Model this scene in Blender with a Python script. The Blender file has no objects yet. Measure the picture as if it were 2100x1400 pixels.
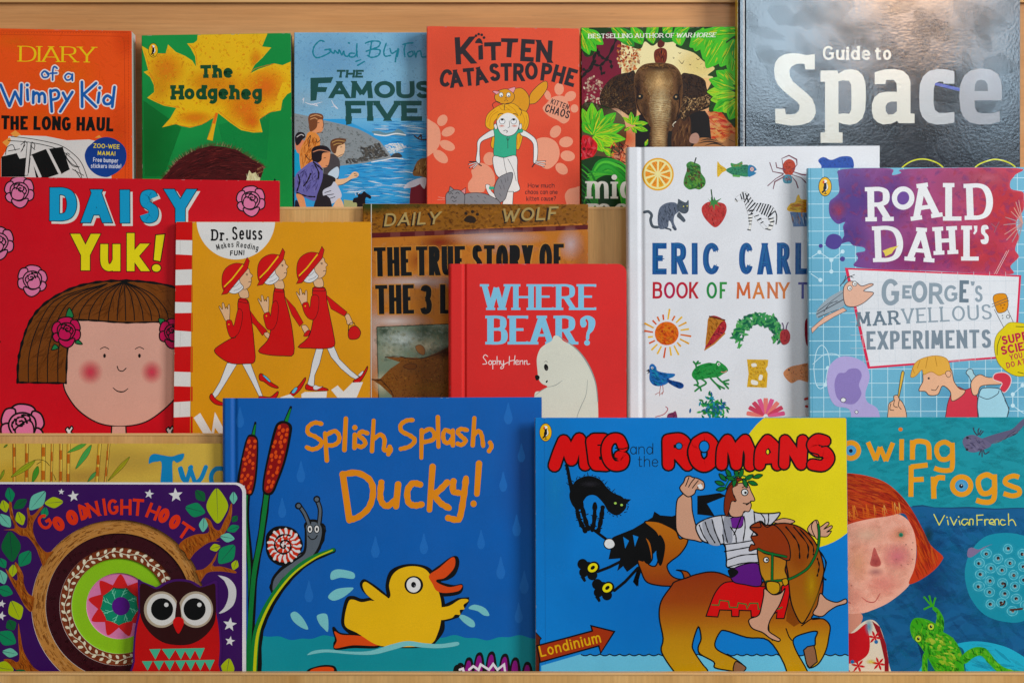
import bpy, math, random, bmesh
from mathutils import Vector, Matrix
from mathutils.geometry import tessellate_polygon
random.seed(7)
SC = bpy.context.scene
COL = SC.collection
R = math.radians
# ------------------------------------------------------------------ camera, light, exposure
DIST = 2.0                      # camera to the middle of the rack (m)
S0 = 0.875 / 2100               # metres per photograph pixel at that distance
cam_data = bpy.data.cameras.new('camera'); cam = bpy.data.objects.new('camera', cam_data); COL.objects.link(cam)
cam.location = (0, -DIST, 0); cam.rotation_euler = (R(90), 0, 0)
cam_data.sensor_width = 36; cam_data.lens = 36 * DIST / 0.875
cam_data.clip_start = 0.05; cam_data.clip_end = 50
SC.camera = cam
world = bpy.data.worlds.new('World'); SC.world = world; world.use_nodes = True
bg = world.node_tree.nodes['Background']
bg.inputs['Color'].default_value = (0.9, 0.94, 1.0, 1); bg.inputs['Strength'].default_value = 0.14
def area(name, loc, target, sx, sy, power, color):
    d = bpy.data.lights.new(name, 'AREA'); d.shape = 'RECTANGLE'; d.size = sx; d.size_y = sy
    d.energy = power; d.color = color
    o = bpy.data.objects.new(name, d); COL.objects.link(o); o.location = loc
    o.rotation_euler = (Vector(target) - Vector(loc)).to_track_quat('-Z', 'Y').to_euler()
    return o
area('window_light', (2.1, -1.7, 1.1), (0.1, 0, 0.0), 0.9, 1.25, 66, (0.96, 0.98, 1.0))
area('window_pane_light', (0.53, -2.4, 1.0), (0.53, 0, 1.0), 0.31, 0.86, 7.2, (0.62, 0.83, 1.0))
area('narrow_pane_light', (0.955, -2.4, 0.86), (0.955, 0, 0.86), 0.10, 0.60, 2.2, (0.6, 0.82, 1.0))
area('peach_reflection_light', (0.775, -2.38, 0.90), (0.775, 0, 0.90), 0.18, 0.27, 3.6, (1.0, 0.62, 0.38))  # unseen light added so the glossy cover mirrors a peach patch
area('soft_fill_light', (-0.4, -2.1, 2.2), (0, 0, 0), 2.2, 1.3, 21, (1.0, 0.96, 0.90))  # large soft fill added from the upper left
SC.view_settings.view_transform = 'Standard'; SC.view_settings.look = 'None'
SC.view_settings.exposure = 0.0; SC.view_settings.gamma = 1.0
try: SC.view_settings.use_curve_mapping = False
except Exception: pass
SC.render.engine = 'CYCLES'; SC.cycles.max_bounces = 6; SC.cycles.transparent_max_bounces = 64
ILLUM = 0.84                    # how bright a white sheet comes out here
# ------------------------------------------------------------------ colours and materials
def lin(c):
    return c / 12.92 if c <= 0.04045 else ((c + 0.055) / 1.055) ** 2.4
def rgb(h, a=1.0):
    """a colour as it looks in the photograph -> the surface's own colour under this light"""
    h = h.lstrip('#')
    if len(h) == 3: h = ''.join(k * 2 for k in h)
    c = [int(h[i:i+2], 16) / 255 for i in (0, 2, 4)]; m = max(c)
    c = [max(0, m*.95 - (m - k)*1.02) for k in c]
    return (*[max(.0015, min(.86, (lin(k) - .008) / ILLUM)) for k in c], a)
def mix(a, b, t): return tuple(a[i] * (1 - t) + b[i] * t for i in range(4))
def new_mat(name):
    m = bpy.data.materials.new(name); m.use_nodes = True
    nt = m.node_tree; return m, nt, nt.nodes['Principled BSDF']
def print_mat(name, rough, soft=False, bump=0.02, scale=900, mottling=0.05, spec=0.4, crease=0.0):
    m, nt, b = new_mat(name)
    at = nt.nodes.new('ShaderNodeVertexColor'); at.layer_name = 'Col'
    tc = nt.nodes.new('ShaderNodeTexCoord')
    n1 = nt.nodes.new('ShaderNodeTexNoise'); n1.inputs['Scale'].default_value = 22; n1.inputs['Detail'].default_value = 8
    nt.links.new(tc.outputs['Object'], n1.inputs['Vector'])
    mr = nt.nodes.new('ShaderNodeMapRange'); mr.inputs['From Min'].default_value = .3; mr.inputs['From Max'].default_value = .7
    mr.inputs['To Min'].default_value = 1 - mottling; mr.inputs['To Max'].default_value = 1 + mottling
    nt.links.new(n1.outputs['Fac'], mr.inputs['Value'])
    mx = nt.nodes.new('ShaderNodeMix'); mx.data_type = 'RGBA'; mx.blend_type = 'MULTIPLY'; mx.inputs[0].default_value = 1
    nt.links.new(at.outputs['Color'], mx.inputs[6]); nt.links.new(mr.outputs['Result'], mx.inputs[7])
    ng = nt.nodes.new('ShaderNodeTexNoise'); ng.inputs['Scale'].default_value = 1500; ng.inputs['Detail'].default_value = 1
    nt.links.new(tc.outputs['Object'], ng.inputs['Vector'])
    gr = nt.nodes.new('ShaderNodeMapRange'); gr.inputs['From Min'].default_value = .3; gr.inputs['From Max'].default_value = .7
    gr.inputs['To Min'].default_value = .94; gr.inputs['To Max'].default_value = 1.06
    nt.links.new(ng.outputs['Fac'], gr.inputs['Value'])
    mg = nt.nodes.new('ShaderNodeMix'); mg.data_type = 'RGBA'; mg.blend_type = 'MULTIPLY'; mg.inputs[0].default_value = 1
    nt.links.new(mx.outputs[2], mg.inputs[6]); nt.links.new(gr.outputs['Result'], mg.inputs[7])
    nt.links.new(mg.outputs[2], b.inputs['Base Color'])
    b.inputs['Specular IOR Level'].default_value = spec
    nr = nt.nodes.new('ShaderNodeTexNoise'); nr.inputs['Scale'].default_value = 14; nr.inputs['Detail'].default_value = 6; nr.inputs['Roughness'].default_value = .7
    nt.links.new(tc.outputs['Object'], nr.inputs['Vector'])
    rr = nt.nodes.new('ShaderNodeMapRange'); rr.inputs['From Min'].default_value = .35; rr.inputs['From Max'].default_value = .65
    rr.inputs['To Min'].default_value = rough * .85; rr.inputs['To Max'].default_value = rough * 1.2
    nt.links.new(nr.outputs['Fac'], rr.inputs['Value']); nt.links.new(rr.outputs['Result'], b.inputs['Roughness'])
    n2 = nt.nodes.new('ShaderNodeTexNoise'); n2.inputs['Scale'].default_value = scale; n2.inputs['Detail'].default_value = 3
    nt.links.new(tc.outputs['Object'], n2.inputs['Vector'])
    n3 = nt.nodes.new('ShaderNodeTexNoise'); n3.inputs['Scale'].default_value = 5; n3.inputs['Detail'].default_value = 2
    nt.links.new(tc.outputs['Object'], n3.inputs['Vector'])
    bp = nt.nodes.new('ShaderNodeBump'); bp.inputs['Strength'].default_value = 1; bp.inputs['Distance'].default_value = bump * 0.001
    nt.links.new(n2.outputs['Fac'], bp.inputs['Height'])
    bp2 = nt.nodes.new('ShaderNodeBump'); bp2.inputs['Strength'].default_value = 1; bp2.inputs['Distance'].default_value = crease or 0.0015
    nt.links.new(n3.outputs['Fac'], bp2.inputs['Height']); nt.links.new(bp.outputs['Normal'], bp2.inputs['Normal'])
    nt.links.new(bp2.outputs['Normal'], b.inputs['Normal'])
    if soft: nt.links.new(at.outputs['Alpha'], b.inputs['Alpha'])
    return m
MATS = {}
for k, (r_, bu, sp) in dict(matte=(.55, .02, .2), satin=(.42, .012, .25), gloss=(.25, .006, .35), foil=(.13, .05, 1.0), silver=(.18, .045, 1.0)).items():
    sc_ = 420 if k in ('foil', 'silver') else 900
    mo = .06 if k == 'foil' else .05
    cr = .0011 if k in ('foil', 'silver') else 0
    MATS[k] = (print_mat('printed_' + k, r_, False, bu, sc_, mo, sp, cr), print_mat('printed_' + k + '_wash', r_, True, bu, sc_, mo, sp, cr))
def plain(name, col, rough=.6, spec=.3):
    m, nt, b = new_mat(name); b.inputs['Base Color'].default_value = rgb(col)
    b.inputs['Roughness'].default_value = rough; b.inputs['Specular IOR Level'].default_value = spec
    tc = nt.nodes.new('ShaderNodeTexCoord'); n = nt.nodes.new('ShaderNodeTexNoise'); n.inputs['Scale'].default_value = 60
    nt.links.new(tc.outputs['Object'], n.inputs['Vector'])
    mx = nt.nodes.new('ShaderNodeMix'); mx.data_type = 'RGBA'; mx.inputs[6].default_value = rgb(col)
    c2 = rgb(col); mx.inputs[7].default_value = (c2[0]*.86, c2[1]*.86, c2[2]*.84, 1)
    nt.links.new(n.outputs['Fac'], mx.inputs[0]); nt.links.new(mx.outputs[2], b.inputs['Base Color'])
    return m
def page_mat():
    m, nt, b = new_mat('page_edges')
    tc = nt.nodes.new('ShaderNodeTexCoord'); mp = nt.nodes.new('ShaderNodeMapping'); mp.inputs['Scale'].default_value = (30, 5200, 30)
    n = nt.nodes.new('ShaderNodeTexNoise'); n.inputs['Scale'].default_value = 1; n.inputs['Detail'].default_value = 2
    nt.links.new(tc.outputs['Object'], mp.inputs['Vector']); nt.links.new(mp.outputs['Vector'], n.inputs['Vector'])
    cr = nt.nodes.new('ShaderNodeValToRGB'); cr.color_ramp.elements[0].position = .35; cr.color_ramp.elements[0].color = rgb('#a8a196')
    cr.color_ramp.elements[1].position = .62; cr.color_ramp.elements[1].color = rgb('#dcd8d0')
    nt.links.new(n.outputs['Fac'], cr.inputs['Fac']); nt.links.new(cr.outputs['Color'], b.inputs['Base Color'])
    b.inputs['Roughness'].default_value = .8
    return m
PAGES = page_mat()
def wood_mat(name, vertical, tone):
    m, nt, b = new_mat(name)
    tc = nt.nodes.new('ShaderNodeTexCoord')
    def noise(sc, det, rough=.55, dist=0.):
        mp = nt.nodes.new('ShaderNodeMapping')
        mp.inputs['Scale'].default_value = (sc[1], sc[0], sc[0]) if not vertical else (sc[0], sc[0], sc[1])
        if not vertical: mp.inputs['Scale'].default_value = (sc[1], sc[0], sc[0])
        n = nt.nodes.new('ShaderNodeTexNoise'); n.inputs['Scale'].default_value = 1; n.inputs['Detail'].default_value = det
        n.inputs['Roughness'].default_value = rough; n.inputs['Distortion'].default_value = dist
        nt.links.new(tc.outputs['Object'], mp.inputs['Vector']); nt.links.new(mp.outputs['Vector'], n.inputs['Vector']); return n
    base = [rgb(c) for c in tone]
    n1 = noise((26, 2.2), 6, .6, .5); n2 = noise((420, 14), 4, .7); n3 = noise((260, 40), 2, .5); n4 = noise((5, 5), 2)
    cr = nt.nodes.new('ShaderNodeValToRGB'); e = cr.color_ramp.elements
    e[0].position = .3; e[0].color = base[0]; e[1].position = .7; e[1].color = base[1]
    nt.links.new(n1.outputs['Fac'], cr.inputs['Fac'])
    def mul(a, src, lo, hi, f0=.35, f1=.65):
        mr = nt.nodes.new('ShaderNodeMapRange'); mr.inputs['From Min'].default_value = f0; mr.inputs['From Max'].default_value = f1
        mr.inputs['To Min'].default_value = lo; mr.inputs['To Max'].default_value = hi; nt.links.new(src.outputs['Fac'], mr.inputs['Value'])
        mx = nt.nodes.new('ShaderNodeMix'); mx.data_type = 'RGBA'; mx.blend_type = 'MULTIPLY'; mx.inputs[0].default_value = 1
        nt.links.new(a, mx.inputs[6]); nt.links.new(mr.outputs['Result'], mx.inputs[7]); return mx.outputs[2]
    c = mul(cr.outputs['Color'], n2, .88, 1.06); c = mul(c, n4, .94, 1.05)
    c = mul(c, n3, .88, 1.0, .26, .33)
    nt.links.new(c, b.inputs['Base Color']); b.inputs['Roughness'].default_value = .42; b.inputs['Specular IOR Level'].default_value = .35
    bp = nt.nodes.new('ShaderNodeBump'); bp.inputs['Distance'].default_value = .00008; nt.links.new(n2.outputs['Fac'], bp.inputs['Height'])
    nt.links.new(bp.outputs['Normal'], b.inputs['Normal'])
    return m
# ------------------------------------------------------------------ scene objects
def link(name, me, parent=None):
    o = bpy.data.objects.new(name, me); COL.objects.link(o)
    if parent: o.parent = parent; o.matrix_parent_inverse = parent.matrix_world.inverted()
    return o
def mesh_obj(name, verts, faces, mat, parent=None, cols=None, mats=None, mi=None, smooth=False):
    me = bpy.data.meshes.new(name); org = parent.location if parent else Vector((0, 0, 0))
    me.from_pydata([(v[0]-org[0], v[1]-org[1], v[2]-org[2]) for v in verts], [], faces)
    if cols is not None:
        a = me.color_attributes.new('Col', 'FLOAT_COLOR', 'POINT')
        a.data.foreach_set('color', [k for c in cols for k in c])
    for m in (mats or [mat]): me.materials.append(m)
    if mi: me.polygons.foreach_set('material_index', mi)
    if smooth: me.polygons.foreach_set('use_smooth', [True] * len(me.polygons))
    me.update()
    o = bpy.data.objects.new(name, me); COL.objects.link(o)
    if parent: o.parent = parent
    return o
# ------------------------------------------------------------------ 2D helpers
def pts(s):
    if not isinstance(s, str): return [tuple(p) for p in s]
    return [tuple(float(k) for k in q.split(',')) for q in s.split()]
def spline(p, closed=False, n=6):
    if len(p) < 3: return p
    out = []; N = len(p)
    rng = range(N) if closed else range(N - 1)
    for i in rng:
        if closed: a, b, c, d = p[(i-1) % N], p[i], p[(i+1) % N], p[(i+2) % N]
        else: a, b, c, d = p[max(i-1, 0)], p[i], p[i+1], p[min(i+2, N-1)]
        for k in range(n):
            t = k / n; t2 = t*t; t3 = t2*t
            out.append(tuple(.5*((2*b[j]) + (-a[j]+c[j])*t + (2*a[j]-5*b[j]+4*c[j]-d[j])*t2 + (-a[j]+3*b[j]-3*c[j]+d[j])*t3) for j in (0, 1)))
    if not closed: out.append(p[-1])
    return out
def ring(cx, cy, rx, ry=None, rot=0, n=32, a0=0, a1=360):
    ry = rx if ry is None else ry; r = R(rot); o = []
    m = n if abs(a1-a0) >= 360 else n + 1
    for i in range(m):
        t = R(a0 + (a1-a0) * i / n); x = rx*math.cos(t); y = ry*math.sin(t)
        o.append((cx + x*math.cos(r) - y*math.sin(r), cy + x*math.sin(r) + y*math.cos(r)))
    return o
def inside(p, poly):
    x, y = p; c = False; j = len(poly) - 1
    for i in range(len(poly)):
        xi, yi = poly[i]; xj, yj = poly[j]
        if (yi > y) != (yj > y) and x < (xj-xi)*(y-yi)/(yj-yi) + xi: c = not c
        j = i
    return c
GLYPHS = {}
def G(s):
    for row in s.strip().split('\n'):
        ch, w, rest = row.split(' ', 2)
        st = []
        for q in rest.split('|'):
            q = q.strip()
            kind = q[0] if q[0] in '~o*' else ''
            st.append((kind, pts(q[len(kind):].strip())))
        GLYPHS[ch] = (float(w), st)
G('''
A .74 0,0 .37,1|.74,0 .37,1|.13,.3 .61,.3
B .6 0,0 0,1|~0,1 .3,1 .5,.93 .55,.77 .5,.6 .3,.53 0,.53|~0,.53 .34,.53 .54,.46 .6,.27 .54,.08 .34,0 0,0
C .66 ~.64,.8 .54,.94 .36,1 .16,.93 .03,.73 0,.5 .03,.27 .16,.07 .36,0 .54,.06 .66,.22
D .68 0,0 0,1|~0,1 .3,1 .52,.92 .64,.74 .68,.5 .64,.26 .52,.08 .3,0 0,0
E .52 0,0 0,1|0,1 .52,1|0,.52 .46,.52|0,0 .52,0
F .5 0,0 0,1|0,1 .5,1|0,.5 .44,.5
G .7 ~.64,.82 .54,.94 .36,1 .16,.93 .03,.73 0,.5 .03,.27 .16,.07 .36,0 .54,.05 .68,.16|.68,.1 .68,.46|.4,.46 .7,.46
H .64 0,0 0,1|.64,0 .64,1|0,.5 .64,.5
I .02 .01,0 .01,1
J .42 ~.42,1 .42,.3 .36,.07 .2,0 .04,.06 0,.22
K .62 0,0 0,1|.6,1 .06,.4|.2,.54 .62,0
L .48 0,0 0,1|0,0 .48,0
M .84 .02,0 .08,1|.08,1 .42,.15|.76,1 .42,.15|.82,0 .76,1
N .66 0,0 0,1|0,1 .66,0|.66,0 .66,1
O .76 o.38,.5,.38,.5
P .58 0,0 0,1|~0,1 .32,1 .52,.92 .58,.74 .52,.55 .32,.47 0,.47
R .62 0,0 0,1|~0,1 .32,1 .52,.92 .57,.75 .52,.57 .32,.49 0,.49|.3,.49 .62,0
S .56 ~.53,.82 .42,.97 .26,1 .08,.94 .03,.76 .1,.6 .3,.51 .5,.4 .56,.23 .48,.06 .28,0 .1,.04 0,.2
T .62 .31,0 .31,1|0,1 .62,1
U .64 ~0,1 0,.34 .05,.12 .17,.02 .32,0 .47,.02 .59,.12 .64,.34 .64,1
V .7 .35,0 0,1|.35,0 .7,1
W 1 .26,0 0,1|.26,0 .5,.9|.74,0 .5,.9|.74,0 1,1
X .64 0,0 .62,1|.64,0 .02,1
Y .66 .33,0 .33,.46|.33,.42 0,1|.33,.42 .66,1
Z .56 0,1 .56,1|.56,1 0,0|0,0 .56,0
a .48 o.24,.34,.24,.34|.48,0 .48,.68
b .5 0,0 0,1|o.26,.34,.24,.34
c .44 ~.42,.54 .34,.65 .22,.68 .07,.6 0,.34 .07,.08 .22,0 .34,.03 .44,.14
d .5 .5,0 .5,1|o.24,.34,.24,.34
e .48 ~.02,.36 .47,.36 .42,.58 .25,.68 .07,.59 0,.34 .07,.09 .25,0 .38,.03 .47,.14
f .32 ~.34,.96 .24,1 .14,.94 .1,.8 .1,0|0,.64 .3,.64
g .48 o.24,.34,.24,.34|~.48,.68 .48,0 .44,-.2 .26,-.3 .06,-.24
h .48 0,0 0,1|~0,.4 .08,.6 .24,.68 .4,.62 .46,.46 .48,0
i .02 .01,0 .01,.66|*.01,.9
j .2 ~.2,.66 .2,-.1 .14,-.26 0,-.3|*.2,.9
k .46 0,0 0,1|.42,.66 .04,.28|.14,.38 .46,0
l .02 .01,0 .01,1
m .78 0,0 0,.68|~0,.42 .06,.6 .19,.68 .32,.62 .37,.46 .38,0|~.38,.42 .45,.6 .58,.68 .72,.62 .77,.46 .78,0
n .46 0,0 0,.68|~0,.4 .08,.6 .24,.68 .4,.62 .45,.46 .46,0
o .5 o.25,.34,.25,.34
p .5 0,-.3 0,.68|o.26,.34,.24,.34
r .3 0,0 0,.68|~0,.4 .08,.6 .2,.68 .3,.64
s .4 ~.38,.56 .3,.66 .18,.68 .05,.62 .03,.48 .1,.39 .26,.33 .38,.26 .4,.14 .33,.03 .2,0 .08,.02 0,.12
t .32 ~.12,.94 .12,.14 .18,.02 .32,.02|0,.66 .3,.66
u .46 ~0,.68 0,.24 .06,.06 .2,0 .36,.08 .46,.26|.46,0 .46,.68
v .46 .23,0 0,.68|.23,0 .46,.68
w .7 .18,0 0,.68|.18,0 .35,.6|.52,0 .35,.6|.52,0 .7,.68
x .44 0,0 .42,.68|.44,0 .02,.68
y .46 .23,.02 0,.68|~.46,.68 .23,.02 .14,-.22 .02,-.3
z .42 0,.68 .42,.68|.42,.68 0,0|0,0 .42,0
α .48 ~.03,.56 .14,.67 .28,.68 .42,.6 .46,.46 .46,0|~.46,.4 .2,.38 .04,.32 0,.18 .05,.04 .2,0 .36,.05 .46,.16
3 .54 ~.02,.84 .12,.97 .27,1 .46,.92 .5,.75 .42,.58 .22,.53|~.22,.53 .44,.48 .54,.28 .46,.07 .26,0 .1,.03 0,.18
! .04 .02,.3 .02,1|*.02,.04
? .5 ~0,.8 .08,.94 .25,1 .43,.93 .5,.76 .42,.58 .28,.48 .25,.28|*.25,.04
' .04 .03,1 0,.76
, .1 .07,.06 0,-.16
. .04 *.02,.04
- .26 0,.4 .26,.4
''')
# ------------------------------------------------------------------ a book: empty + cover, spine, pages + printed parts
class Book:
    """quad: the four corners of the front cover (tl, tr, br, bl) in photograph pixels; depth: distance of its foot behind
    the middle of the rack; lean: how far it leans back; thick: real thickness in metres"""
    def __init__(s, name, label, quad, depth, cover, thick=.01, lean=.035, kind='paperback', finish='satin', spine=None,
                 groove=None, round_r=0, cat='book', cut=None, back=None, over=0.0):
        s.q = pts(quad); s.k = lean; s.Y0 = depth; s.th = thick; s.finish = finish; s.kind = kind
        s.ox, s.oy, s.z = 0, 0, 1; s.layer = 0; s.breaks = None; s.grid = {}; s.parts = {}; s.cur = None; s.groove = groove
        s.Zb = 0.0
        s.n = Vector((0, 1, -s.k)).normalized()
        mid = s.at(*[(s.q[2][i] + s.q[3][i]) / 2 for i in (0, 1)])
        s.root = bpy.data.objects.new(name, None); COL.objects.link(s.root); s.root.location = mid + s.n * (thick/2)
        s.root['label'] = label; s.root['category'] = cat; s.root.empty_display_size = .02
        bpy.context.view_layer.update()
        s.sx = min(p[0] for p in s.q); s.W = s.q[1][0] - s.q[0][0]
        s.cov = rgb(cover) if isinstance(cover, str) else cover
        s.build(spine or cover, round_r, cut, back or cover)
    def at(s, px, py, back=0.0):
        x = (px - 1050) * S0; z = (700 - py) * S0
        t = (DIST + s.Y0 - s.k * s.Zb) / (DIST - s.k * z)
        return Vector((x*t, -DIST + DIST*t, z*t)) + s.n * back
    def uv(s, u, v):
        (a, b, c, d) = s.q
        return tuple((a[i]*(1-u) + b[i]*u)*(1-v) + (d[i]*(1-u) + c[i]*u)*v for i in (0, 1))
    def prof(s, px, exact=False):
        """how deep the cover surface lies at px pixels from its spine edge (rounded edge, hinge groove)"""
        d = px - s.sx; o = 0.0
        if s.breaks and exact is False:
            B_ = s.breaks
            if d >= B_[-1]: return 0.0
            if d <= 0: return s.prof(s.sx, True)
            for i in range(1, len(B_)):
                if d <= B_[i]:
                    f = (d-B_[i-1])/(B_[i]-B_[i-1]); return s.prof(s.sx+B_[i-1], True)*(1-f) + s.prof(s.sx+B_[i], True)*f
        r = 5 if s.kind == 'hardback' else 2.2
        if d < r: o += S0 * r * (1 - math.sqrt(max(0, 1 - ((r - max(d, 0)) / r) ** 2)))
        if s.groove:
            g0, g1, dp = s.groove
            if g0 < d < g1: o += dp * .5 * (1 - math.cos(2*math.pi*(d-g0)/(g1-g0)))
        return o
    def build(s, spine_col, rr, cut, back_col):
        W = s.W; H = s.q[3][1] - s.q[0][1]
        tc = .0024 if s.kind in ('hardback', 'board') else .0004
        xs = sorted(set([0, .6, 1.3, 2.2, 3.5, 5] + ([s.groove[0] + (s.groove[1]-s.groove[0])*i/8 for i in range(9)] if s.groove else []) +
                        ([W - rr + rr*math.sin(R(9*i)) for i in range(11)] if rr else []) + [W*i/8 for i in range(1, 9)]))
        xs = [x for x in xs if x <= W]
        lim = (s.groove[1] if s.groove else 5) + .01; s.breaks = [x for x in xs if x <= lim]
        V, F = [], []
        def trim(x):
            if rr and x > W - rr: return rr - math.sqrt(max(0, rr*rr - (x-(W-rr))**2))
            return 0
        for x in xs:
            u = x / W; t = trim(x) / H
            for v, b in ((t, 0), (1-t, 0), (1-t, tc), (t, tc)):
                p = s.uv(u, v); V.append(s.at(p[0], p[1], s.prof(s.sx + x, True) + b))
        for i in range(len(xs) - 1):
            a, b = 4*i, 4*i + 4
            for k in range(4): F.append((a+k, a+(k+1) % 4, b+(k+1) % 4, b+k))
        F.append((0, 3, 2, 1)); e = 4*(len(xs)-1); F.append((e, e+1, e+2, e+3))
        if cut is None:
            mesh_obj('cover', V, F, MATS[s.finish][0], s.root, cols=[s.cov]*len(V))
        # back cover
        x0, y0, x1, y1 = s.q[0][0], s.q[0][1], s.q[2][0], s.q[2][1]
        T = s.th
        def slab(name, px0, py0, px1, py1, d0, d1, mat, cols=None, sm=False):
            du0, du1 = (px0-s.q[0][0])/W, (px1-s.q[0][0])/W; dv0, dv1 = (py0-s.q[0][1])/H, (py1-s.q[0][1])/H
            c = [s.uv(du0, dv0), s.uv(du1, dv0), s.uv(du1, dv1), s.uv(du0, dv1)]
            vv = [s.at(*p, d0) for p in c] + [s.at(*p, d1) for p in c]
            ff = [(0, 1, 2, 3), (7, 6, 5, 4), (0, 4, 5, 1), (1, 5, 6, 2), (2, 6, 7, 3), (3, 7, 4, 0)]
            return mesh_obj(name, vv, ff, mat, s.root, cols=[cols]*8 if cols else None)
        L, T_, R_, B_ = s.q[0][0], s.q[0][1], s.q[0][0] + W, s.q[0][1] + H
        slab('back_cover', L+3, T_+rr*.3, R_-rr*.3, B_-rr*.3, T-tc, T, MATS[s.finish][0], rgb(back_col))
        ins = 6 if s.kind == 'hardback' else (0.6 if s.kind == 'board' else .7)
        slab('page_block', L+3, T_+max(ins, rr*.3), R_-max(ins, rr*.3), B_-ins, (tc+.0003 if cut is None else .0092), T-tc-.0003, PAGES)
        # spine: a shallow curved strip wrapping the left side
        V, F = [], []; n = 8
        sp = rgb(spine_col)
        for i in range(n + 1):
            t = i / n; bulge = -math.sin(math.pi*t) * (3 if s.kind == 'hardback' else .6)
            for v in (0, 1):
                p = s.uv(0, v)
                V.append(s.at(p[0] + bulge, p[1], S0*3 + (T - S0*3)*t))
        for i in range(n + 1):
            t = i / n; bulge = -math.sin(math.pi*t) * (3 if s.kind == 'hardback' else .6)
            for v in (0, 1):
                p = s.uv(0, v)
                V.append(s.at(p[0] + bulge + 3, p[1], S0*3 + (T - S0*3)*t))
        o = 2*(n+1)
        for i in range(n):
            F.append((2*i, 2*i+1, 2*i+3, 2*i+2)); F.append((o+2*i, o+2*i+2, o+2*i+3, o+2*i+1))
            F.append((2*i, 2*i+2, o+2*i+2, o+2*i)); F.append((2*i+1, o+2*i+1, o+2*i+3, 2*i+3))
        F.append((0, o, o+1, 1)); F.append((2*n, 2*n+1, o+2*n+1, o+2*n))
        mesh_obj('spine', V, F, MATS[s.finish][0], s.root, cols=[sp]*len(V))
    # ---- drawing: every shape is a thin film of its own above the one below
    def frame(s, ox, oy, z): s.ox, s.oy, s.z = ox, oy, z; return s
    def part(s, name, finish=None):
        s.cur = dict(name=name, V=[], F=[], C=[], M=[], fin=finish or s.finish); s.parts.setdefault('all', []).append(s.cur); return s
    def add(s, P2, tris, cols, soft=False, layer=None, ramp=0.0):
        """P2 in photograph pixels; clipped to the cover's outline"""
        if layer is None: layer = s.top(P2) + 1; s.mark(P2, layer)
        L = [s.q[0], s.q[1], s.q[2], s.q[3]]
        lift = -(0.00003 + layer * 3e-6)
        ed = []
        for i in range(4):
            a, b = L[i], L[(i+1) % 4]; nx, ny = -(b[1]-a[1]), b[0]-a[0]; m = math.hypot(nx, ny); ed.append((a, nx/m, ny/m))
        dist = lambda p, e: (p[0]-e[0][0])*e[1] + (p[1]-e[0][1])*e[2]
        lim = s.sx + s.breaks[-1]; out = [p[0] < lim or any(dist(p, e) < .4 for e in ed) for p in P2]
        c = s.cur; base = len(c['V'])
        rn = ramp / max(1, len(P2))
        for vi, (p, co) in enumerate(zip(P2, cols)):
            c['V'].append(s.at(p[0], p[1], s.prof(p[0]) + lift - rn*vi)); c['C'].append(co)
        for t in tris:
            if any(out[i] for i in t):
                poly = [(P2[i][0], P2[i][1], cols[i]) for i in t]
                for e in ed:
                    new = []
                    for i in range(len(poly)):
                        a, b = poly[i-1], poly[i]; da, db = dist(a, e)-.4, dist(b, e)-.4
                        if (da >= 0) != (db >= 0):
                            k = da/(da-db); new.append((a[0]+(b[0]-a[0])*k, a[1]+(b[1]-a[1])*k, mix(a[2], b[2], k)))
                        if db >= 0: new.append(b)
                    poly = new
                    if len(poly) < 3: break
                if len(poly) < 3: continue
                for q in s.slabs(poly):
                    bb = len(c['V'])
                    for x, y, co in q: c['V'].append(s.at(x, y, s.prof(x) + lift)); c['C'].append(co)
                    c['F'].append(tuple(range(bb, bb+len(q)))); c['M'].append(1 if soft else 0)
            else:
                c['F'].append(tuple(base+i for i in t)); c['M'].append(1 if soft else 0)
    def cells(s, P):
        """the 6-pixel cells a shape's box covers: only shapes that overlap are stacked"""
        q = s.q; x0 = max(min(p[0] for p in P), s.sx); x1 = min(max(p[0] for p in P), s.sx + s.W)
        y0 = max(min(p[1] for p in P), q[0][1] - 8); y1 = min(max(p[1] for p in P), q[3][1])
        return [(i, j) for i in range(int(x0//6), int(x1//6) + 1) for j in range(int(y0//6), int(y1//6) + 1)]
    def top(s, P):
        g = s.grid; return max((g.get(c, 0) for c in s.cells(P)), default=0)
    def mark(s, P, layer):
        for c in s.cells(P): s.grid[c] = max(s.grid.get(c, 0), layer)
        s.layer = max(s.layer, layer)
    def slabs(s, poly):
        xs_ = [p[0]-s.sx for p in poly]; lo, hi = min(xs_), max(xs_); res = []; cur = poly
        for bx in s.breaks:
            if bx <= lo + 1e-4 or bx >= hi - 1e-4: continue
            A, B_ = [], []
            for i in range(len(cur)):
                a, b = cur[i-1], cur[i]; da, db = a[0]-s.sx-bx, b[0]-s.sx-bx
                if (da >= 0) != (db >= 0):
                    k = da/(da-db); m = (a[0]+(b[0]-a[0])*k, a[1]+(b[1]-a[1])*k, mix(a[2], b[2], k)); A.append(m); B_.append(m)
                (B_ if db >= 0 else A).append(b)
            if len(A) > 2: res.append(A)
            cur = B_
            if len(cur) < 3: return res
        res.append(cur); return res
    def X(s, p): return [(s.ox + a/s.z, s.oy + b/s.z) for a, b in p]
    def colfn(s, col, P2, g):
        """g: (colour2, direction) makes a printed gradient: 'v' down, 'h' right"""
        if isinstance(col, str): col = rgb(col)
        if not g: return [col]*len(P2)
        c2 = rgb(g[0]) if isinstance(g[0], str) else g[0]; i = 1 if g[1] == 'v' else 0
        lo = min(p[i] for p in P2); hi = max(p[i] for p in P2) + 1e-6
        return [mix(col, c2, (p[i]-lo)/(hi-lo)) for p in P2]
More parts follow.
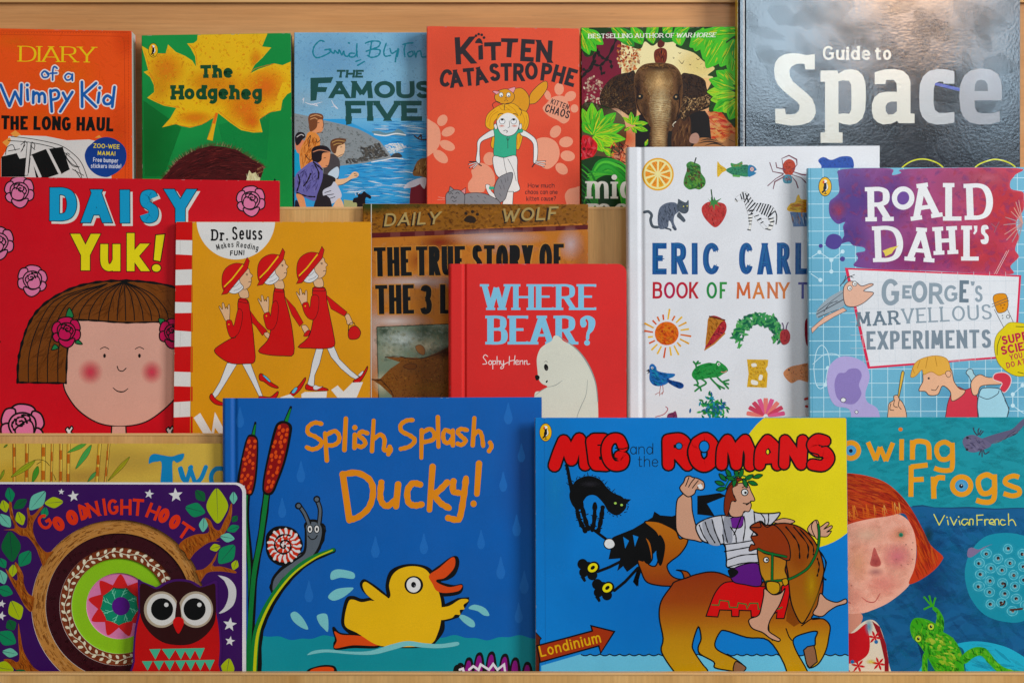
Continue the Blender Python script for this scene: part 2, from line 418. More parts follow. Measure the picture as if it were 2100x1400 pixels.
    def p(s, P, col, g=None, o=None, ow=3, a=None, smooth=False, raw=False):
        P = pts(P)
        if smooth: P = spline(P, True)
        P2 = s.X(P) if not raw else P
        if a is not None: col = (*rgb(col)[:3], a)
        tr = tessellate_polygon([[Vector((x, y, 0)) for x, y in P2]])
        s.add(P2, tr, s.colfn(col, P2, g), soft=a is not None)
        if o: s.l(P, ow, o, closed=True)
        return s
    def b(s, P, col, **k): return s.p(P, col, smooth=True, **k)
    def e(s, cx, cy, rx, ry=None, col='#000', rot=0, **k): return s.p(ring(cx, cy, rx, ry, rot, max(12, min(56, int(10 + rx/s.z)))), col, **k)
    def holed(s, outer, hole, col):
        P2 = s.X(outer) + s.X(hole)
        n = len(outer)
        tr = tessellate_polygon([[Vector((x, y, 0)) for x, y in P2[:n]], [Vector((x, y, 0)) for x, y in P2[n:]]])
        s.add(P2, tr, [rgb(col)]*len(P2)); return s
    within = None
    def glow(s, cx, cy, rx, ry, col, a=.8, rot=0, n=28, rings=5):
        if s.within: n, rings = 48, 12
        c = rgb(col)[:3]; P = [(cx, cy)]; C = [(*c, a)]
        for k in range(1, rings + 1):
            f = k / rings
            for q in ring(cx, cy, rx*f, ry*f, rot, n): P.append(q); C.append((*c, a * (1-f)**1.0 * (1 - f*.3)))
        T = [(0, 1+i, 1+(i+1) % n) for i in range(n)]
        for k in range(rings-1):
            A, B = 1+k*n, 1+(k+1)*n
            for i in range(n): T += [(A+i, B+i, B+(i+1) % n), (A+i, B+(i+1) % n, A+(i+1) % n)]
        if s.within: T = [t for t in T if all(inside(P[i], s.within) for i in t)]
        s.add(s.X(P), T, C, soft=True); return s
    def l(s, P, w, col, closed=False, smooth=False, cap='r', taper=None, wob=.0, a=None, hr=1.0, flat=None, raw=False):
        P = pts(P)
        if smooth: P = spline(P, closed)
        if not raw: P = s.X(P); w = w / s.z
        Q = [P[0]]
        for q in P[1:]:
            if math.hypot(q[0]-Q[-1][0], q[1]-Q[-1][1]) > .05: Q.append(q)
        if closed and math.hypot(Q[0][0]-Q[-1][0], Q[0][1]-Q[-1][1]) < .05: Q.pop()
        P = Q; n = len(P)
        if n < 2: return s
        V, T = [], []; tot = max(1, n-1); ph = random.random()*6
        def wid(i, d):
            f = 1.0
            if taper: f = taper[0] + (taper[1]-taper[0]) * i / tot if len(taper) == 2 else (taper[0]*(1-2*i/tot) + taper[1]*2*i/tot if i < tot/2 else taper[1]*(2-2*i/tot) + taper[2]*(2*i/tot-1))
            if wob: f *= 1 + wob*math.sin(ph + i*1.7) + wob*.5*random.uniform(-1, 1)
            return w * .5 * f * math.sqrt(d[1]**2 + (hr*d[0])**2)
        def dr(a, b):
            m = math.hypot(b[0]-a[0], b[1]-a[1]) or 1; return ((b[0]-a[0])/m, (b[1]-a[1])/m)
        for i in range(n):
            if closed: d0, d1 = dr(P[i-1], P[i]), dr(P[i], P[(i+1) % n])
            else: d0 = dr(P[max(i-1, 0)], P[max(i, 1)]); d1 = dr(P[min(i, n-2)], P[min(i+1, n-1)])
            m = (d0[0]+d1[0], d0[1]+d1[1]); mm = math.hypot(*m)
            if mm < .3: m = d0; mm = 1
            d = (m[0]/mm, m[1]/mm); ca = max(.55, d[0]*d0[0]+d[1]*d0[1])
            h = wid(i, d) / ca
            x, y = P[i]
            if flat and not closed and i in (0, n-1) and flat[0 if i == 0 else 1]:
                f = flat[0 if i == 0 else 1]; sn = abs(d[1])
                if f == 'v' and sn > .45:
                    hx = h / sn; ext = f
                    dy = flat[2] * (-1 if (d[1] > 0) == (i == 0) else 1)  # extension away from stroke
                    k = dy / abs(d[1]); x += d[0]*k*(1 if d[1] > 0 else -1); y += dy
                    sg = 1 if d[1] > 0 else -1
                    V += [(x + hx*sg, y), (x - hx*sg, y)]; continue
                elif f == 'h' and abs(d[0]) > .6:
                    x += flat[3] * (-1 if i == 0 else 1) * (1 if d[0] > 0 else -1) * (1 if True else 0)
            V += [(x + d[1]*h, y - d[0]*h), (x - d[1]*h, y + d[0]*h)]
        for i in range(n if closed else n-1):
            a_, b_ = 2*i, 2*((i+1) % n); T += [(a_, b_, b_+1), (a_, b_+1, a_+1)]
        if cap == 'r' and not closed:
            for i, sg in ((0, -1), (n-1, 1)):
                d = dr(P[0], P[1]) if i == 0 else dr(P[-2], P[-1]); h = wid(i, d)
                if h < .35: continue
                bi = len(V); m = 6; x, y = P[i]
                for k in range(1, m):
                    t = math.pi * k / m; cx_ = math.cos(t)*h; sy_ = math.sin(t)*h*sg
                    V.append((x + d[1]*cx_ + d[0]*sy_, y - d[0]*cx_ + d[1]*sy_))
                idx = [2*i] + list(range(bi, bi+m-1)) + [2*i+1]
                for k in range(1, len(idx)-1): T.append((idx[0], idx[k], idx[k+1]))
        c = rgb(col) if isinstance(col, str) else col
        if a is not None: c = (*c[:3], a)
        s.add(V, T, [c]*len(V), soft=a is not None, ramp=2.4e-6); return s
    def ll(s, P, w, col, **k):
        """several strokes at once, separated by |; a leading ~ makes one smooth"""
        for q in P.split('|'):
            q = q.strip(); sm = q[0] == '~'
            s.l(q.lstrip('~'), w, col, smooth=sm, **k)
        return s
    def daubs(s, poly, n, length, width, cols, ang=0, da=20, a=.5, smooth=True, ends=(.3, 1, .3), field=None):
        """n short brush marks scattered inside a printed shape"""
        poly = pts(poly); poly = spline(poly, True) if smooth else poly
        xs = [p[0] for p in poly]; ys = [p[1] for p in poly]; cols = [rgb(c) for c in cols]
        PX = s.X(poly); base = s.top(PX); k = 0; tries = 0; s.mark(PX, base + 4)
        while k < n and tries < n*12:
            tries += 1
            x = random.uniform(min(xs), max(xs)); y = random.uniform(min(ys), max(ys))
            if not inside((x, y), poly): continue
            th = R((field(x, y) if field else ang) + random.uniform(-da, da)); L = length*random.uniform(.5, 1.2)/2; c_, s_ = math.cos(th), math.sin(th)
            p0, p1 = (x - c_*L, y - s_*L), (x + c_*L, y + s_*L)
            if not (inside(p0, poly) and inside(p1, poly)): continue
            w = width*random.uniform(.5, 1.2)/2; P = []
            for t, f in ((-1, ends[0]), (0, ends[1]), (1, ends[2])):
                P += [(x + c_*L*t - s_*w*f, y + s_*L*t + c_*w*f), (x + c_*L*t + s_*w*f, y + s_*L*t - c_*w*f)]
            c = (*random.choice(cols)[:3], a * random.uniform(.5, 1.2) if a < 1 else 1)
            s.add(s.X(P), [(0, 1, 3), (0, 3, 2), (2, 3, 5), (2, 5, 4)], [c]*6, soft=a < 1, layer=base + 1 + random.random()*2.5)
            k += 1
        return s
    def dots(s, P, r, col, **k):
        for q in pts(P): s.e(q[0], q[1], r, r, col, **k)
        return s
    def t(s, txt, x, y, h, w, wt, col, hr=1.0, cap='f', ser=0, it=0, path=None, jit=0, o=None, sp=.2, rot=0, wob=0, sh=None, a=None, lay=True, xs=1.0):
        """lettering drawn from pen strokes; x, y = left end of the baseline; h cap height; w whole width; wt stroke width"""
        n = len(txt.replace(' ', '')); ns = txt.count(' '); gap = sp*h*.5; spc = .3*h
        sw = sum(GLYPHS[c][0] for c in txt if c != ' ')
        kx = (w - n*wt - (n-1)*gap - ns*spc) / max(sw, .3); lay_ = []; pos = 0
        for ch in txt:
            if ch == ' ': pos += spc; continue
            g = GLYPHS[ch]; wd = g[0]*kx + wt; lay_.append((ch, pos + wd/2)); pos += wd + gap
        if path:
            path = spline(pts(path)); seg = [0]
            for i in range(1, len(path)): seg.append(seg[-1] + math.dist(path[i-1], path[i]))
        strokes = []
        for ch, cx in lay_:
            gw, st = GLYPHS[ch]
            jx, jy, jr = (random.uniform(-jit, jit)*h, random.uniform(-jit, jit)*h, random.uniform(-jit, jit)*1.2) if jit else (0, 0, 0)
            if path:
                tpos = cx / w * seg[-1]
                i = max(1, min(len(path)-1, next((j for j in range(1, len(path)) if seg[j] >= tpos), len(path)-1)))
                f = (tpos - seg[i-1]) / max(1e-6, seg[i]-seg[i-1])
                bx = path[i-1][0] + (path[i][0]-path[i-1][0])*f; by = path[i-1][1] + (path[i][1]-path[i-1][1])*f
                ang = math.atan2(path[i][1]-path[i-1][1], path[i][0]-path[i-1][0]) + jr
            else: bx, by = x + cx*math.cos(R(rot)), y + cx*math.sin(R(rot)); ang = jr + R(rot)
            bx += jx; by += jy
            ca, sa = math.cos(ang), math.sin(ang)
            def tf(q):
                X_ = (q[0] - gw/2)*kx + it*(q[1]*h); Y_ = -q[1]
                return X_, Y_
            def place(u, v, bx=bx, by=by, ca=ca, sa=sa): return (bx + u*ca - v*sa, by + u*sa + v*ca)
            for kind, P in st:
                hw = wt*hr/2
                ym = lambda yy: hw + yy*(h - 2*hw) if yy >= 0 else hw + yy*h
                if kind == '*':
                    u = (P[0][0]-gw/2)*kx + it*P[0][1]*h; v = -ym(P[0][1])
                    strokes.append(('dot', place(u, v), wt*.62)); continue
                L = [((q[0]-gw/2)*kx + it*ym(q[1]), -ym(q[1])) for q in P]
                sm = kind in ('~', 'c')
                fl = (None, None, hw, wt/2) if kind == 'c' else None
                if kind != 'c':
                    def fk(q, q2):
                        dx, dy = abs(q2[0]-q[0])*kx, abs(q2[1]-q[1])*h
                        if dy > dx*.6 and (abs(q[1]) < .03 or abs(q[1]-1) < .03 or abs(q[1]-.68) < .03 or abs(q[1]+.3) < .03 and not sm): return 'v'
                        if dx > dy and (q[0] < .03 or abs(q[0]-gw) < .03): return 'h'
                        return None
                    fl = (fk(P[0], P[1]), fk(P[-1], P[-2]), hw, wt/2)
                strokes.append(('line', L, sm, fl, place, kind, P))
        shift = (0, 0)
        def draw(extra, colour, dx=0, dy=0):
            for S_ in strokes:
                if S_[0] == 'dot':
                    s.e(S_[1][0]+dx, S_[1][1]+dy, S_[2]+extra, S_[2]+extra, colour); continue
                _, L, sm, fl, place, kind, P = S_
                LL = spline(L) if kind == '~' else L
                if cap == 'f':
                    # build flat-cut stroke in letter space, then place it
                    s.letter_stroke(LL, wt + 2*extra, hr if not extra else (wt*hr + 2*extra)/(wt+2*extra), fl, extra, place, colour, dx, dy)
                else:
                    PL = [place(*q) for q in LL]; s.l([(q[0]+dx, q[1]+dy) for q in PL], wt + 2*extra, colour, cap='r', wob=wob)
                if ser and not sm and kind == '' and True:
                    for end, oth in ((0, -1), (-1, 0)):
                        q = P[end]; q2 = P[oth]
                        ver = abs(q2[1]-q[1])*h > abs(q2[0]-q[0])*kx*.6
                        if ver and fl[0 if end == 0 else 1] == 'v':
                            v = LL[end][1]; vv = v
                            hw_ = wt*.5 + ser*wt; u = LL[end][0]
                            s.l([(place(u-hw_-extra, vv)[0]+dx, place(u-hw_-extra, vv)[1]+dy), (place(u+hw_+extra, vv)[0]+dx, place(u+hw_+extra, vv)[1]+dy)], wt*hr + 2*extra, colour, cap='b')
                        elif not ver and fl[0 if end == 0 else 1] == 'h' and abs(q[0]) > .3 and (abs(q[1]) < .1 or abs(q[1]-1) < .1):
                            sg = 1 if q[1] > .5 else -1; u = LL[end][0] + wt*.5 - wt*hr*.4
                            v = LL[end][1]; v0 = v - sg*wt*hr*.5; v1 = v + sg*ser*wt*.9
                            s.l([(place(u, v0)[0]+dx, place(u, v0)[1]+dy), (place(u, v1)[0]+dx, place(u, v1)[1]+dy)], wt*hr*.8 + 2*extra, colour, cap='b')
                        elif not ver and fl[0 if end == 0 else 1] == 'h' and GLY_T(P):
                            u = LL[end][0] + (-1 if end == 0 else 1)*(wt*.5 - wt*hr*.4); v = LL[end][1]
                            s.l([(place(u, v-wt*hr*.5)[0]+dx, place(u, v-wt*hr*.5)[1]+dy), (place(u, v+ser*wt*.9)[0]+dx, place(u, v+ser*wt*.9)[1]+dy)], wt*hr*.8+2*extra, colour, cap='b')
        if sh: draw(sh[3] if len(sh) > 3 else 0, sh[0], sh[1], sh[2])
        if o: draw(o[1], o[0])
        draw(0, col); return s
    def letter_stroke(s, L, w, hr, fl, extra, place, colour, dx, dy):
        # straight or curved stroke in letter space with horizontal cuts at the cap line and the baseline
        n = len(L)
        tmp = s.raw_strip(L, w, hr, (fl[0], fl[1], fl[2] + extra, fl[3] + extra) if fl else None)
        V, T = tmp
        V = [place(*q) for q in V]; V = s.X([(a+dx, b+dy) for a, b in V])
        c = rgb(colour) if isinstance(colour, str) else colour
        s.add(V, T, [c]*len(V))
    def raw_strip(s, P, w, hr, flat):
        n = len(P); V, T = [], []
        def dr(a, b):
            m = math.hypot(b[0]-a[0], b[1]-a[1]) or 1; return ((b[0]-a[0])/m, (b[1]-a[1])/m)
        cl = n > 6 and math.dist(P[0], P[-1]) < 1e-4
        for i in range(n):
            d0 = dr(P[max(i-1, 0)], P[max(i, 1)]); d1 = dr(P[min(i, n-2)], P[min(i+1, n-1)])
            if cl and i in (0, n-1): d0 = dr(P[-2], P[-1]); d1 = dr(P[0], P[1])
            m = (d0[0]+d1[0], d0[1]+d1[1]); mm = math.hypot(*m)
            if mm < .3: m = d0; mm = 1
            d = (m[0]/mm, m[1]/mm); ca = max(.6, d[0]*d0[0]+d[1]*d0[1])
            h = w*.5*math.sqrt(d[1]**2 + (hr*d[0])**2) / ca; x, y = P[i]
            if flat and i in (0, n-1):
                f = flat[0 if i == 0 else 1]; out = -1 if i == 0 else 1
                if f == 'v' and abs(d[1]) > .4:
                    k = flat[2]/abs(d[1]); x += d[0]*k*out; y += d[1]*k*out; hx = h/abs(d[1]); sg = 1 if d[1] > 0 else -1
                    V += [(x + hx*sg, y), (x - hx*sg, y)]; continue
                if f == 'h': x += d[0]*flat[3]*out; y += d[1]*flat[3]*out
            V += [(x + d[1]*h, y - d[0]*h), (x - d[1]*h, y + d[0]*h)]
        for i in range(n-1): a_, b_ = 2*i, 2*i+2; T += [(a_, b_, b_+1), (a_, b_+1, a_+1)]
        return V, T
    def puffin(s, cx, cy, h):
        """the small yellow oval with a black and white sea bird"""
        f = (s.ox, s.oy, s.z); s.frame(0, 0, 1); s.part('publisher_emblem')
        s.e(cx, cy, h*.36, h*.53, '#20201c'); s.e(cx, cy, h*.33, h*.49, '#f0b70f')
        k = h/100; q = lambda S_: [(cx + (a-50)*k, cy + (b-50)*k) for a, b in pts(S_)]
        s.b(q('48,14 58,18 58,28 64,42 66,60 58,72 46,78 34,86 32,78 40,70 40,56 44,42 42,32 46,26'), '#1c1c20')
        s.b(q('58,30 64,44 65,58 57,70 50,70 58,60 58,46'), '#e9e9e4')
        s.b(q('44,14 58,16 60,24 52,30 44,28'), '#e9e9e4'); s.b(q('36,24 46,18 46,30 38,32'), '#d9561d')
        s.l(q('52,76 50,88'), k*4, '#1c1c20'); s.l(q('44,89 58,88'), k*4, '#1c1c20')
        s.frame(*f); return s
    def wear(s):
        """rubbed, paler spots along the cover's edges and corners"""
        s.frame(0, 0, 1); s.part('edge_wear'); H = s.q[3][1] - s.q[0][1]; c = mix(s.cov, (.75, .74, .72, 1), .55)
        for k in range(26):
            e = random.choice('tlrtlc'); L = random.uniform(1, 7); 
            if e == 't': u = random.random(); p0, p1 = s.uv(u, 0), s.uv(u + L/s.W, 0); d = (0, .9)
            elif e == 'c': u = random.choice((0, 1)); p0, p1 = s.uv(u, 0), s.uv(u, L*.6/H); d = (.9 if u == 0 else -.9, .6)
            else: v = random.random()*.9; u = 0 if e == 'l' else 1; p0, p1 = s.uv(u, v), s.uv(u, v + L/H); d = (.9 if u == 0 else -.9, 0)
            s.l([(p0[0]+d[0], p0[1]+d[1]), (p1[0]+d[0], p1[1]+d[1])], random.uniform(.5, 1.3), c, a=random.uniform(.2, .6), cap='b')
    def done(s):
        if s.kind != 'board' and s.finish != 'foil': s.wear()
        for c in s.parts.get('all', []):
            if not c['F']: continue
            m = MATS[c['fin']]
            o = mesh_obj(c['name'], c['V'], c['F'], None, s.root, cols=c['C'], mats=[m[0], m[1]], mi=c['M'])
            if c['name'] == 'edge_wear': o['kind'] = 'stuff'
def GLY_T(P): return len(P) == 2 and P[0][1] == 1 and P[1][1] == 1
# ellipses in glyphs are written o cx,cy,rx,ry: turn them into closed rings
for ch, (gw, st) in list(GLYPHS.items()):
    for i, (kind, P) in enumerate(st):
        if kind == 'o':
            cx, cy, rx, ry = P[0]
            st[i] = ('c', [(cx + rx*math.cos(R(a)), cy + ry*math.sin(R(a))) for a in range(0, 361, 15)])
# ------------------------------------------------------------------ the wooden display rack: four leaning boards with ledges between
LEAN = .03
def plane(px, py, Y0, back=0.0):
    x = (px-1050)*S0; z = (700-py)*S0; t = (DIST + Y0) / (DIST - LEAN*z)
    return Vector((x*t, -DIST + DIST*t, z*t)) + Vector((0, 1, -LEAN)).normalized()*back
rack = bpy.data.objects.new('display_rack', None); COL.objects.link(rack); rack.location = plane(1050, 1480, .02)
rack['label'] = 'pale maple wood display rack of tiered boards holding all the books face out'; rack['category'] = 'display rack'
W_TOP = wood_mat('maple_horizontal_grain', False, ('#bc8452', '#d29e6c'))
W_VERT = wood_mat('maple_vertical_grain', True, ('#c4955a', '#dab076'))
W_EDGE = wood_mat('maple_edge', False, ('#cc9c62', '#dcb27e'))
def board(name, y_top, y_bot, Y0, th, mat, bev=2.0, label=None, x0=-260, x1=2360):
    prof = [(y_bot, 0), (y_top + bev, 0), (y_top + bev*.3, .0003 if bev else 0), (y_top, .0012), (y_top, th), (y_bot, th)]
    V = []
    for px in (x0, x1):
        for py, b in prof: V.append(plane(px, py, Y0, b))
    n = len(prof); F = [tuple(range(n)), tuple(range(2*n-1, n-1, -1))] + [(i, i+n, (i+1) % n + n, (i+1) % n) for i in range(n)]
    o = mesh_obj(name, V, F, mat, rack)
    if label: o['label'] = label
    return o
YA, YB, YC, YD = .110, .045, -.020, -.085
board('back_board', -240, 470, YA, .012, W_TOP, 0)
board('top_rail', -240, 5, YA - .004, .0038, W_EDGE, 0)
for nm, yt, yb, Y0 in (('board', 429, 930, YB), ('board', 893, 1420, YC), ('board', 1384, 1640, YD)):
    board(nm, yt, yb, Y0, .012, W_VERT, 0)
    board('edge_band', yt - 5, yt - .1, Y0 - .0004, .0126, W_EDGE, 2)
for yb, Yf, Yk in ((441, YB, YA), (906, YC, YB), (1393, YD, YC)):
    V = [plane(x, y, Y) for x in (-260, 2360) for (y, Y) in ((yb, Yf + .0122), (yb, Yk - .0002), (yb + 22, Yk - .0002), (yb + 22, Yf + .0122))]
    mesh_obj('ledge', V, [(0, 1, 2, 3), (7, 6, 5, 4), (0, 4, 5, 1), (1, 5, 6, 2), (2, 6, 7, 3), (3, 7, 4, 0)], W_VERT, rack)
def book(*a, **k):
    k.setdefault('lean', LEAN); return Book(*a, **k)
# ================================================================== top row
# ---- orange diary paperback
B = book('paperback_book', 'thick orange paperback with yellow and blue hand lettering and a torn drawing of a car',
         '-40,58 270,64 272,440 -40,440', .080, '#ea5c02', thick=.024, finish='satin')
B.frame(0, 40, 3.5)
B.part('cover_print')
for x, y, rx, ry, c in ((100, 160, 300, 90, '#f07a20'), (500, 420, 260, 200, '#f6821e'), (850, 800, 120, 300, '#df5a0c'), (300, 700, 300, 100, '#ee7416'), (900, 150, 120, 160, '#d8530e')):
    B.glow(x, y, rx, ry, c, .5)
B.daubs('0,80 930,90 940,1150 0,1150', 260, 60, 18, ['#f5862a', '#e0600e', '#f47a18', '#d8560c'], 20, 80, .09, smooth=False)
B.ll('-40,108 870,122 885,135 893,160 900,1180|-40,84 940,92', 2.5, '#b5400a')
for i in range(46): B.l([(2+i*20, 97), (12+i*20, 97)], 3, '#b5400a', cap='b')
for i in range(52): B.l([(924, 110+i*20), (924, 121+i*20)], 3, '#b5400a', cap='b')
B.part('title')
B.t('DIARY', 138, 303, 112, 545, 17, '#ecc416', hr=.32, ser=.9, sp=.16, rot=.8)
T = 'of'
for o_, c, wt in ((9, '#e3dcd8', 0), (0, '#2261a8', 0)):
    B.ll('~345,398 322,372 300,392 312,416 340,414 350,392 328,374|~410,352 392,340 380,360 378,436|362,388 408,386|~515,398 488,390 466,412 480,436 506,430 518,404|520,394 520,440', 13+2*o_, c)
for o_, c in ((9, '#e3dcd8'), (0, '#2261a8')):
    w = 21 + 2*o_
    B.ll('4,470 68,622|68,622 108,520|108,520 150,610|150,610 154,468|196,505 200,578|240,520 238,600|~240,545 262,528 280,545 280,592|~280,548 302,530 320,548 322,596|362,510 372,662|~362,520 400,508 422,530 414,565 372,578', w, c, cap='r')
    B.ll('452,528 482,588|520,522 432,662|588,450 590,628|690,458 592,545|600,540 690,628|712,528 704,598|~806,570 770,548 744,575 754,605 786,606 806,580|822,486 806,628', w, c)
    B.dots('196,472 716,492', 12 + o_, c)
B.t('THE LONG HAUL', 8, 790, 100, 806, 24, '#16110f', sp=.17, jit=.025, rot=1.1, hr=.9)
B.part('illustration')
B.p('60,840 130,832 330,838 480,868 640,862 720,880 800,1000 800,1400 10,1400 8,1000 50,930', '#d9d5d0')
B.p('16,882 70,845 80,870 50,915', '#eba04e'); B.p('75,820 110,795 150,828 110,848', '#eba04e'); B.p('680,850 712,830 730,850', '#eba04e')
B.p('10,985 120,960 140,1000 200,990 180,1130 10,1130', '#171615'); B.p('225,970 330,930 420,1110 300,1150 260,1140', '#171615')
B.p('345,930 450,915 500,1075 440,1110', '#171615')
B.ll('~80,840 240,860 420,900 520,960 590,1040 640,1180|~60,870 230,885 400,925 500,985 560,1060 600,1180|~455,940 480,1000 520,1050 560,1060|~500,970 480,960 478,990 520,1040 570,1060|230,880 205,1100|205,880 182,1100|140,930 60,945|150,950 180,900|~150,900 180,880 210,900 250,935|~180,870 170,910 160,940|~230,880 250,900 245,930|~40,970 50,920 90,900 110,940|380,1110 460,1095 500,1075|540,1080 580,1140|520,1075 600,1120', 5, '#171615')
B.p('196,880 222,884 200,1120 176,1120', '#d9d5d0', o='#171615', ow=4); B.p('215,985 232,978 300,1130 280,1140', '#d9d5d0'); B.p('335,935 352,930 440,1105 424,1112', '#d9d5d0')
B.part('sticker')
B.b('655,895 700,860 760,845 820,858 870,890 900,930 908,985 895,1040 850,1090 800,1120 760,1132 700,1118 650,1080 620,1030 608,975 625,925', '#123c83', g=('#174891', 'v'))
B.t('ZOO-WEE', 670, 922, 32, 188, 5, '#f2d50c', cap='r', sp=.25, rot=2.5); B.t('MAMA!', 700, 975, 32, 128, 5, '#f2d50c', cap='r', sp=.28, rot=2)
B.t('Free bumper', 668, 1022, 32, 180, 4, '#dfe3ea', cap='r', rot=2.5); B.t('stickers inside!', 652, 1066, 32, 218, 4, '#dfe3ea', cap='r', rot=1)
B.done()
# ---- green leaf paperback
B = book('paperback_book', 'green paperback with a big yellow maple leaf above a brown spiny back',
         '290,73 596,68 600,440 292,440', .084, '#0b8f47', thick=.014, finish='satin')
B.frame(280, 50, 3.591)
B.part('illustration')
B.glow(1000, 600, 300, 900, '#10a050', .5); B.glow(100, 900, 200, 500, '#06712f', .55); B.glow(560, 1000, 400, 200, '#2c9a55', .5)
B.p('600,740 985,640 960,1000 640,900', '#1b9a52', a=.35); B.p('50,560 330,760 200,1120 60,1120', '#067535', a=.4)
leaf = '36,158 90,190 160,215 215,216 232,150 290,205 360,235 410,268 438,312 432,240 400,178 372,142 420,140 446,120 452,60 968,60 925,165 992,172 930,245 870,300 838,362 900,330 1018,290 1075,302 1160,265 1160,490 1110,515 1075,560 1062,635 985,648 905,700 928,795 860,798 770,780 690,725 600,655 565,690 480,740 395,762 330,750 290,735 188,760 250,690 292,616 200,600 130,568 78,542 130,500 128,450 100,390 52,352 86,340 60,240'
B.p(leaf, '#e6b70d'); B.within = pts(leaf)
for x, y, rx, ry, c, a in ((220, 330, 160, 160, '#e88a18', .8), (170, 480, 120, 120, '#e2a214', .7), (950, 460, 190, 170, '#e8781a', .9), (800, 620, 180, 150, '#ea7f1c', .9), (430, 690, 160, 60, '#e98a1c', .9), (640, 470, 240, 160, '#ec9a1a', .8), (850, 720, 90, 80, '#ea761e', .8), (880, 260, 60, 90, '#e98a18', .7), (500, 420, 160, 100, '#ec9d18', .7)):
    B.glow(x, y, rx, ry, c, a)
B.within = None
B.p('1075,430 1160,425 1160,490 1110,515 1075,560 1062,635 1010,630 1040,520', '#e6b70d')
B.daubs(leaf, 420, 26, 16, ['#ecc01a', '#f0a01c', '#e88c14', '#f2cc30', '#dfa00c'], 0, 90, .3, smooth=False)
B.daubs('700,400 1100,320 1100,600 900,760 700,600', 90, 5, 5, ['#c2410e', '#b8450e'], 0, 90, .8, smooth=False)
B.daubs('120,200 400,280 420,420 180,500', 40, 5, 5, ['#c2410e'], 0, 90, .8, smooth=False)
B.ll('~60,200 86,290 82,330|~90,352 125,410 136,470|~110,545 200,590 290,608 296,616|~320,745 400,755 500,728 575,672|~605,640 680,700 780,770 918,792|~905,700 960,660 1030,632|~838,362 870,330 950,305 1018,290|~925,160 905,140 915,120|~446,300 440,230 420,180 385,148|~215,216 160,222', 3, '#d9671a', wob=.3)
B.l('578,660 600,655 585,700 572,780 560,858 520,848 545,765 565,700', 2, '#c77a10', closed=True)
B.p('580,650 602,650 588,710 572,790 560,858 520,848 548,770 566,700', '#e8b414'); B.p('582,650 600,655 578,735 560,730', '#e6761e')
hog = '130,1390 140,1240 170,1160 230,1085 290,1010 370,960 450,920 550,893 650,903 740,925 830,980 905,1030 938,1060 925,1105 900,1180 880,1390'
B.p(hog, '#4a1a1d')
def fur(x, y): return -20 + (x-170)/770*55 - 18
for i in range(150):
    t = i/150; P_ = spline(pts('180,1160 240,1080 300,1008 380,955 460,916 560,890 660,900 750,930 840,985 905,1030 935,1062'), n=15); q = P_[int(t*(len(P_)-1))]
    a_ = R(-150 + t*190); L_ = random.uniform(12, 34); B.l([q, (q[0]+L_*math.cos(R(fur(*q)-180 if t < .0 else 200+t*150)), q[1]+L_*math.sin(R(200+t*150)))], 4, random.choice(['#4a1a1d', '#5c2426', '#9a7a60', '#6b2c28']), taper=(1, .2))
B.daubs(hog, 520, 70, 5, ['#2e0d10', '#6e2a2a', '#5a2022', '#7a3430', '#3a1014'], 8, 14, .9, smooth=False, field=lambda x, y: fur(x, y))
B.p('805,1160 830,1075 850,1100 878,1090 890,1120 912,1130 905,1170', '#d8cfa0')
for i in range(26): x = random.uniform(815, 905); B.l([(x, 1150), (x-random.uniform(-8, 22), 1150-random.uniform(25, 70))], 4, random.choice(['#d8cfa0', '#b8a878', '#efe8c4']), taper=(1, .2))
for i in range(14): y = random.uniform(1035, 1090); B.l([(890, y+20), (938-random.uniform(0, 14), y)], 4, random.choice(['#7a4a36', '#4a1a1d', '#b08860']), taper=(1, .3))
B.p('1010,1148 1018,1134 1026,1146 1026,1160 1008,1160', '#18110f')
B.part('title')
B.t('The', 473, 397, 96, 234, 27, '#0b4a2e', sp=.2, jit=.02, ser=.25)
B.t('Hodgeheg', 256, 556, 108, 668, 27, '#0b4a2e', sp=.17, jit=.015, ser=.3)
B.puffin(280+123/3.591, 50+192/3.591, 28)
B.done()
# ---- pale blue adventure paperback
B = book('paperback_book', 'pale blue paperback with children looking over a bay, partly behind the coral one',
         '603,67 884,67 884,440 603,440', .085, '#84b4cf', thick=.014, finish='satin')
B.frame(595, 50, 3.59); B.part('illustration')
B.glow(300, 250, 400, 250, '#7fb3d6', .6); B.glow(700, 550, 500, 160, '#9cc6dc', .6); B.glow(120, 560, 260, 120, '#a9cbdb', .6); B.glow(900, 150, 200, 200, '#6fa2c4', .5)
B.daubs('30,65 1040,65 1040,700 30,700', 500, 26, 12, ['#93c1dc', '#7aaccb', '#a8cde0', '#6fa3c6'], 20, 90, .22, smooth=False)
B.ll('~90,560 100,545 95,585|~110,575 160,590 240,572|~160,590 200,600 180,580|~305,560 325,600 350,622 325,590|~320,605 300,610', 8, '#d8d8e0', taper=(.4, 1, .2))
B.p('30,700 1040,690 1040,1400 30,1400', '#3f9fd6')
B.p('400,700 1040,690 1040,850 600,800', '#79b9dc', g=('#3f9bd2', 'v'))
B.daubs('560,720 1040,700 1040,1380 380,1380 380,1060 750,980', 520, 90, 9, ['#2f8fd0', '#58b2e2', '#78c4ea', '#2a80c2', '#4aa8de'], 2, 6, .6, smooth=False)
B.daubs('560,740 1040,720 1040,1280 380,1290 380,1060 750,980', 60, 110, 6, ['#e6ecf4', '#c8e2f2'], 3, 8, .9, smooth=False)
B.b('600,790 650,785 700,800 760,790 800,770 850,820 740,815 640,812', '#6d8f9c'); B.ll('~620,810 700,820 780,805 850,815', 9, '#e8eaf0')
B.daubs('680,900 760,870 850,885 860,920 800,960 720,950', 70, 40, 12, ['#eef2f6', '#c6dff0'], 20, 50, .8)
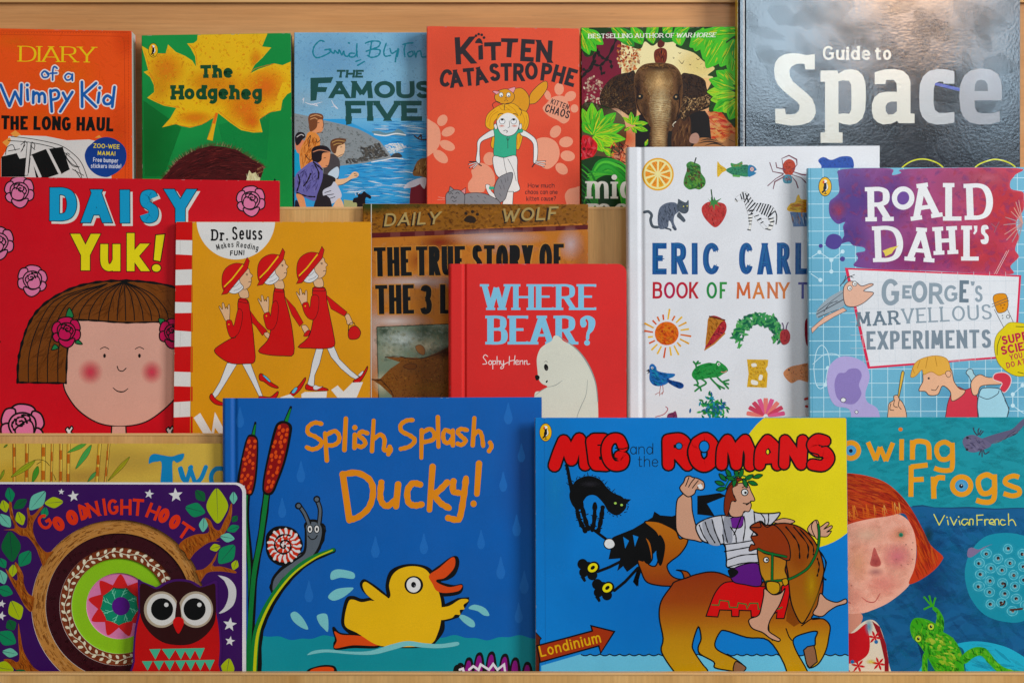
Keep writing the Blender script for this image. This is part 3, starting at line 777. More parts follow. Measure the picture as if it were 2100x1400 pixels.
B.p('30,655 150,680 240,705 400,740 500,770 560,800 620,835 660,860 700,910 735,960 750,985 640,1000 560,1020 480,1030 370,1042 300,1100 30,1200', '#8b9194')
B.daubs('36,670 240,712 400,748 560,808 660,868 740,975 600,1000 380,1035 300,1090 36,1180', 620, 22, 10, ['#9aa3a6', '#7f8786', '#a9b0b2', '#8c8a84', '#757a78'], 15, 60, .5, smooth=False)
B.daubs('500,895 560,905 650,870 735,970 600,1000 380,1035 420,985 540,975', 240, 26, 14, ['#4c4a48', '#5a5650', '#3f3f40', '#6b655c'], 20, 60, .8, smooth=False)
B.b('740,975 770,950 805,950 825,975 780,985', '#3d4246'); B.ll('~600,1015 700,998 760,985 830,990', 7, '#e8ecf2')
B.ll('~915,822 950,845 1000,850 1040,835|940,840 960,820 968,840', 10, '#4a3a38'); B.dots('962,820', 10, '#3a2a28')
# figures (plain painted children)
SK, SK2, DK = '#e29a6c', '#f0bd94', '#241d22'
B.b('30,930 60,950 90,1000 95,1100 30,1120', '#1d9fc4'); B.b('40,860 90,850 122,880 118,930 80,945 50,940', '#e08a66')
B.b('36,830 60,795 100,800 112,830 90,850 70,880 45,890', DK); B.ll('~50,830 80,812 100,820', 6, '#c9c2c0')
B.b('70,940 110,850 130,800 170,790 215,830 218,900 190,980 110,1060 80,1070', '#e0914a'); B.daubs('80,940 130,820 200,830 205,900 180,980 90,1060', 60, 50, 10, ['#c2702c', '#f0a862', '#a85a24'], 110, 30, .6)
B.ll('~130,850 150,820 135,900|~190,840 200,870 225,850|~110,960 150,1000 190,930', 5, DK)
B.b('150,780 150,700 200,680 240,700 246,760 225,798 190,800', SK); B.b('133,690 150,660 200,655 240,668 242,700 205,705 195,760 150,790 138,740', '#7a4a30')
B.ll('~150,680 190,668 230,680|~150,700 180,690 200,700', 6, '#d8a070'); B.ll('200,728 214,724|~240,700 246,740 240,765|~200,800 225,795 240,800', 4, DK)
B.b('300,900 340,850 395,870 404,920 385,965 340,975', SK2); B.b('297,900 300,860 340,840 410,845 395,880 350,900 335,950 310,940', '#6b4630'); B.ll('~310,870 350,855 400,862|~320,890 350,878 380,880', 5, '#c8a060'); B.ll('370,905 382,903|~350,975 375,962 395,955', 4, DK)
B.b('255,1020 280,960 330,960 365,1010 360,1100 340,1160 250,1140', '#4c4648'); B.b('280,1100 340,1050 360,1070 350,1130 300,1140', '#c6d4e0')
B.b('310,1130 350,1140 420,1130 455,1095 480,1085 505,1100 495,1125 450,1140 390,1175 330,1190', SK2); B.ll('~325,1188 390,1178 450,1145|~470,1100 490,1105|~475,1115 495,1118', 4, DK)
B.b('160,960 165,910 230,895 290,930 290,1000 270,1050 220,1050 190,1010', SK); B.b('163,1000 160,920 210,893 270,900 298,940 240,950 230,1000 200,1020', DK); B.ll('~170,940 220,925 290,940', 7, '#c98a6a'); B.ll('248,985 262,982|~262,1040 285,1045', 4, DK)
B.b('205,1150 220,1100 330,1130 310,1200 250,1270 190,1280', '#2c282b'); B.b('240,1230 300,1190 330,1160 380,1260 330,1310 270,1320', '#c9cad8')
B.ll('~255,1240 300,1225|~260,1260 320,1250|~270,1290 330,1270', 5, DK)
B.b('190,1290 260,1260 300,1300 300,1400 180,1400', '#2c262a'); B.b('320,1330 360,1280 390,1320 395,1400 300,1400', SK2)
B.b('38,1120 90,1060 170,1010 230,1050 240,1130 200,1250 180,1300 100,1270 40,1240', '#6f6aa8'); B.daubs('50,1130 160,1030 220,1070 190,1230 60,1230', 70, 50, 9, ['#8d86c4', '#57508c', '#453f6c'], 110, 40, .7)
B.ll('~60,1110 70,1160 50,1230|~180,1030 210,1090 205,1140|~100,1190 130,1150 150,1100|~50,1240 120,1265 180,1270|~170,1015 215,1050 235,1070', 10, DK, wob=.3)
B.b('45,1250 95,1265 115,1330 130,1400 95,1400 65,1320', SK); B.b('38,1300 60,1310 80,1400 38,1400', '#282430')
B.p('395,1290 480,1300 540,1400 395,1400', '#a8a878'); 
B.b('462,1310 470,1280 500,1270 490,1240 520,1250 545,1230 565,1245 595,1265 590,1285 555,1280 550,1400 490,1400 492,1320', '#211a1d'); B.ll('~485,1260 478,1240 490,1228|~500,1250 520,1230', 4, '#d8dce4')
B.b('905,1110 915,1050 945,1000 990,985 1040,990 1040,1130 960,1120', '#8a6236'); B.daubs('915,1100 930,1020 1030,1000 1035,1110', 50, 40, 9, ['#c99a58', '#5c3c20', '#d8b070'], 100, 30, .7)
B.b('880,1320 890,1200 930,1150 1040,1140 1040,1400 890,1400', '#7c2430'); B.b('835,1205 870,1165 960,1130 1000,1140 930,1190 870,1205', '#d4d4e0'); B.b('940,1140 1000,1130 990,1210 960,1180', '#d8d6de')
B.part('author_name')
TL = '#1f7e92'
B.ll('~250,128 220,122 180,160 168,210 190,245 230,240 290,210 295,185 255,190|~290,190 320,215 330,195 352,215 362,190 380,225 395,200 400,225 420,238 440,215|~470,215 440,215 440,240 475,238 495,200|~492,145 490,200 495,240|430,138 436,140|485,274 520,262|498,303 548,274', 11, TL, wob=.2)
B.ll('~555,140 600,125 660,130 650,165 600,185 560,200|~600,130 590,190 580,235|~600,185 660,190 650,230 600,245 570,230|~708,140 690,200 700,235 740,230|~735,180 750,215 785,195|~795,180 780,240 775,275|~800,185 790,240|~830,150 870,140 905,138|~850,145 840,190 845,240|~895,200 865,215 880,240 905,225 900,200|~915,200 925,240 935,205 960,200 970,240 1000,240', 11, TL, wob=.2)
B.part('title')
GR = '#264f4c'
B.t('THE', 338, 394, 58, 198, 15, GR, it=.12, sp=.22, ser=.15)
B.p('150,395 318,390 300,432 210,436 205,462 275,464 262,500 200,500 193,560 150,566', GR)
B.t('AMOUS', 288, 545, 126, 760, 36, GR, it=-.02, sp=.12, hr=.8, jit=.01)
B.t('FIVE', 412, 712, 148, 560, 40, GR, it=-.03, sp=.13, hr=.85, ser=.1); B.p('412,700 452,700 452,732 412,742', GR)
B.done()
# ---- coral kitten paperback
B = book('paperback_book', 'coral paperback with a girl carrying a ginger kitten on her head',
         '875,54 1188,59 1189,440 875,440', .066, '#e25c42', thick=.013, finish='satin')
B.frame(870, 40, 3.5); B.part('illustration')
B.glow(200, 250, 300, 300, '#e2644a', .5); B.glow(900, 1000, 300, 300, '#e66048', .5); B.l('46,60 52,1400', 3, '#dd5740')
PW = '#f3a083'
def paw(cx, cy, big, toes):
    B.b(big, PW)
    for a in toes.split(): x, y, rx, ry, r_ = [float(v) for v in a.split(',')]; B.e(x, y, rx, ry, PW, rot=r_)
paw(0, 0, '0,728 60,735 105,775 118,840 105,910 60,960 0,970', '130,725,34,44,35 172,806,50,32,-25 166,905,34,58,-65 118,985,36,62,-50')
paw(0, 0, '810,860 880,848 945,880 972,950 955,1020 900,1070 850,1062 800,1000 795,920', '942,806,36,48,35 1018,880,50,38,-10 1030,980,52,38,10 986,1072,50,36,40')
paw(0, 0, '340,1080 400,1030 470,1060 505,1120 500,1190 440,1215 420,1240 330,1240 315,1180 345,1130', '470,1000,45,48,20')
paw(0, 0, '850,640 880,600 920,560 980,548 1020,570 1045,650 1040,720 1000,748 950,720 890,690', '968,500,34,44,0 1048,552,44,34,-30 886,545,22,36,-20 1078,640,28,30,0')
paw(0, 0, '1010,1280 1030,1225 1080,1208 1140,1210 1140,1400 1060,1400', '')
K = '#302a2e'
# kitten on top
B.b('752,600 760,540 800,490 850,450 882,450 880,500 840,560 800,600 762,608', '#dc9a2e', o=K, ow=4)
B.b('640,500 700,495 745,540 755,600 740,650 700,690 670,650 600,610 560,560 590,510', '#dc9a2e', o=K, ow=4)
B.b('440,760 450,690 500,640 560,610 640,605 700,650 740,670 752,730 735,790 690,820 660,720 600,680 540,700 500,740 505,800 470,790', '#f2ae2e', o=K, ow=3)
B.ll('~450,740 470,690 510,650|~470,770 480,700 530,660|~560,620 600,640 640,680|~600,615 640,640 670,680|~700,670 720,720 710,780|~730,690 740,740 720,790|~540,625 560,650 610,650', 3, '#b87a1c')
B.b('478,900 490,840 505,790 530,780 545,840 540,900 515,935 490,925', '#f2ae2e', o=K, ow=3); B.b('645,900 650,840 680,790 708,800 705,850 680,930 655,925', '#f2ae2e', o=K, ow=3)
B.ll('~500,840 510,870 505,910|~520,820 528,870|~665,850 670,900|~690,820 685,880', 3, '#b87a1c')
B.b('505,555 530,515 590,500 640,530 645,570 610,605 555,605 520,590', '#dc9a2e', o=K, ow=4)
B.p('520,540 490,520 500,512 545,520', '#eaa0a8', o=K, ow=3); B.p('600,500 650,485 655,495 640,530', '#eaa0a8', o=K, ow=3)
for x in (552, 605): B.e(x, 542, 15, 17, '#f0ece6', o=K, ow=3); B.e(x+2, 550, 5, 5, K)
B.ll('~582,560 588,568 594,560|~575,585 588,578 600,585', 3, K)
B.ll('~500,640 490,610 520,590 545,600|~575,650 580,610 620,600|~690,690 700,660 680,640', 4, K)
# girl
W_ = '#e8e4e0'
B.b('500,790 440,820 385,870 380,940 372,1015 400,1030 398,940 410,880 470,850 510,830', W_, o=K, ow=4); B.b('690,790 740,810 800,860 815,930 808,1015 785,1030 785,960 780,890 740,850 695,830', W_, o=K, ow=4)
B.ll('375,1025 318,1040|375,1035 325,1065|380,1040 350,1070|392,1040 410,1050|375,1022 325,1022|805,1025 870,1040|800,1035 860,1058|800,1020 870,1018|792,1035 775,1058', 8, K); B.ll('375,1027 322,1041|377,1035 330,1062|382,1038 352,1066|805,1027 866,1040|800,1035 856,1055|800,1022 866,1020', 4, W_)
B.b('500,780 545,790 600,830 650,800 700,785 705,810 665,830 660,960 650,985 560,990 500,975 505,850', '#3fae8a', o=K, ow=3); B.ll('600,835 600,925|~590,850 600,870 612,850', 3, K)
B.b('495,985 570,992 660,980 668,1080 672,1160 684,1225 600,1240 560,1160 510,1100', W_, o=K, ow=4); B.ll('~570,995 580,1060 600,1130|~600,1000 640,1080 660,1160', 3, K)
B.p('585,1235 640,1235 630,1400 545,1400 560,1330', W_, o=K, ow=4); B.b('440,1190 470,1190 480,1230 520,1270 500,1285 460,1250', W_, o=K, ow=3); B.p('465,1200 515,1200 515,1222 465,1220', '#3fae8a')
B.b('525,770 520,720 545,680 600,668 650,680 680,720 680,770 650,820 600,838 550,818', W_, o=K, ow=4)
B.b('520,730 540,680 600,655 660,680 690,740 650,690 600,672 555,690', '#f2ae2e')
for x in (560, 642): B.e(x, 732, 20, 20, '#f3f0ea', o=K, ow=3); B.e(x, 720, 10, 7, K)
B.l('610,730 614,772 600,778', 3, K); B.l('570,800 585,796 598,804 590,812', 4, K, smooth=True); B.ll('~530,688 548,676 566,680|~640,678 660,680 672,692', 5, K)
B.glow(556, 765, 26, 10, '#e8856a', .8); B.glow(648, 765, 26, 10, '#e8856a', .8)
B.b('500,760 515,750 525,780 510,790', W_, o=K, ow=3); B.b('682,760 697,748 700,780 684,790', W_, o=K, ow=3)
# grey kitten
B.b('520,1290 500,1230 525,1150 570,1115 632,1100 628,1160 600,1230 580,1290 540,1315', '#87868a', o=K, ow=4); B.ll('~550,1150 560,1180|~580,1140 585,1170|~600,1130 600,1160|~540,1190 552,1220|~570,1190 575,1220|~540,1250 552,1270', 3, '#4c4a50')
B.b('280,1270 340,1245 430,1250 500,1280 540,1310 560,1400 270,1400', '#87868a', o=K, ow=4); B.ll('~330,1270 345,1280|~380,1265 395,1275|~430,1275 445,1285|~360,1300 375,1310|~420,1300 435,1310', 3, '#4c4a50')
B.b('155,1300 160,1250 200,1225 250,1225 285,1250 290,1300 270,1400 170,1400', '#87868a', o=K, ow=4)
B.p('175,1245 185,1198 215,1222', '#87868a', o=K, ow=4); B.p('262,1232 298,1208 294,1256', '#e08f90', o=K, ow=4)
B.ll('~180,1255 195,1245 205,1255|~225,1250 240,1240 252,1252|~190,1285 205,1270 220,1285 235,1272|~200,1300 215,1308 230,1300', 4, K); B.ll('100,1275 150,1282|95,1295 148,1292', 2, '#f0c0b0')
B.part('title')
B.t('K', 228, 325, 195, 135, 38, K, sp=.1, rot=-3); B.p('388,190 420,182 424,288 390,292', K)
B.p('430,166 552,162 552,192 512,194 514,294 482,296 478,195 430,196', K); B.p('552,136 676,138 672,166 634,168 624,274 590,272 596,165 552,163', K)
B.t('EN', 688, 300, 160, 226, 33, K, rot=3.4, sp=.18)
B.b('365,170 378,145 395,135 412,150 420,178 400,172', K); B.dots('372,118 391,107 413,112 429,132', 10, K)
B.t('CATASTROPHE', 104, 0, 128, 990, 27, K, path='100,472 200,490 300,478 400,468 500,442 600,440 700,440 800,436 900,446 1000,468 1070,486', jit=.03, sp=.14)
B.part('series_name')
B.t('KITTEN', 905, 605, 40, 135, 6, K, rot=20, cap='r', sp=.25); B.t('CHAOS', 862, 662, 58, 180, 9, K, rot=17, cap='r', sp=.2)
B.part('tagline')
for i, (tx, x, y, w) in enumerate((('How much', 745, 1208, 190), ('chaos can one', 725, 1255, 232), ('kitten cause?', 733, 1302, 212))): B.t(tx, x, y, 34, w, 4, K, cap='r', jit=.03)
B.done()
# ---- elephant paperback
B = book('paperback_book', 'jungle paperback with an elephant facing forward between bright green leaves',
         '1191,57 1508,55 1508,440 1192,440', .086, '#33111f', thick=.018, finish='satin', spine='#d8b010')
B.frame(1180, 40, 3.5); B.part('illustration')
B.p('46,60 330,60 330,700 46,700', '#5c1730', g=('#8a2038', 'v'))
B.p('330,60 1160,60 1160,420 330,420', '#f2dca8'); B.p('330,420 1160,420 1160,1400 330,1400', '#eec08a', g=('#c23418', 'v')); B.p('46,700 330,700 330,1400 46,1400', '#caa080', g=('#a8341c', 'v'))
B.glow(900, 330, 200, 160, '#f7d68c', .9); B.glow(1080, 700, 180, 90, '#d0432c', .9); B.glow(1060, 820, 160, 70, '#f0a050', .9); B.glow(300, 690, 150, 90, '#eec9a0', .9); B.glow(350, 850, 120, 90, '#e0653c', .9)
B.daubs('300,180 460,160 470,300 420,370 330,380', 220, 26, 18, ['#c2582c', '#f0c88a', '#8a2c20', '#f6e2b0', '#d87a40'], 40, 80, .7)
B.daubs('70,420 190,440 190,620 70,640', 120, 24, 18, ['#e8c8a8', '#7a2434', '#f0dcc0', '#a8525a'], 40, 80, .6)
B.daubs('960,640 1150,640 1150,860 960,860', 120, 60, 22, ['#e0502c', '#f2a058', '#c8302c', '#f6c078'], 10, 40, .5)
B.ll('~46,420 120,330 180,330 240,260 290,150|~120,320 150,240 200,280 250,300 260,350|~150,240 160,220 170,260|~180,330 190,390 210,380|~60,360 100,370 140,300', 16, '#1c0c12', wob=.5)
B.b('570,225 620,205 655,225 655,290 630,328 585,325 565,280', '#6c2c1a'); B.b('590,165 610,140 640,160 636,190 612,205 592,195', '#5a2415'); B.daubs('580,230 640,220 640,300 590,310', 26, 30, 7, ['#a85a30', '#2c100c'], 80, 20, .8)
B.ll('~700,270 705,280 712,275|~738,238 750,245 760,238|~740,290 765,318 780,295|~760,318 775,310|~815,320 825,328 832,320|~868,345 880,352|~868,280 880,290 895,280|~895,325 910,318|~920,345 930,352', 5, '#33201c', taper=(.4, 1, .4))
# elephant
D1, D2, M1, L1, L2 = '#1a120e', '#33241a', '#6d4c30', '#b98f5e', '#e2c28c'
B.p('430,700 560,640 760,650 820,680 860,660 930,655 960,700 975,860 985,1400 430,1400', '#1d1512')
B.b('700,780 760,700 820,700 830,800 820,940 700,940', '#4c3020'); B.daubs('700,760 820,700 820,940 700,940', 60, 60, 10, ['#6b4830', '#2c1a12', '#8a6240'], 100, 20, .6)
earL = '430,390 380,382 300,400 240,440 195,500 175,560 185,620 240,640 300,640 350,670 400,700 440,680'
B.b(earL, D2); B.daubs(earL, 420, 26, 9, ['#1c120e', '#4a3222', '#5c4028', '#2a1c14'], 120, 60, .7); B.daubs('190,500 260,450 320,560 380,680 200,620', 120, 14, 6, ['#8a6c48', '#6a4c30', '#a08258'], 60, 80, .5)
earR = '760,400 820,390 880,405 930,440 945,500 985,580 975,620 920,650 850,670 810,700 780,730 750,690 745,560'
B.b(earR, D2); B.daubs(earR, 300, 26, 9, ['#1c120e', '#4a3222', '#2a1c14'], 60, 60, .7); B.daubs('770,560 860,560 960,540 975,600 900,650 820,660 775,720 755,680', 200, 18, 7, ['#a08058', '#8a6642', '#d0aa78', '#5c4230'], 120, 60, .8)
head = '430,560 420,470 430,390 480,330 560,312 660,315 720,340 760,400 770,500 760,620 735,700 710,760 690,800 660,860 660,1400 530,1400 530,880 540,800 520,740 480,690 440,640'
B.b(head, M1)
B.daubs(head, 900, 28, 10, ['#54381f', '#7a5834', '#86623c', '#6a4a2c', '#3c2818'], 90, 50, .3)
B.within = spline(pts(head), True)
for x, y, rx, ry, c, a in ((600, 450, 110, 130, '#dcb47c', 1), (610, 640, 85, 180, '#f0d4a4', 1), (605, 850, 66, 170, '#e4c08c', 1), (600, 1050, 60, 200, '#c09860', .8), (450, 500, 40, 150, '#2c1c12', .8), (745, 480, 34, 150, '#3c2818', .7), (500, 650, 36, 120, '#3c2818', .7), (700, 700, 34, 120, '#3c2818', .7), (590, 345, 150, 40, '#2c1c12', .7), (540, 400, 60, 60, '#8c6840', .6), (660, 400, 60, 60, '#8c6840', .6), (535, 900, 20, 300, '#2c1c12', .7), (662, 900, 20, 300, '#2c1c12', .7)): B.glow(x, y, rx, ry, c, a)
B.within = None
B.daubs('500,400 600,370 680,400 700,520 680,650 640,720 560,720 520,600', 620, 16, 6, ['#cfa870', '#b48c58', '#e4c492', '#9a7446', '#8a6238'], 80, 60, .3)
B.daubs('545,560 660,560 690,640 670,800 640,900 640,1400 550,1400 545,800 530,700', 420, 34, 5, ['#d8b47c', '#ecd2a0', '#b48c58', '#8a6840'], 0, 14, .35)
for i in range(34): y = 590 + i*13; k = min(1, i/20); B.l([(545-6*k, y), (600, y+7), (668-10*k, y-2)], 3, '#7a5430', smooth=True, wob=.5, a=.8)
B.b('437,560 455,535 485,545 480,570 455,575', D1); B.b('700,560 720,535 745,545 740,575 715,580', D1); B.dots('462,552 722,556', 7, '#c8a070')
B.ll('~430,480 450,520 440,600 480,690 540,780|~760,470 740,520 748,600 730,700 700,770', 9, '#2c1c12', wob=.4, a=.7)
B.ll('~690,600 715,650 705,720|~470,600 500,640 510,700', 6, '#4a3020', wob=.4)
B.daubs('440,380 500,330 640,318 740,370 700,360 560,345', 120, 30, 6, ['#3c2818', '#8a6238'], 10, 60, .8)
B.b('740,1400 800,1000 850,900 900,850 1000,860 1060,880 1160,850 1160,1400', '#a8744a'); B.ll('~900,870 950,860 1010,870|~880,890 960,876 1060,895|~930,905 1000,890 1080,915|~960,850 990,870|~1000,850 1020,872|~1100,860 1140,880', 10, '#20140f', taper=(.3, 1, .3)); B.b('820,880 830,830 870,815 890,850 870,890', '#b08878')
# leaves
def frond(P, c1, c2, vein='#e2dc3c', n=5):
    P = pts(P); tip, root, w = P[0], P[1], P[2][0]; dx, dy = tip[0]-root[0], tip[1]-root[1]; m = math.hypot(dx, dy); nx, ny = -dy/m, dx/m
    sh = [(0, 0), (.25, .55), (.5, 1), (.72, .85), (.9, .4), (1, 0)]
    Q = [(root[0]+dx*t+nx*w*f, root[1]+dy*t+ny*w*f) for t, f in sh] + [(root[0]+dx*t-nx*w*f, root[1]+dy*t-ny*w*f) for t, f in reversed(sh[1:-1])]
    B.b(Q, c1); B.daubs([(root[0]+dx*t+nx*w*f*.9, root[1]+dy*t+ny*w*f*.9) for t, f in sh] + [(root[0]+dx*t-nx*w*f*.9, root[1]+dy*t-ny*w*f*.9) for t, f in reversed(sh[1:-1])], 22, m*.35, 9, [c1, c2, vein, '#2f9e34'], math.degrees(math.atan2(dy, dx)), 10, .6)
    B.l([(root[0]+dx*.06, root[1]+dy*.06), (root[0]+dx*.9, root[1]+dy*.9)], 5, vein, taper=(1, .2), a=.8)
B.l('705,770 700,755 720,735', 7, '#d8cfb8', smooth=True, taper=(.4, 1))
B.b('590,60 800,60 1000,70 1020,130 960,165 860,160 720,160 640,165 600,120', '#1f6a28')
g1, g2, g3 = '#4cb52c', '#7fd034', '#2a8c30'
random.seed(5)
B.b('46,60 700,60 640,110 560,190 500,160 470,210 410,200 360,140 300,120 240,90 190,140 150,200 120,260 60,250', '#16401c', a=.85)
B.b('820,70 1160,60 1160,720 1110,740 1040,660 960,660 975,560 945,520 990,420 950,400 1000,350 920,300 850,240 720,190 800,120', '#16401c', a=.9)
B.b('46,620 200,620 320,680 360,760 360,880 300,960 200,990 46,990', '#16381a', a=.6)
for a_ in ('100,60 60,60 20', '200,180 40,60 48', '150,230 30,80 42', '100,255 40,90 38', '420,195 290,40 50', '370,160 250,40 40', '480,180 400,40 48', '560,175 520,40 40', '520,120 600,30 40', '630,100 700,30 40', '760,190 720,60 50', '700,130 820,50 44', '860,230 920,60 60', '820,200 1000,60 60', '920,290 1010,80 62', '940,350 1080,120 70', '1040,340 1140,140 66', '900,130 1160,60 50', '1000,110 1160,100 52', '1120,420 1170,160 60', '1150,300 1180,120 50'):
    frond(a_, random.choice([g1, g3, g1]), g2)
for a_ in ('945,520 1150,530 44', '960,430 1150,500 46', '1010,370 1150,470 46', '1070,360 1150,460 40', '970,580 1150,545 44', '990,655 1150,570 46', '1060,665 1150,590 46', '1105,720 1160,600 44'):
    frond(a_, random.choice([g1, '#8cc832']), g2)
for a_ in ('50,640 125,830 34', '118,600 125,830 44', '190,640 125,830 40', '290,670 130,830 44', '355,760 130,830 40', '360,860 130,835 36', '290,900 130,840 40', '50,740 125,830 36', '200,950 125,840 36', '340,700 420,760 14', '400,665 405,760 20', '455,690 410,760 18', '520,745 410,750 18', '520,800 415,770 18', '440,815 400,770 14', '350,800 400,770 12', '280,980 190,920 26', '500,910 520,860 12'):
    frond(a_, random.choice([g1, '#6fc42c', '#9ed028']), g2)
B.b('46,850 90,835 130,860 158,900 150,950 110,1000 46,1025', '#c8182c'); B.daubs('46,850 130,860 150,950 60,1020', 50, 50, 16, ['#e8344a', '#9c1020', '#f0606a'], 60, 60, .6); B.dots('62,930', 12, '#5c0a18')
B.daubs('240,870 380,900 420,1000 330,1050 240,990', 60, 60, 10, ['#2c0c10', '#7a1c1c', '#e07048'], 60, 60, .8)
B.p('40,1010 150,980 260,990 370,1060 380,1400 40,1400', '#0f3a1c')
for i in range(13): B.l([(60+i*3, 1330-i*20), (150+i*14, 1040+i*8), (300+i*4, 1020+i*30), (380, 1080+i*34)], 26, random.choice([g3, '#37a038', '#54b83c']), smooth=True, taper=(.3, 1, .5))
for i in range(9): B.l([(46, 1040+i*36), (110, 1100+i*40), (150, 1200+i*40), (160, 1400)], 16, random.choice([g3, '#2a7c2c', '#54b83c']), smooth=True, taper=(.3, 1, .5))
B.part('tagline')
B.t('BESTSELLING AUTHOR OF', 92, 137, 32, 618, 6, '#e8ecdc', hr=.6, ser=.5, sp=.22, rot=-.5); B.t('WAR HORSE', 722, 131, 32, 284, 6, '#e8ecdc', hr=.6, ser=.5, it=.25, sp=.2, rot=-.5)
B.part('author_name')
for a_ in ((82, 1286, 'mic', 340), (92, 1446, 'mor', 400)): B.t(a_[2], a_[0], a_[1], 176, a_[3], 32, '#e8e6dc', hr=.45, ser=.35, sp=.26)
B.done()
# ---- dark glossy space hardback
B = book('hardback_book', 'large dark shiny hardback with pale block lettering reflecting the room, top right corner',
         '1513,-60 2092,-60 2092,440 1513,440', .076, '#171b22', thick=.020, kind='hardback', finish='foil', groove=(11, 17, .0007), spine='#c8a80c')
B.frame(1500, 0, 3.5); B.part('cover_print')
B.l('32,-200 32,1400', 7, '#c8a80c')
B.p('2062,-200 2100,-200 2100,1400 2070,1400', '#050505'); B.daubs('100,-100 2040,-100 2040,1100 100,1100', 120, 300, 160, ['#20262e', '#14171c', '#0e1218'], 20, 60, .2, smooth=False)
B.part('circle_print'); B.ll('~1195,1240 1240,1190 1300,1155 1370,1142 1440,1155 1500,1185 1550,1240|~1715,1240 1770,1185 1840,1155 1900,1145 1970,1160 2020,1185 2060,1225', 9, '#d8d820')
B.part('blue_streak'); B.l('1462,602 1640,645', 22, '#3c48a0', cap='b')  # one straight blue streak laid on the dark cover
B.part('title', 'silver')
TI = '#ccc8ba'
B.t('Guide', 656, 432, 100, 340, 17, TI, ser=.2, sp=.3, hr=.9); B.t('to', 1030, 432, 100, 116, 17, TI, sp=.3, hr=.9)
B.p('598,390 598,500 530,500 526,462 505,458 470,460 430,480 415,510 420,550 440,585 480,620 540,670 580,710 600,760 606,810 590,850 560,880 500,898 430,903 316,885 314,782 384,782 390,820 420,823 460,818 485,795 490,760 475,735 430,700 370,650 330,605 312,560 306,500 315,450 340,415 380,392 430,384 480,385 540,398', TI)
B.p('640,508 760,508 768,530 810,505 860,498 910,510 945,545 962,600 965,700 960,790 940,850 900,885 850,898 800,890 770,880 770,950 798,952 798,1026 640,1026 640,952 672,950 672,588 640,588', TI)
B.p('768,585 800,578 845,582 860,610 862,700 860,790 845,818 800,815 768,820', '#3a4048')
B.p('1028,520 1100,500 1170,497 1230,510 1270,545 1285,590 1285,815 1314,818 1314,885 1200,885 1190,868 1150,888 1090,895 1050,880 1020,850 1008,800 1008,750 1025,700 1060,670 1110,660 1188,660 1185,600 1165,575 1110,575 1105,605 1028,606', TI)
B.p('1188,730 1188,800 1160,822 1125,824 1108,800 1106,765 1120,740 1145,730', '#3a4048')
B.p('1600,515 1600,602 1525,602 1518,588 1490,586 1462,600 1452,640 1450,740 1460,790 1490,812 1540,812 1600,805 1600,880 1540,892 1470,895 1410,880 1370,840 1352,790 1348,700 1352,610 1375,550 1420,510 1480,497 1545,500', '#a8aaac')
B.p('1940,722 1745,722 1748,775 1765,805 1800,816 1870,815 1925,800 1928,872 1860,892 1780,895 1710,880 1665,840 1645,790 1635,700 1642,610 1670,545 1715,508 1790,494 1860,500 1910,530 1935,580 1942,640', '#8e8f94')
B.p('1745,655 1748,610 1762,582 1790,573 1820,580 1838,605 1842,655', '#3a4048')
B.done()
# ================================================================== middle row
# ---- red children's picture book
B = book('picture_book', "bright red picture book with a brown-haired child's face and pink roses",
         '-60,362 573,371 573,905 -60,905', .036, '#cc0430', thick=.004, finish='satin')
B.frame(0, 350, 2.545); B.part('illustration')
K = '#150a10'
def rose(cx, cy, r, c, flip=1):
    ''' a rose of outlined petals: outer petals first, then the spiral at the heart '''
    f = lambda S_: [(cx + flip*x*r, cy + y*r) for x, y in pts(S_)]
    for q in ('-.35,-.95 .25,-1 .6,-.7 .3,-.4 -.4,-.45 -.6,-.7', '.35,-.75 .8,-.75 1,-.2 .75,.1 .4,-.1', '-.45,-.65 -.85,-.55 -1,-.05 -.7,.25 -.4,0', '.6,-.1 .98,0 .95,.5 .55,.65 .35,.3', '-.7,.1 -.95,.35 -.75,.7 -.3,.75 -.3,.3', '-.5,.55 0,.6 .6,.5 .45,.95 .05,1.15 -.4,.9'):
        B.b(f(q), c, o=K, ow=r*.09)
    B.b(f('-.55,-.35 -.1,-.6 .4,-.5 .65,-.1 .5,.35 .1,.65 -.35,.55 -.6,.15'), c, o=K, ow=r*.09)
    B.b(f('-.5,0 -.3,-.25 .1,-.05 .35,.2 .2,.55 -.2,.6 -.5,.4'), c, o=K, ow=r*.08)
    B.ll('|'.join('~' + ' '.join('%g,%g' % p for p in f(q)) for q in ('-.2,-.15 -.05,-.4 .25,-.35 .3,-.1 .1,.02 -.05,-.1 .02,-.22 .15,-.2', '-.35,-.2 -.3,-.45 .05,-.5', '.35,-.3 .5,-.05 .4,.2')), r*.09, K, wob=.3)
PK = '#df7fa4'
rose(100, 108, 76, PK); rose(-10, 374, 80, PK); rose(170, 570, 76, PK, -1); rose(118, 1330, 112, PK, -1); rose(1308, 155, 74, PK); B.dots('-2,892', 6, K)
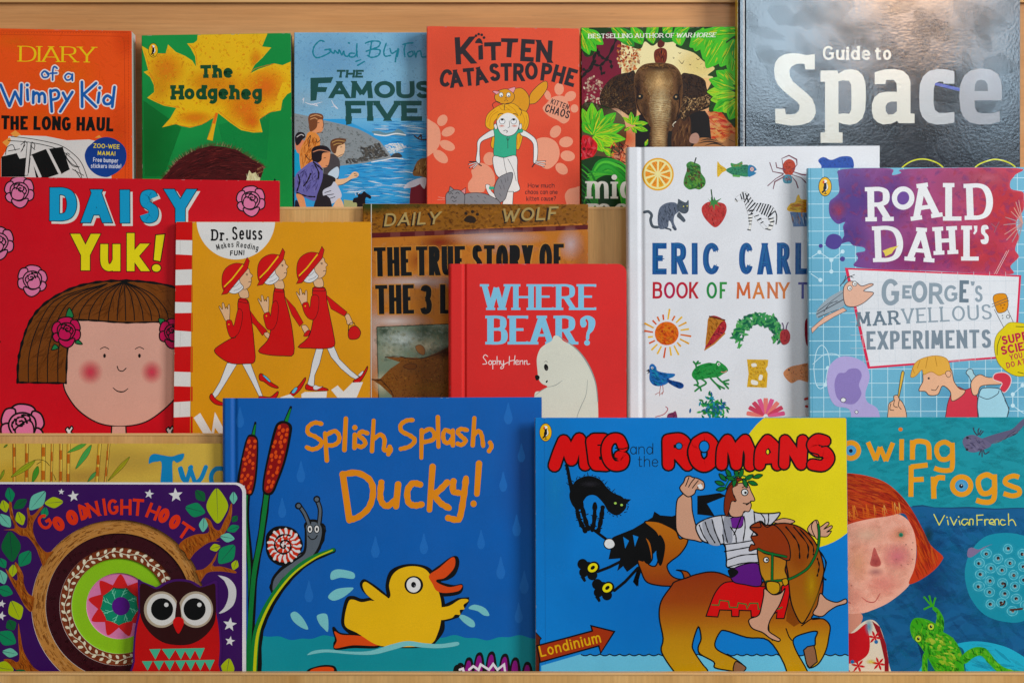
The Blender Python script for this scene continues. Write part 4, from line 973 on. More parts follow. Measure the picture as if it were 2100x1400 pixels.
# head
hair = '92,1105 95,1000 115,900 150,800 205,720 290,655 400,605 520,580 640,574 760,580 900,605 1050,670 1150,760 1200,900 1220,1105'
B.p(spline(pts('330,1110 345,1160 400,1240 480,1300 560,1328 660,1332 760,1310 850,1250 930,1170 960,1110 960,780 400,780 350,900')), '#d9a593', o=K, ow=7)
B.p('585,1334 655,1334 660,1395 580,1395', '#d9a593'); B.ll('583,1335 580,1395|657,1335 660,1395', 7, K)
for x in (355, 880):
    B.b([(x + a*26, 1360 + b*26) for a, b in pts('-.9,.8 -.2,.3 -.5,-.4 0,-.9 .25,-.5 .7,-1.1 1,-.6 .6,.1 1.2,.5 1.2,1.4 -.9,1.4')], '#ddd8d4', o=K, ow=7)
B.p(spline(pts(hair)) + [(960, 1105), (960, 800), (940, 792), (780, 790), (640, 792), (500, 782), (400, 778), (372, 840), (352, 940), (345, 1108), (92, 1105)], '#764420')
B.daubs('92,1105 95,1000 115,900 150,800 205,720 290,655 400,605 520,580 640,574 760,580 900,605 930,770 640,775 420,765 345,900 330,1095', 260, 90, 10, ['#6a3c1a', '#824e28', '#7a4622'], 90, 40, .4, field=lambda x, y: math.degrees(math.atan2(y-560, x-645)), smooth=False)
B.l(spline(pts(hair)), 12, K, wob=.35)
for x0 in (148, 195, 248, 302): B.l([(x0, 1104), (x0+6, 950 - (x0-148)*.2), (x0+60, 790 - (x0-148)*.25), (x0 + 160 - (x0-148)*.2, 665), (560, 590)], 5, K, smooth=True)
for x0 in (410, 462, 515, 565, 612, 656, 702, 748, 792, 836, 880): B.l([(x0, 780), (x0 + (645-x0)*.08, 720), (x0 + (645-x0)*.4, 640), (645, 578)], 5, K, smooth=True)
B.ll('~400,778 500,782 640,792 780,790 910,786|~400,778 372,840 352,940 345,1108|~88,1104 200,1106 345,1108', 9, K, wob=.3)
B.b('345,760 362,715 384,762', '#2a7a48', o=K, ow=5); B.b('270,935 285,905 305,925', '#2a7a48', o=K, ow=5); B.b('405,880 430,905 395,900', '#2a7a48', o=K, ow=5); B.b('828,772 860,778 842,808', '#2a7a48', o=K, ow=5)
rose(345, 838, 74, '#c4105a'); rose(905, 845, 72, '#c4105a', -1)
B.glow(472, 1050, 68, 70, '#d8485c', .95); B.glow(792, 1050, 60, 66, '#d8485c', .95)
# plain friendly features (a stand-in face)
B.e(546, 965, 7, 11, K); B.e(728, 965, 7, 11, K); B.ll('~524,930 546,920 568,930|~706,930 728,920 750,930', 4, K); B.l('612,1020 620,1040 640,1045 658,1030', 5, K, smooth=True)
B.l('590,1132 614,1150 645,1152 668,1136', 7, K, smooth=True, taper=(.5, 1, .5))
B.part('title')
for D, x, y, w in (('D', 258, 262, 140), ('A', 428, 270, 150), ('I', 627, 272, 56), ('S', 728, 274, 98), ('Y', 868, 268, 146)):
    B.t(D, x, y, 172, w, 50, '#189bc4', hr=.72 if D != 'I' else 1, o=(K, 4), sh=('#d9d6ce', 13, 13, 3), jit=.008)
Y2 = '#e6d518'
B.t('Y', 380, 520, 190, 132, 46, Y2, hr=.9, o=(K, 4)); B.t('u', 524, 524, 190, 104, 40, Y2, hr=.9, o=(K, 4)); B.t('k', 662, 524, 198, 104, 40, Y2, hr=.9, o=(K, 4))
B.p('812,335 862,330 838,475 800,468', Y2, o=K, ow=5); B.e(816, 508, 25, 22, Y2, o=K, ow=5)
B.done()
# ---- yellow striped-spine picture book
B = book('picture_book', 'mustard yellow picture book with striped red and white spine edge and three marching red figures',
         '361,455 761,455 757,905 355,905', .028, '#dc9a00', thick=.006, finish='satin', spine='#e8e4de')
B.frame(340, 430, 2.979); B.part('spine_print')
B.p('50,60 163,60 150,1430 30,1430', '#dcd9d4')
for a, b_, c_, d in ((60, 60, 185, 187), (272, 278, 368, 364), (462, 458, 563, 566), (632, 630, 736, 745), (838, 834, 988, 992), (1077, 1080, 1175, 1168), (1268, 1262, 1430, 1430)):
    B.p([(45, a), (164, b_), (164, d), (45, c_)], '#cc0c14')
B.p('163,60 166,60 152,1430 147,1430', '#b8860c'); B.ll('88,185 88,272|88,1180 86,1262|90,745 88,838', 2, '#bdbab4')
B.part('badge'); B.p(ring(428, 62, 240, 242, 0, 60, 0, 180), '#dedbd6')
B.part('illustration')
K = '#1a0f10'; RD = '#cc0610'; SK = '#dfb48c'; WH = '#dcdad8'
def walker(dx, dy, legs, arm, hx=0, hy=0):
    T = lambda S_, kx=0, ky=0: [(x + dx + kx, y + dy + ky) for x, y in pts(S_)]
    if legs == 1:
        B.p(T('375,935 440,935 370,1050 320,1130 300,1150 282,1130 330,1050'), WH, o=K, ow=3); B.p(T('465,938 515,930 560,1050 590,1130 600,1170 575,1150 530,1060'), WH, o=K, ow=3)
        B.b(T('280,1122 268,1150 300,1185 345,1195 350,1180 320,1165 300,1150'), RD, o=K, ow=4); B.b(T('570,1140 600,1140 640,1142 685,1108 680,1140 640,1165 580,1165'), RD, o=K, ow=4)
    if legs == 2:
        B.p(T('920,845 962,850 940,940 910,1010 905,1085 860,1085 880,1010 895,930'), WH, o=K, ow=3); B.p(T('985,845 1028,835 1060,910 1130,980 1180,1020 1170,1040 1130,1020 1070,970 1010,900'), WH, o=K, ow=3)
        B.b(T('860,1065 890,1078 940,1080 985,1092 985,1104 900,1104 855,1094'), RD, o=K, ow=4); B.b(T('910,1070 940,1080 960,1078 920,1100 900,1090'), WH, o=K, ow=2)
        B.b(T('1145,1045 1185,1020 1210,990 1232,955 1228,985 1190,1048 1160,1056'), RD, o=K, ow=4); B.b(T('1175,1010 1200,985 1208,990 1190,1015'), WH, o=K, ow=2)
def body(P, arms, neck):
    B.p(spline(pts(P), True, 3), RD, o=K, ow=3)
def head(cx, cy, r=1):
    """a plain figure in a round red hat looking ahead"""
    q = lambda S_: [(cx + x*r, cy + y*r) for x, y in pts(S_)]
    B.b(q('-30,55 20,60 30,110 -20,110'), SK, o=K, ow=3)
    B.b(q('-30,-50 10,-75 35,-60 40,-40 56,-22 46,-8 48,10 40,40 10,62 -25,50 -40,10'), SK, o=K, ow=3)
    B.b(q('-90,75 -85,30 -50,-20 -30,-25 -20,20 0,50 -30,80 -60,88'), WH, o=K, ow=3); B.ll('|'.join('~' + ' '.join('%g,%g' % p for p in q(z)) for z in ('-60,70 -30,60 -10,45', '-75,50 -45,40 -25,20')), 2, K)
    B.b(q('-130,40 -128,-30 -100,-75 -50,-98 0,-92 12,-80 -60,10 -110,70'), RD, o=K, ow=3)
    B.p(q('-134,94 -112,52 2,-90 22,-134 36,-112 24,-62 -100,88'), RD, o=K, ow=3); B.l(q('-116,44 -70,-2 -6,-84'), 8, '#e8c020')
    B.ll('|'.join('~' + ' '.join('%g,%g' % p for p in q(z)) for z in ('14,-30 20,-34 26,-30', '30,18 40,14 44,18')), 3, K); B.e(cx+21*r, cy-26*r, 3, 4, K)
walker(0, 0, 1, 0)
def hand(x, y): B.b([(x+a, y+b) for a, b in pts('0,60 -20,20 -40,-20 -38,-30 -20,-10 -22,-45 -12,-48 -2,-15 4,-25 12,-12 14,-35 24,-38 26,0 24,40 22,58')], SK, o=K, ow=3)
hand(366, 618); hand(604, 572); hand(838, 532)
B.p('512,610 560,680 620,740 590,768 550,710 518,680', RD, o=K, ow=3); B.b('600,755 622,748 640,770 625,785 610,775', SK, o=K, ow=3)
B.p(spline(pts('445,545 500,552 515,620 530,720 540,820 544,925 490,940 400,938 330,900 296,858 340,820 400,785 430,770 440,650'), True, 3), RD, o=K, ow=4)
B.p(spline(pts('370,680 400,675 415,710 432,640 445,605 468,625 462,700 440,760 400,782 378,740'), True, 3), RD, o=K, ow=3); B.dots('385,700', 4, '#e8c020')
B.p('728,530 790,600 840,690 818,712 770,640', RD, o=K, ow=3); B.b('830,710 855,705 875,735 860,768 840,740', SK, o=K, ow=3); B.b('842,770 862,740 882,738 870,770', RD, o=K, ow=3)
B.p(spline(pts('665,478 718,482 728,540 755,640 775,750 782,880 720,892 620,885 566,862 620,800 640,740 650,620'), True, 3), RD, o=K, ow=4)
B.p(spline(pts('598,640 632,625 640,650 650,580 672,555 688,590 680,680 655,730 620,728 605,690'), True, 3), RD, o=K, ow=3); B.dots('615,648', 4, '#e8c020')
walker(0, 0, 2, 0)
B.p('975,515 1040,570 1108,625 1090,650 1010,605', RD, o=K, ow=3); B.b('1095,650 1115,635 1135,670 1142,700 1110,700 1105,680', SK, o=K, ow=3)
B.l('1115,745 1120,700 1150,690 1160,730', 4, K, smooth=True); B.b('1115,745 1135,715 1165,712 1190,745 1180,780 1150,792 1120,785', RD, o=K, ow=4)
B.p(spline(pts('898,478 972,478 985,560 1005,660 1025,760 1030,832 960,848 880,845 808,838 870,780 895,700 905,600'), True, 3), RD, o=K, ow=4)
B.p(spline(pts('835,575 868,565 880,600 890,530 915,520 935,540 930,620 905,670 870,662 845,625'), True, 3), RD, o=K, ow=3); B.dots('852,588', 4, '#e8c020')
head(475, 425); head(692, 370); head(932, 358)
B.p('445,545 500,555 500,572 443,560', RD, o=K, ow=3); B.p('665,480 718,486 718,505 663,498', RD, o=K, ow=3); B.p('900,476 972,478 972,498 898,496', RD, o=K, ow=3)
B.b('570,1010 590,1002 640,1050 685,1080 680,1090 640,1078 600,1050 575,1040', RD, o=K, ow=4); B.b('590,1010 610,1015 640,1045 630,1050', '#6cc0e0', o=K, ow=3)
B.b('850,1025 852,1045 820,1100 780,1135 755,1135 770,1105 810,1075', RD, o=K, ow=4); B.b('768,1115 790,1085 805,1090 785,1120', '#6cc0e0', o=K, ow=3)
B.part('title')
B.p('170,1270 210,1240 280,1360 300,1234 350,1330 350,1400 300,1330 290,1400 250,1400', '#e4e0da')
B.t('WACKY', 175, 1440, 205, 300, 42, '#e4e0da', sp=.05) if False else None
B.p('828,1125 850,1112 905,1112 905,1160 830,1160', '#e4e0da'); B.p('905,1112 985,1108 980,1160 905,1160', '#e4e0da'); B.p('1010,1100 1050,1072 1085,1110 1140,1055 1205,1052 1160,1160 1060,1160', '#e4e0da'); B.p('700,1145 760,1125 800,1160 700,1160', '#e4e0da')
B.part('author_name')
B.t('Dr.', 278, 190, 70, 102, 11, '#141212', sp=.3, jit=.02, ser=.4); B.t('Seuss', 405, 184, 82, 185, 11, '#141212', sp=.22, jit=.03)
B.part('slogan')
B.t('Makes Reading', 312, 0, 36, 250, 5, '#141212', path='312,248 380,232 430,230 500,238 562,252', cap='r', sp=.3); B.t('FUN!', 392, 282, 32, 88, 6, '#141212', sp=.35, cap='r', rot=-3, it=.1)
B.done()
# ---- brown newspaper-look picture book
B = book('picture_book', 'brown picture book printed like an old newspaper, standing behind the small red board book',
         '744,418 1206,419 1206,905 744,905', .036, '#b8742e', thick=.005, finish='satin')
B.frame(740, 400, 2.979); B.part('cover_print')
B.p('10,50 1390,55 1390,170 60,235 10,235', '#8a5a20')
B.daubs('10,50 1390,55 1390,190 60,230 10,230', 700, 26, 14, ['#a06a22', '#7a4c1a', '#c08030', '#6a4018', '#9a6420'], 10, 60, .5, smooth=False)
B.glow(60, 60, 260, 70, '#2a4420', .95); B.glow(300, 55, 200, 40, '#4a4a20', .8); B.glow(700, 50, 400, 30, '#5a4a20', .6)
B.p('60,232 1390,182 1390,210 60,262', '#572022')
for x in (180, 330, 450, 570, 720, 870, 990, 1130, 1250): y = 247-(x-60)*.0376; B.p([(x, y-14), (x+60, y-16), (x+60, y+12), (x, y+14)], '#6e3a34')
B.daubs('60,262 1390,212 1390,1400 60,1400', 900, 50, 16, ['#cc8c48', '#b0703a', '#c8925c', '#a8683a', '#d8a468'], 10, 80, .16, smooth=False)
for x, y, rx, ry, c, a in ((820, 260, 330, 60, '#d8ccd0', .6), (1280, 300, 90, 110, '#d4c4c8', .6), (330, 530, 400, 50, '#d0bcb4', .8), (200, 770, 260, 60, '#d4c4bc', .85), (80, 900, 60, 300, '#d0bcb0', .7), (480, 290, 150, 60, '#8a3020', .8), (350, 400, 80, 80, '#93401e', .5), (1350, 500, 70, 300, '#a86a48', .6), (900, 330, 200, 40, '#c4a098', .6), (180, 620, 200, 60, '#c09060', .5)):
    B.glow(x, y, rx, ry, c, a)
B.l('64,50 64,1430', 5, '#c8c4b8', cap='b')
B.part('masthead')
for dx, dy, c in ((-10, 8, '#2e2212'), (0, 0, '#a8905c')):
    B.t('DAILY', 140+dx, 192+dy, 78, 335, 12, c, it=.22, jit=.03, rot=-2.5, sp=.4)
    B.t('WOLF', 860+dx, 166+dy, 80, 336, 13, c, it=.18, jit=.03, rot=-3, sp=.35)
B.b('630,150 660,125 700,140 695,170 645,165', '#2e2212'); B.dots('642,112 682,102 712,118', 10, '#2e2212')
B.part('title')
K = '#16140e'
for o_, c in ((5, '#c0843c'), (0, K)):
    for tx, x, y, w, r_ in (('THE', 82, 498, 230, -1.2), ('TRUE', 338, 492, 300, -.6), ('STORY', 680, 484, 372, 0), ('OF', 1090, 476, 150, 0), ('THE', 90, 728, 236, -1), ('3', 362, 728, 72, 0), ('L', 484, 724, 80, 0)):
        B.t(tx, x-o_, y+o_, 178+2*o_, w+2*o_, 33+2*o_, c, hr=.72, sp=.10, rot=r_)
B.part('picture')
pic = '98,806 540,786 560,786 620,1430 112,1430'
B.p(pic, '#74806c'); B.ll('98,806 560,786|98,806 114,1430', 5, '#2c2a20')
for x, y, rx, ry, c, a in ((250, 880, 150, 70, '#c4ccc4', .95), (400, 830, 120, 50, '#4a5a48', .8), (180, 950, 100, 60, '#b8b8a0', .8), (400, 920, 120, 60, '#d0c8a8', .8), (140, 830, 60, 40, '#3c4a3c', .8), (130, 1150, 60, 80, '#d8d0b0', .9), (500, 850, 80, 60, '#5a6a54', .7)): B.glow(x, y, rx, ry, c, a)
B.daubs('110,820 540,800 540,960 200,1000 120,1040', 260, 30, 22, ['#8e9a86', '#5c6a58', '#b4bcac', '#a09c7c'], 20, 60, .2)
fur_ = '68,1125 120,1120 180,1060 240,1020 150,990 260,990 380,995 470,960 560,915 560,1430 200,1430 190,1225 120,1160'
B.p(fur_, '#7a4c24')
B.b('335,925 365,915 390,940 385,975 350,960', '#9a6a40', o='#5c3818', ow=3)
B.daubs(fur_, 900, 14, 6, ['#94622e', '#5e3818', '#a87838', '#6c4420', '#4a2c14'], 40, 90, .6, smooth=False)
B.glow(520, 960, 120, 50, '#3c2010', .7); B.glow(300, 1060, 120, 50, '#8a5c34', .6); B.glow(420, 1180, 160, 60, '#a07030', .5)
B.b('260,1045 300,1028 340,1035 330,1060 290,1062', '#6a4020', o='#4a2c14', ow=4); B.ll('~150,990 230,985 320,1000 400,990 480,965 540,930|~120,1125 180,1190 200,1230|~68,1125 120,1130', 5, '#3c2410', wob=.3)
B.done()
# ---- small red board book
B = book('board_book', 'small red board book with pale blue lettering and a white polar bear looking down',
         '922,541 1285,541 1285,905 922,905', .008, '#d83a38', thick=.017, kind='hardback', finish='satin', groove=(25, 36, .0016), round_r=19)
B.frame(740, 400, 2.979); B.part('title')
LB = '#86c2dc'
B.t('WHERE', 738, 702, 158, 700, 34, LB, hr=.42, ser=.32, sp=.16); B.t('BEAR', 772, 912, 176, 545, 40, LB, hr=.42, ser=.3, sp=.12)
B.p(spline(pts('1340,790 1342,758 1370,738 1400,738 1428,758 1432,790 1420,825 1398,850 1394,880 1376,882 1378,845 1388,815 1390,775 1378,756 1372,765 1380,785 1370,805 1350,808')), LB); B.e(1382, 902, 18, 17, LB)
B.part('illustration')
BW = '#d7d6c6'
B.b('1165,890 1180,860 1210,862 1235,888 1290,920 1350,980 1400,1060 1435,1150 1448,1260 1450,1400 1440,1440 1090,1440 1060,1225 1100,1195 1140,1170 1105,1150 1085,1120 1080,1080 1075,1000 1095,940 1130,910', BW)
B.ll('~1210,862 1290,915 1350,975 1400,1055 1435,1150 1448,1260', 9, '#8f9490', taper=(.3, 1, .6)); B.ll('~1230,1132 1190,1160 1140,1172|~1385,1130 1375,1220 1340,1300 1320,1360 1315,1430|~1060,1228 1100,1195 1135,1175', 5, '#9a9e96', taper=(.5, 1, .4))
B.e(1132, 1052, 13, 21, '#1c1a1a', rot=-12); B.e(1137, 1062, 5, 8, '#4a4644'); B.b('1064,1105 1078,1098 1092,1108 1088,1125 1072,1130', '#1c1a1a'); B.e(1136, 1138, 5, 9, '#1c1a1a', rot=30); B.l('1122,1018 1132,1014 1140,1020', 3, '#6a6a64', smooth=True)
B.part('author_name')
B.ll('~775,985 760,975 748,990 762,1010 768,1028 745,1032|~790,1012 780,1020 786,1034 798,1030 798,1014 788,1010|~806,1010 806,1062|~806,1016 822,1012 822,1030 808,1032|~832,985 832,1034|~832,1018 846,1012 846,1034|~854,1012 856,1030 870,1032 872,1010|~872,1010 872,1050 858,1060 856,1050 890,1025 906,1022|~908,985 906,1036|~906,1014 935,1008|~942,980 936,1034|~945,1022 962,1018 958,1008 946,1014 948,1032 966,1032|~972,1010 972,1034|~972,1018 988,1010 990,1032|~1000,1010 1000,1034|~1000,1018 1014,1010 1016,1032 1032,1030', 4.5, '#e8e0dc')
B.done()
# ---- white collage hardback
B = book('hardback_book', 'white hardback with blue lettering between rows of collage fruit and animals',
         '1287,302 1804,299 1804,905 1290,905', .016, '#dcdde0', thick=.019, kind='hardback', finish='gloss', groove=(19, 36, .0017), spine='#dcdde0')
B.frame(1270, 290, 2.414); B.part('illustration')
def coll(P, base, cols, n, L=16, w=5, ang=30, da=60, a=.6, sm=True):
    P = pts(P); (B.b if sm else B.p)(P, base); B.daubs(P, n, L, w, cols, ang, da, a, smooth=sm)
# orange slice
B.e(191, 163, 79, 81, '#e2a81c'); B.e(191, 163, 71, 73, '#ecdf9c'); 
for k in range(10):
    a0 = 36*k - 18 + 6; P = [(191+12*math.cos(R(a0+13)), 163+12*math.sin(R(a0+13)))] + [(191+62*math.cos(R(a0+t)), 163+64*math.sin(R(a0+t))) for t in (0, 6, 13, 20, 26)]
    B.p(P, random.choice(['#e89c14', '#e4a81c', '#ea9210'])); B.daubs(P, 10, 14, 5, ['#f0b838', '#d88a10'], 36*k, 20, .6, smooth=False)
B.e(191, 163, 11, 11, '#e8dc98')
coll('372,105 350,100 332,115 335,140 322,180 320,215 345,238 375,235 400,238 425,215 425,185 405,155 400,120', '#3c7c34', ['#5a9a34', '#2c5c28', '#6a3428', '#78b040', '#244c24'], 90, 24, 12); B.ll('~372,108 376,95 380,82', 6, '#22281c')
coll('486,102 500,115 532,140 510,155 486,175', '#d8b018', ['#e8c838', '#b89010'], 18); coll('528,142 560,125 600,118 640,120 640,172 600,172 560,165', '#2c7c5c', ['#48a05c', '#1c5c48', '#3c8c6c', '#206850'], 70, 14, 6); coll('552,108 580,112 608,100 604,125 560,128', '#3c8c4c', ['#58a850', '#d06030'], 16); B.p('560,165 600,168 596,178 562,175', '#58a04c'); B.b('640,120 665,122 680,140 668,150 678,158 655,172 638,172', '#2878a0'); B.e(657, 138, 9, 10, '#e0c8c0', o='#c04848', ow=2); B.e(657, 138, 3, 4, '#303030')
coll('840,88 865,100 872,130 855,165 825,165 808,140 815,105', '#b44428', ['#d05c30', '#8c3020', '#c04c3c'], 40); coll('812,170 850,168 852,205 815,205', '#48889c', ['#78b4b8', '#283c5c', '#c05848'], 20)
B.ll('812,160 760,150 745,105|820,140 780,130 775,105|815,150 805,85 840,70|858,145 880,115 878,90 840,70|860,150 905,165 950,168|810,165 775,185 735,220|815,175 770,200 762,235|855,165 900,180 940,220|855,175 875,200 885,230', 5, '#703a48', wob=.3)
coll('985,95 1010,78 1050,92 1100,75 1150,80 1160,130 1120,150 1010,150 1000,120', '#2850a0', ['#3c68b8', '#1c3c84'], 60)
# grey cat
G1 = ['#586070', '#3c4450', '#788090', '#2c323c']
B.ll('~190,425 165,420 155,390 160,365 145,348 125,350', 14, '#4c545c'); coll('195,425 190,380 200,330 235,305 280,305 300,340 275,365 270,400 285,435 270,438 255,400 245,395 240,425 210,435', '#5c6474', G1, 110, 16, 4, 80, 30, .8)
coll('290,300 292,285 310,295 330,302 342,290 344,315 342,345 325,358 300,350 285,330', '#4c545c', G1, 40, 10, 4); coll('295,350 310,365 328,390 318,400 300,385 285,370', '#4c545c', G1, 12, 8, 4); B.ll('~230,430 250,435 255,440|~265,425 278,436', 8, '#3c4450'); B.dots('318,322 336,320', 3, '#d8d060')
# strawberry
coll('412,320 440,300 480,300 520,310 532,340 520,380 495,415 472,425 445,405 420,375 408,345', '#b83c38', ['#d0504c', '#9c2c2c', '#c44844', '#dc6860'], 130, 18, 7, 70, 30); B.b('438,282 452,295 455,275 466,290 470,275 480,292 505,282 485,305 500,325 475,312 470,340 460,315 445,325 452,305', '#3c8040'); B.ll('~462,292 458,265 455,240', 6, '#2c4c2c')
# zebra
B.b('572,292 580,275 600,262 610,250 635,255 650,275 672,305 710,308 750,318 772,340 775,375 760,375 765,400 755,435 730,435 748,410 735,385 705,385 712,405 735,430 720,435 692,405 670,375 660,370 655,400 650,435 640,438 645,400 638,365 630,340 618,300 595,292 580,300', '#e4e2dc', o='#8a8a86', ow=1)
for q in ('575,285 585,298', '600,262 607,285', '612,255 618,288', '625,258 640,300', '640,262 620,300', '650,280 625,315', '660,292 630,332', '672,306 635,345', '685,308 650,360', '700,308 680,345', '712,310 695,350', '725,312 705,358', '738,315 718,362', '750,320 728,370', '762,330 738,375', '770,345 745,368', '645,345 665,340', '640,365 660,358', '640,380 658,378', '642,395 656,394', '643,410 653,410', '670,372 690,365', '685,390 700,382', '700,405 712,398', '740,385 762,380', '748,400 765,396', '742,415 758,418'):
    B.l(q, 12, '#1e1e20', wob=.3, taper=(.5, 1, .5))
B.ll('635,436 650,440|725,432 748,438|~772,345 780,370 776,410', 5, '#1e1e20')
# cup cake
coll('845,350 960,348 945,420 862,422', '#5c7ca8', ['#88a4c4', '#3c5480', '#b0c0d0', '#c08858'], 50, 40, 5, 80, 10, .8, sm=False); coll('838,345 845,310 870,300 880,270 890,265 900,285 930,290 960,310 965,350', '#e0b42c', ['#ecc840', '#d09020', '#d87828'], 60, 40, 7, 5, 20)
# words
B.part('title')
for tx, x, w in (('ERIC', 163, 332), ('CARLE', 592, 420)):
    B.t(tx, x, 658, 156, w, 29, '#24558f', sp=.3, jit=.006)
B.daubs('150,500 1010,500 1010,662 150,662', 0, 1, 1, ['#fff'], 0, 0, .5)
for tx, x, w in (('ERIC', 163, 332), ('CARLE', 592, 420)):
    for dx, dy, wt, c in ((-8, -4, 4, '#2c6098'), (7, 3, 4, '#1c4878'), (2, -7, 3, '#2a6c94'), (-3, 6, 3, '#2f649c')):
        d = 29 - wt; hh = 156 - d
        B.t(tx, x + d/2 + dx, 658 - d/2 + dy, hh, w - d, wt, c, sp=(.3*156*.5 + d)/(hh*.5), cap='r', jit=.012)
for ch, x, w, c in (('B', 165, 48, '#b8303c'), ('O', 220, 56, '#b02c50'), ('O', 282, 58, '#b82c40'), ('K', 345, 44, '#b83038'), ('O', 433, 52, '#2c8444'), ('F', 497, 36, '#388c44'), ('M', 580, 72, '#cc6c40'), ('A', 660, 58, '#d08048'), ('N', 732, 52, '#c87850'), ('Y', 788, 54, '#d0804c'), ('T', 885, 44, '#5c5c98'), ('H', 942, 44, '#5c5c98')):
    B.t(ch, x, 778, 82, w, 12, c, jit=.01)
B.part('illustration')
# sun
coll([(235 + 59*math.cos(R(a)), 950 + 58*math.sin(R(a))) for a in range(0, 360, 20)], '#dc6c18', ['#e88820', '#c85014', '#e89c30', '#d86018'], 130, 22, 9)
for k in range(20):
    a = R(18*k + 5); r1, r2 = 68 + (k % 2)*2, random.choice([100, 112, 122, 95]); c = random.choice(['#e0a428', '#d87020', '#d05c1c', '#e8b838'])
    B.l([(235 + r1*math.cos(a), 950 + r1*math.sin(a)), (235 + r2*math.cos(a+.03), 950 + r2*math.sin(a+.03))], 8, c, cap='b', taper=(.9, 1.1))
B.dots('212,940 262,940', 6, '#a83c14'); B.l('215,970 238,980 262,965', 4, '#b0441c', smooth=True)
# pie
coll('447,868 520,885 522,945 430,1030 424,1028 430,990', '#a83038', ['#c84850', '#7c2028', '#4c2038', '#d86058'], 70, 16, 8); coll('447,868 515,884 500,900 460,960 428,1010 435,930', '#b87830', ['#cc9040', '#a06420'], 50, 20, 8, 60, 30); B.ll('447,866 522,884', 7, '#5c3018'); B.ll('424,1030 470,1000 522,950', 7, '#b87838')
# a plain green leafy arch
for k in range(46):
    t = k/45; a = math.pi*(1 - t); x = 690 + 95*math.cos(a)*1.05 + (0 if t > .1 else -10); y = 985 - 112*math.sin(a)**.75
    for m in range(4): px_, py_ = x + random.uniform(-26, 26), y + random.uniform(-20, 30); th = random.uniform(0, 3.1); c_, s_ = math.cos(th)*17, math.sin(th)*17; B.b([(px_-c_, py_-s_), (px_-s_*.4, py_+c_*.4), (px_+c_, py_+s_), (px_+s_*.4, py_-c_*.4)], random.choice(['#2f7c4c', '#3c8c54', '#256848', '#4c9c50', '#58a060', '#1f5c44']))
coll('800,940 830,930 846,960 838,995 812,1005 796,980', '#a83c40', ['#c05450', '#8c2c34'], 24); B.ll('~815,935 812,910 806,898|~826,932 830,908 836,896', 4, '#5c4068')
B.b('920,888 960,885 965,1005 925,1003', '#8c2434')
# bird, frog, cheese, fish
coll('150,1110 165,1100 182,1115 190,1135 230,1145 275,1150 268,1165 245,1175 240,1195 205,1210 170,1205 150,1180 150,1140', '#2c6cac', ['#3c84c4', '#1c5090', '#2a9cb8', '#204880'], 90, 22, 7, 30, 30); coll('235,1170 255,1180 310,1195 318,1215 295,1222 245,1195', '#1c4888', ['#2c60a0', '#14305c'], 30, 22, 5, 30, 15); B.p('148,1125 132,1135 145,1138 138,1150 152,1142', '#30303c'); B.dots('163,1120', 6, '#d8dce0'); B.dots('163,1120', 3, '#202020'); B.ll('205,1208 200,1240 178,1252|200,1240 200,1258|215,1205 218,1238 205,1250|218,1238 212,1252', 3, '#a86058')
coll('365,1135 390,1110 440,1095 475,1098 485,1085 505,1095 530,1115 538,1135 515,1150 490,1165 450,1170 420,1175 380,1180 360,1160', '#2c8c44', ['#44a854', '#1c6c34', '#38a04c'], 130, 22, 6, 10, 50); B.ll('~385,1130 380,1105 390,1088|380,1105 368,1090|384,1100 400,1096|~400,1170 430,1195 400,1215 375,1235|400,1215 385,1208|400,1215 405,1232|~480,1160 510,1190 540,1200|512,1190 540,1222|515,1188 542,1180|~450,1168 480,1200 520,1222|480,1200 500,1225|~380,1175 390,1200 372,1205', 9, '#2c7c40'); B.dots('492,1102', 8, '#e0e4dc'); B.dots('493,1103', 4, '#202020'); B.l('505,1140 520,1142 532,1135', 4, '#d88080', smooth=True)
coll('632,1078 738,1080 735,1110 725,1125 735,1150 730,1218 632,1215 640,1150', '#d8ac38', ['#e4c050', '#c49428', '#e0b848'], 110, 20, 8, 40, 60, sm=False); B.b('655,1100 675,1098 680,1112 658,1115', '#e6e2d8'); B.b('695,1155 710,1158 705,1180 690,1178', '#e6e2d8'); B.b('655,1180 685,1188 682,1205 655,1200', '#e6e2d8')
coll('812,1150 840,1118 890,1105 940,1100 960,1150 940,1190 890,1180 850,1195', '#d08c60', ['#e0a478', '#b87048', '#d89868'], 80, 14, 7, 40, 70); B.dots('840,1130', 5, '#504038')
for k in range(120): x, y = random.gauss(468, 36), random.gauss(1325, 30); th = random.uniform(0, 3.1); c_, s_ = math.cos(th)*13, math.sin(th)*13; B.b([(x-c_, y-s_), (x-s_*.4, y+c_*.4), (x+c_, y+s_), (x+s_*.4, y-c_*.4)], random.choice(['#2c7c38', '#3c9c48', '#2c5c8c', '#1c6c50', '#2c8ca0']))
for k in range(9):
    a = R(-170 + k*20); B.b([(725+20*math.cos(a-.3), 1360+20*math.sin(a-.3)), (725+88*math.cos(a-.13), 1360+84*math.sin(a-.13)), (725+96*math.cos(a), 1360+90*math.sin(a)), (725+88*math.cos(a+.13), 1360+84*math.sin(a+.13)), (725+20*math.cos(a+.3), 1360+20*math.sin(a+.3))], random.choice(['#d8608c', '#e08078', '#c84c64', '#e098a0']))
B.ll('~180,1362 220,1350 240,1325 230,1312', 4, '#a84858'); coll('240,1350 265,1340 280,1335 285,1375 240,1380', '#7c3c5c', ['#94507c', '#5c2c48'], 14)
B.ll('~920,1275 945,1270 940,1300|~925,1310 950,1320 945,1350', 12, '#b43c38')
B.done()
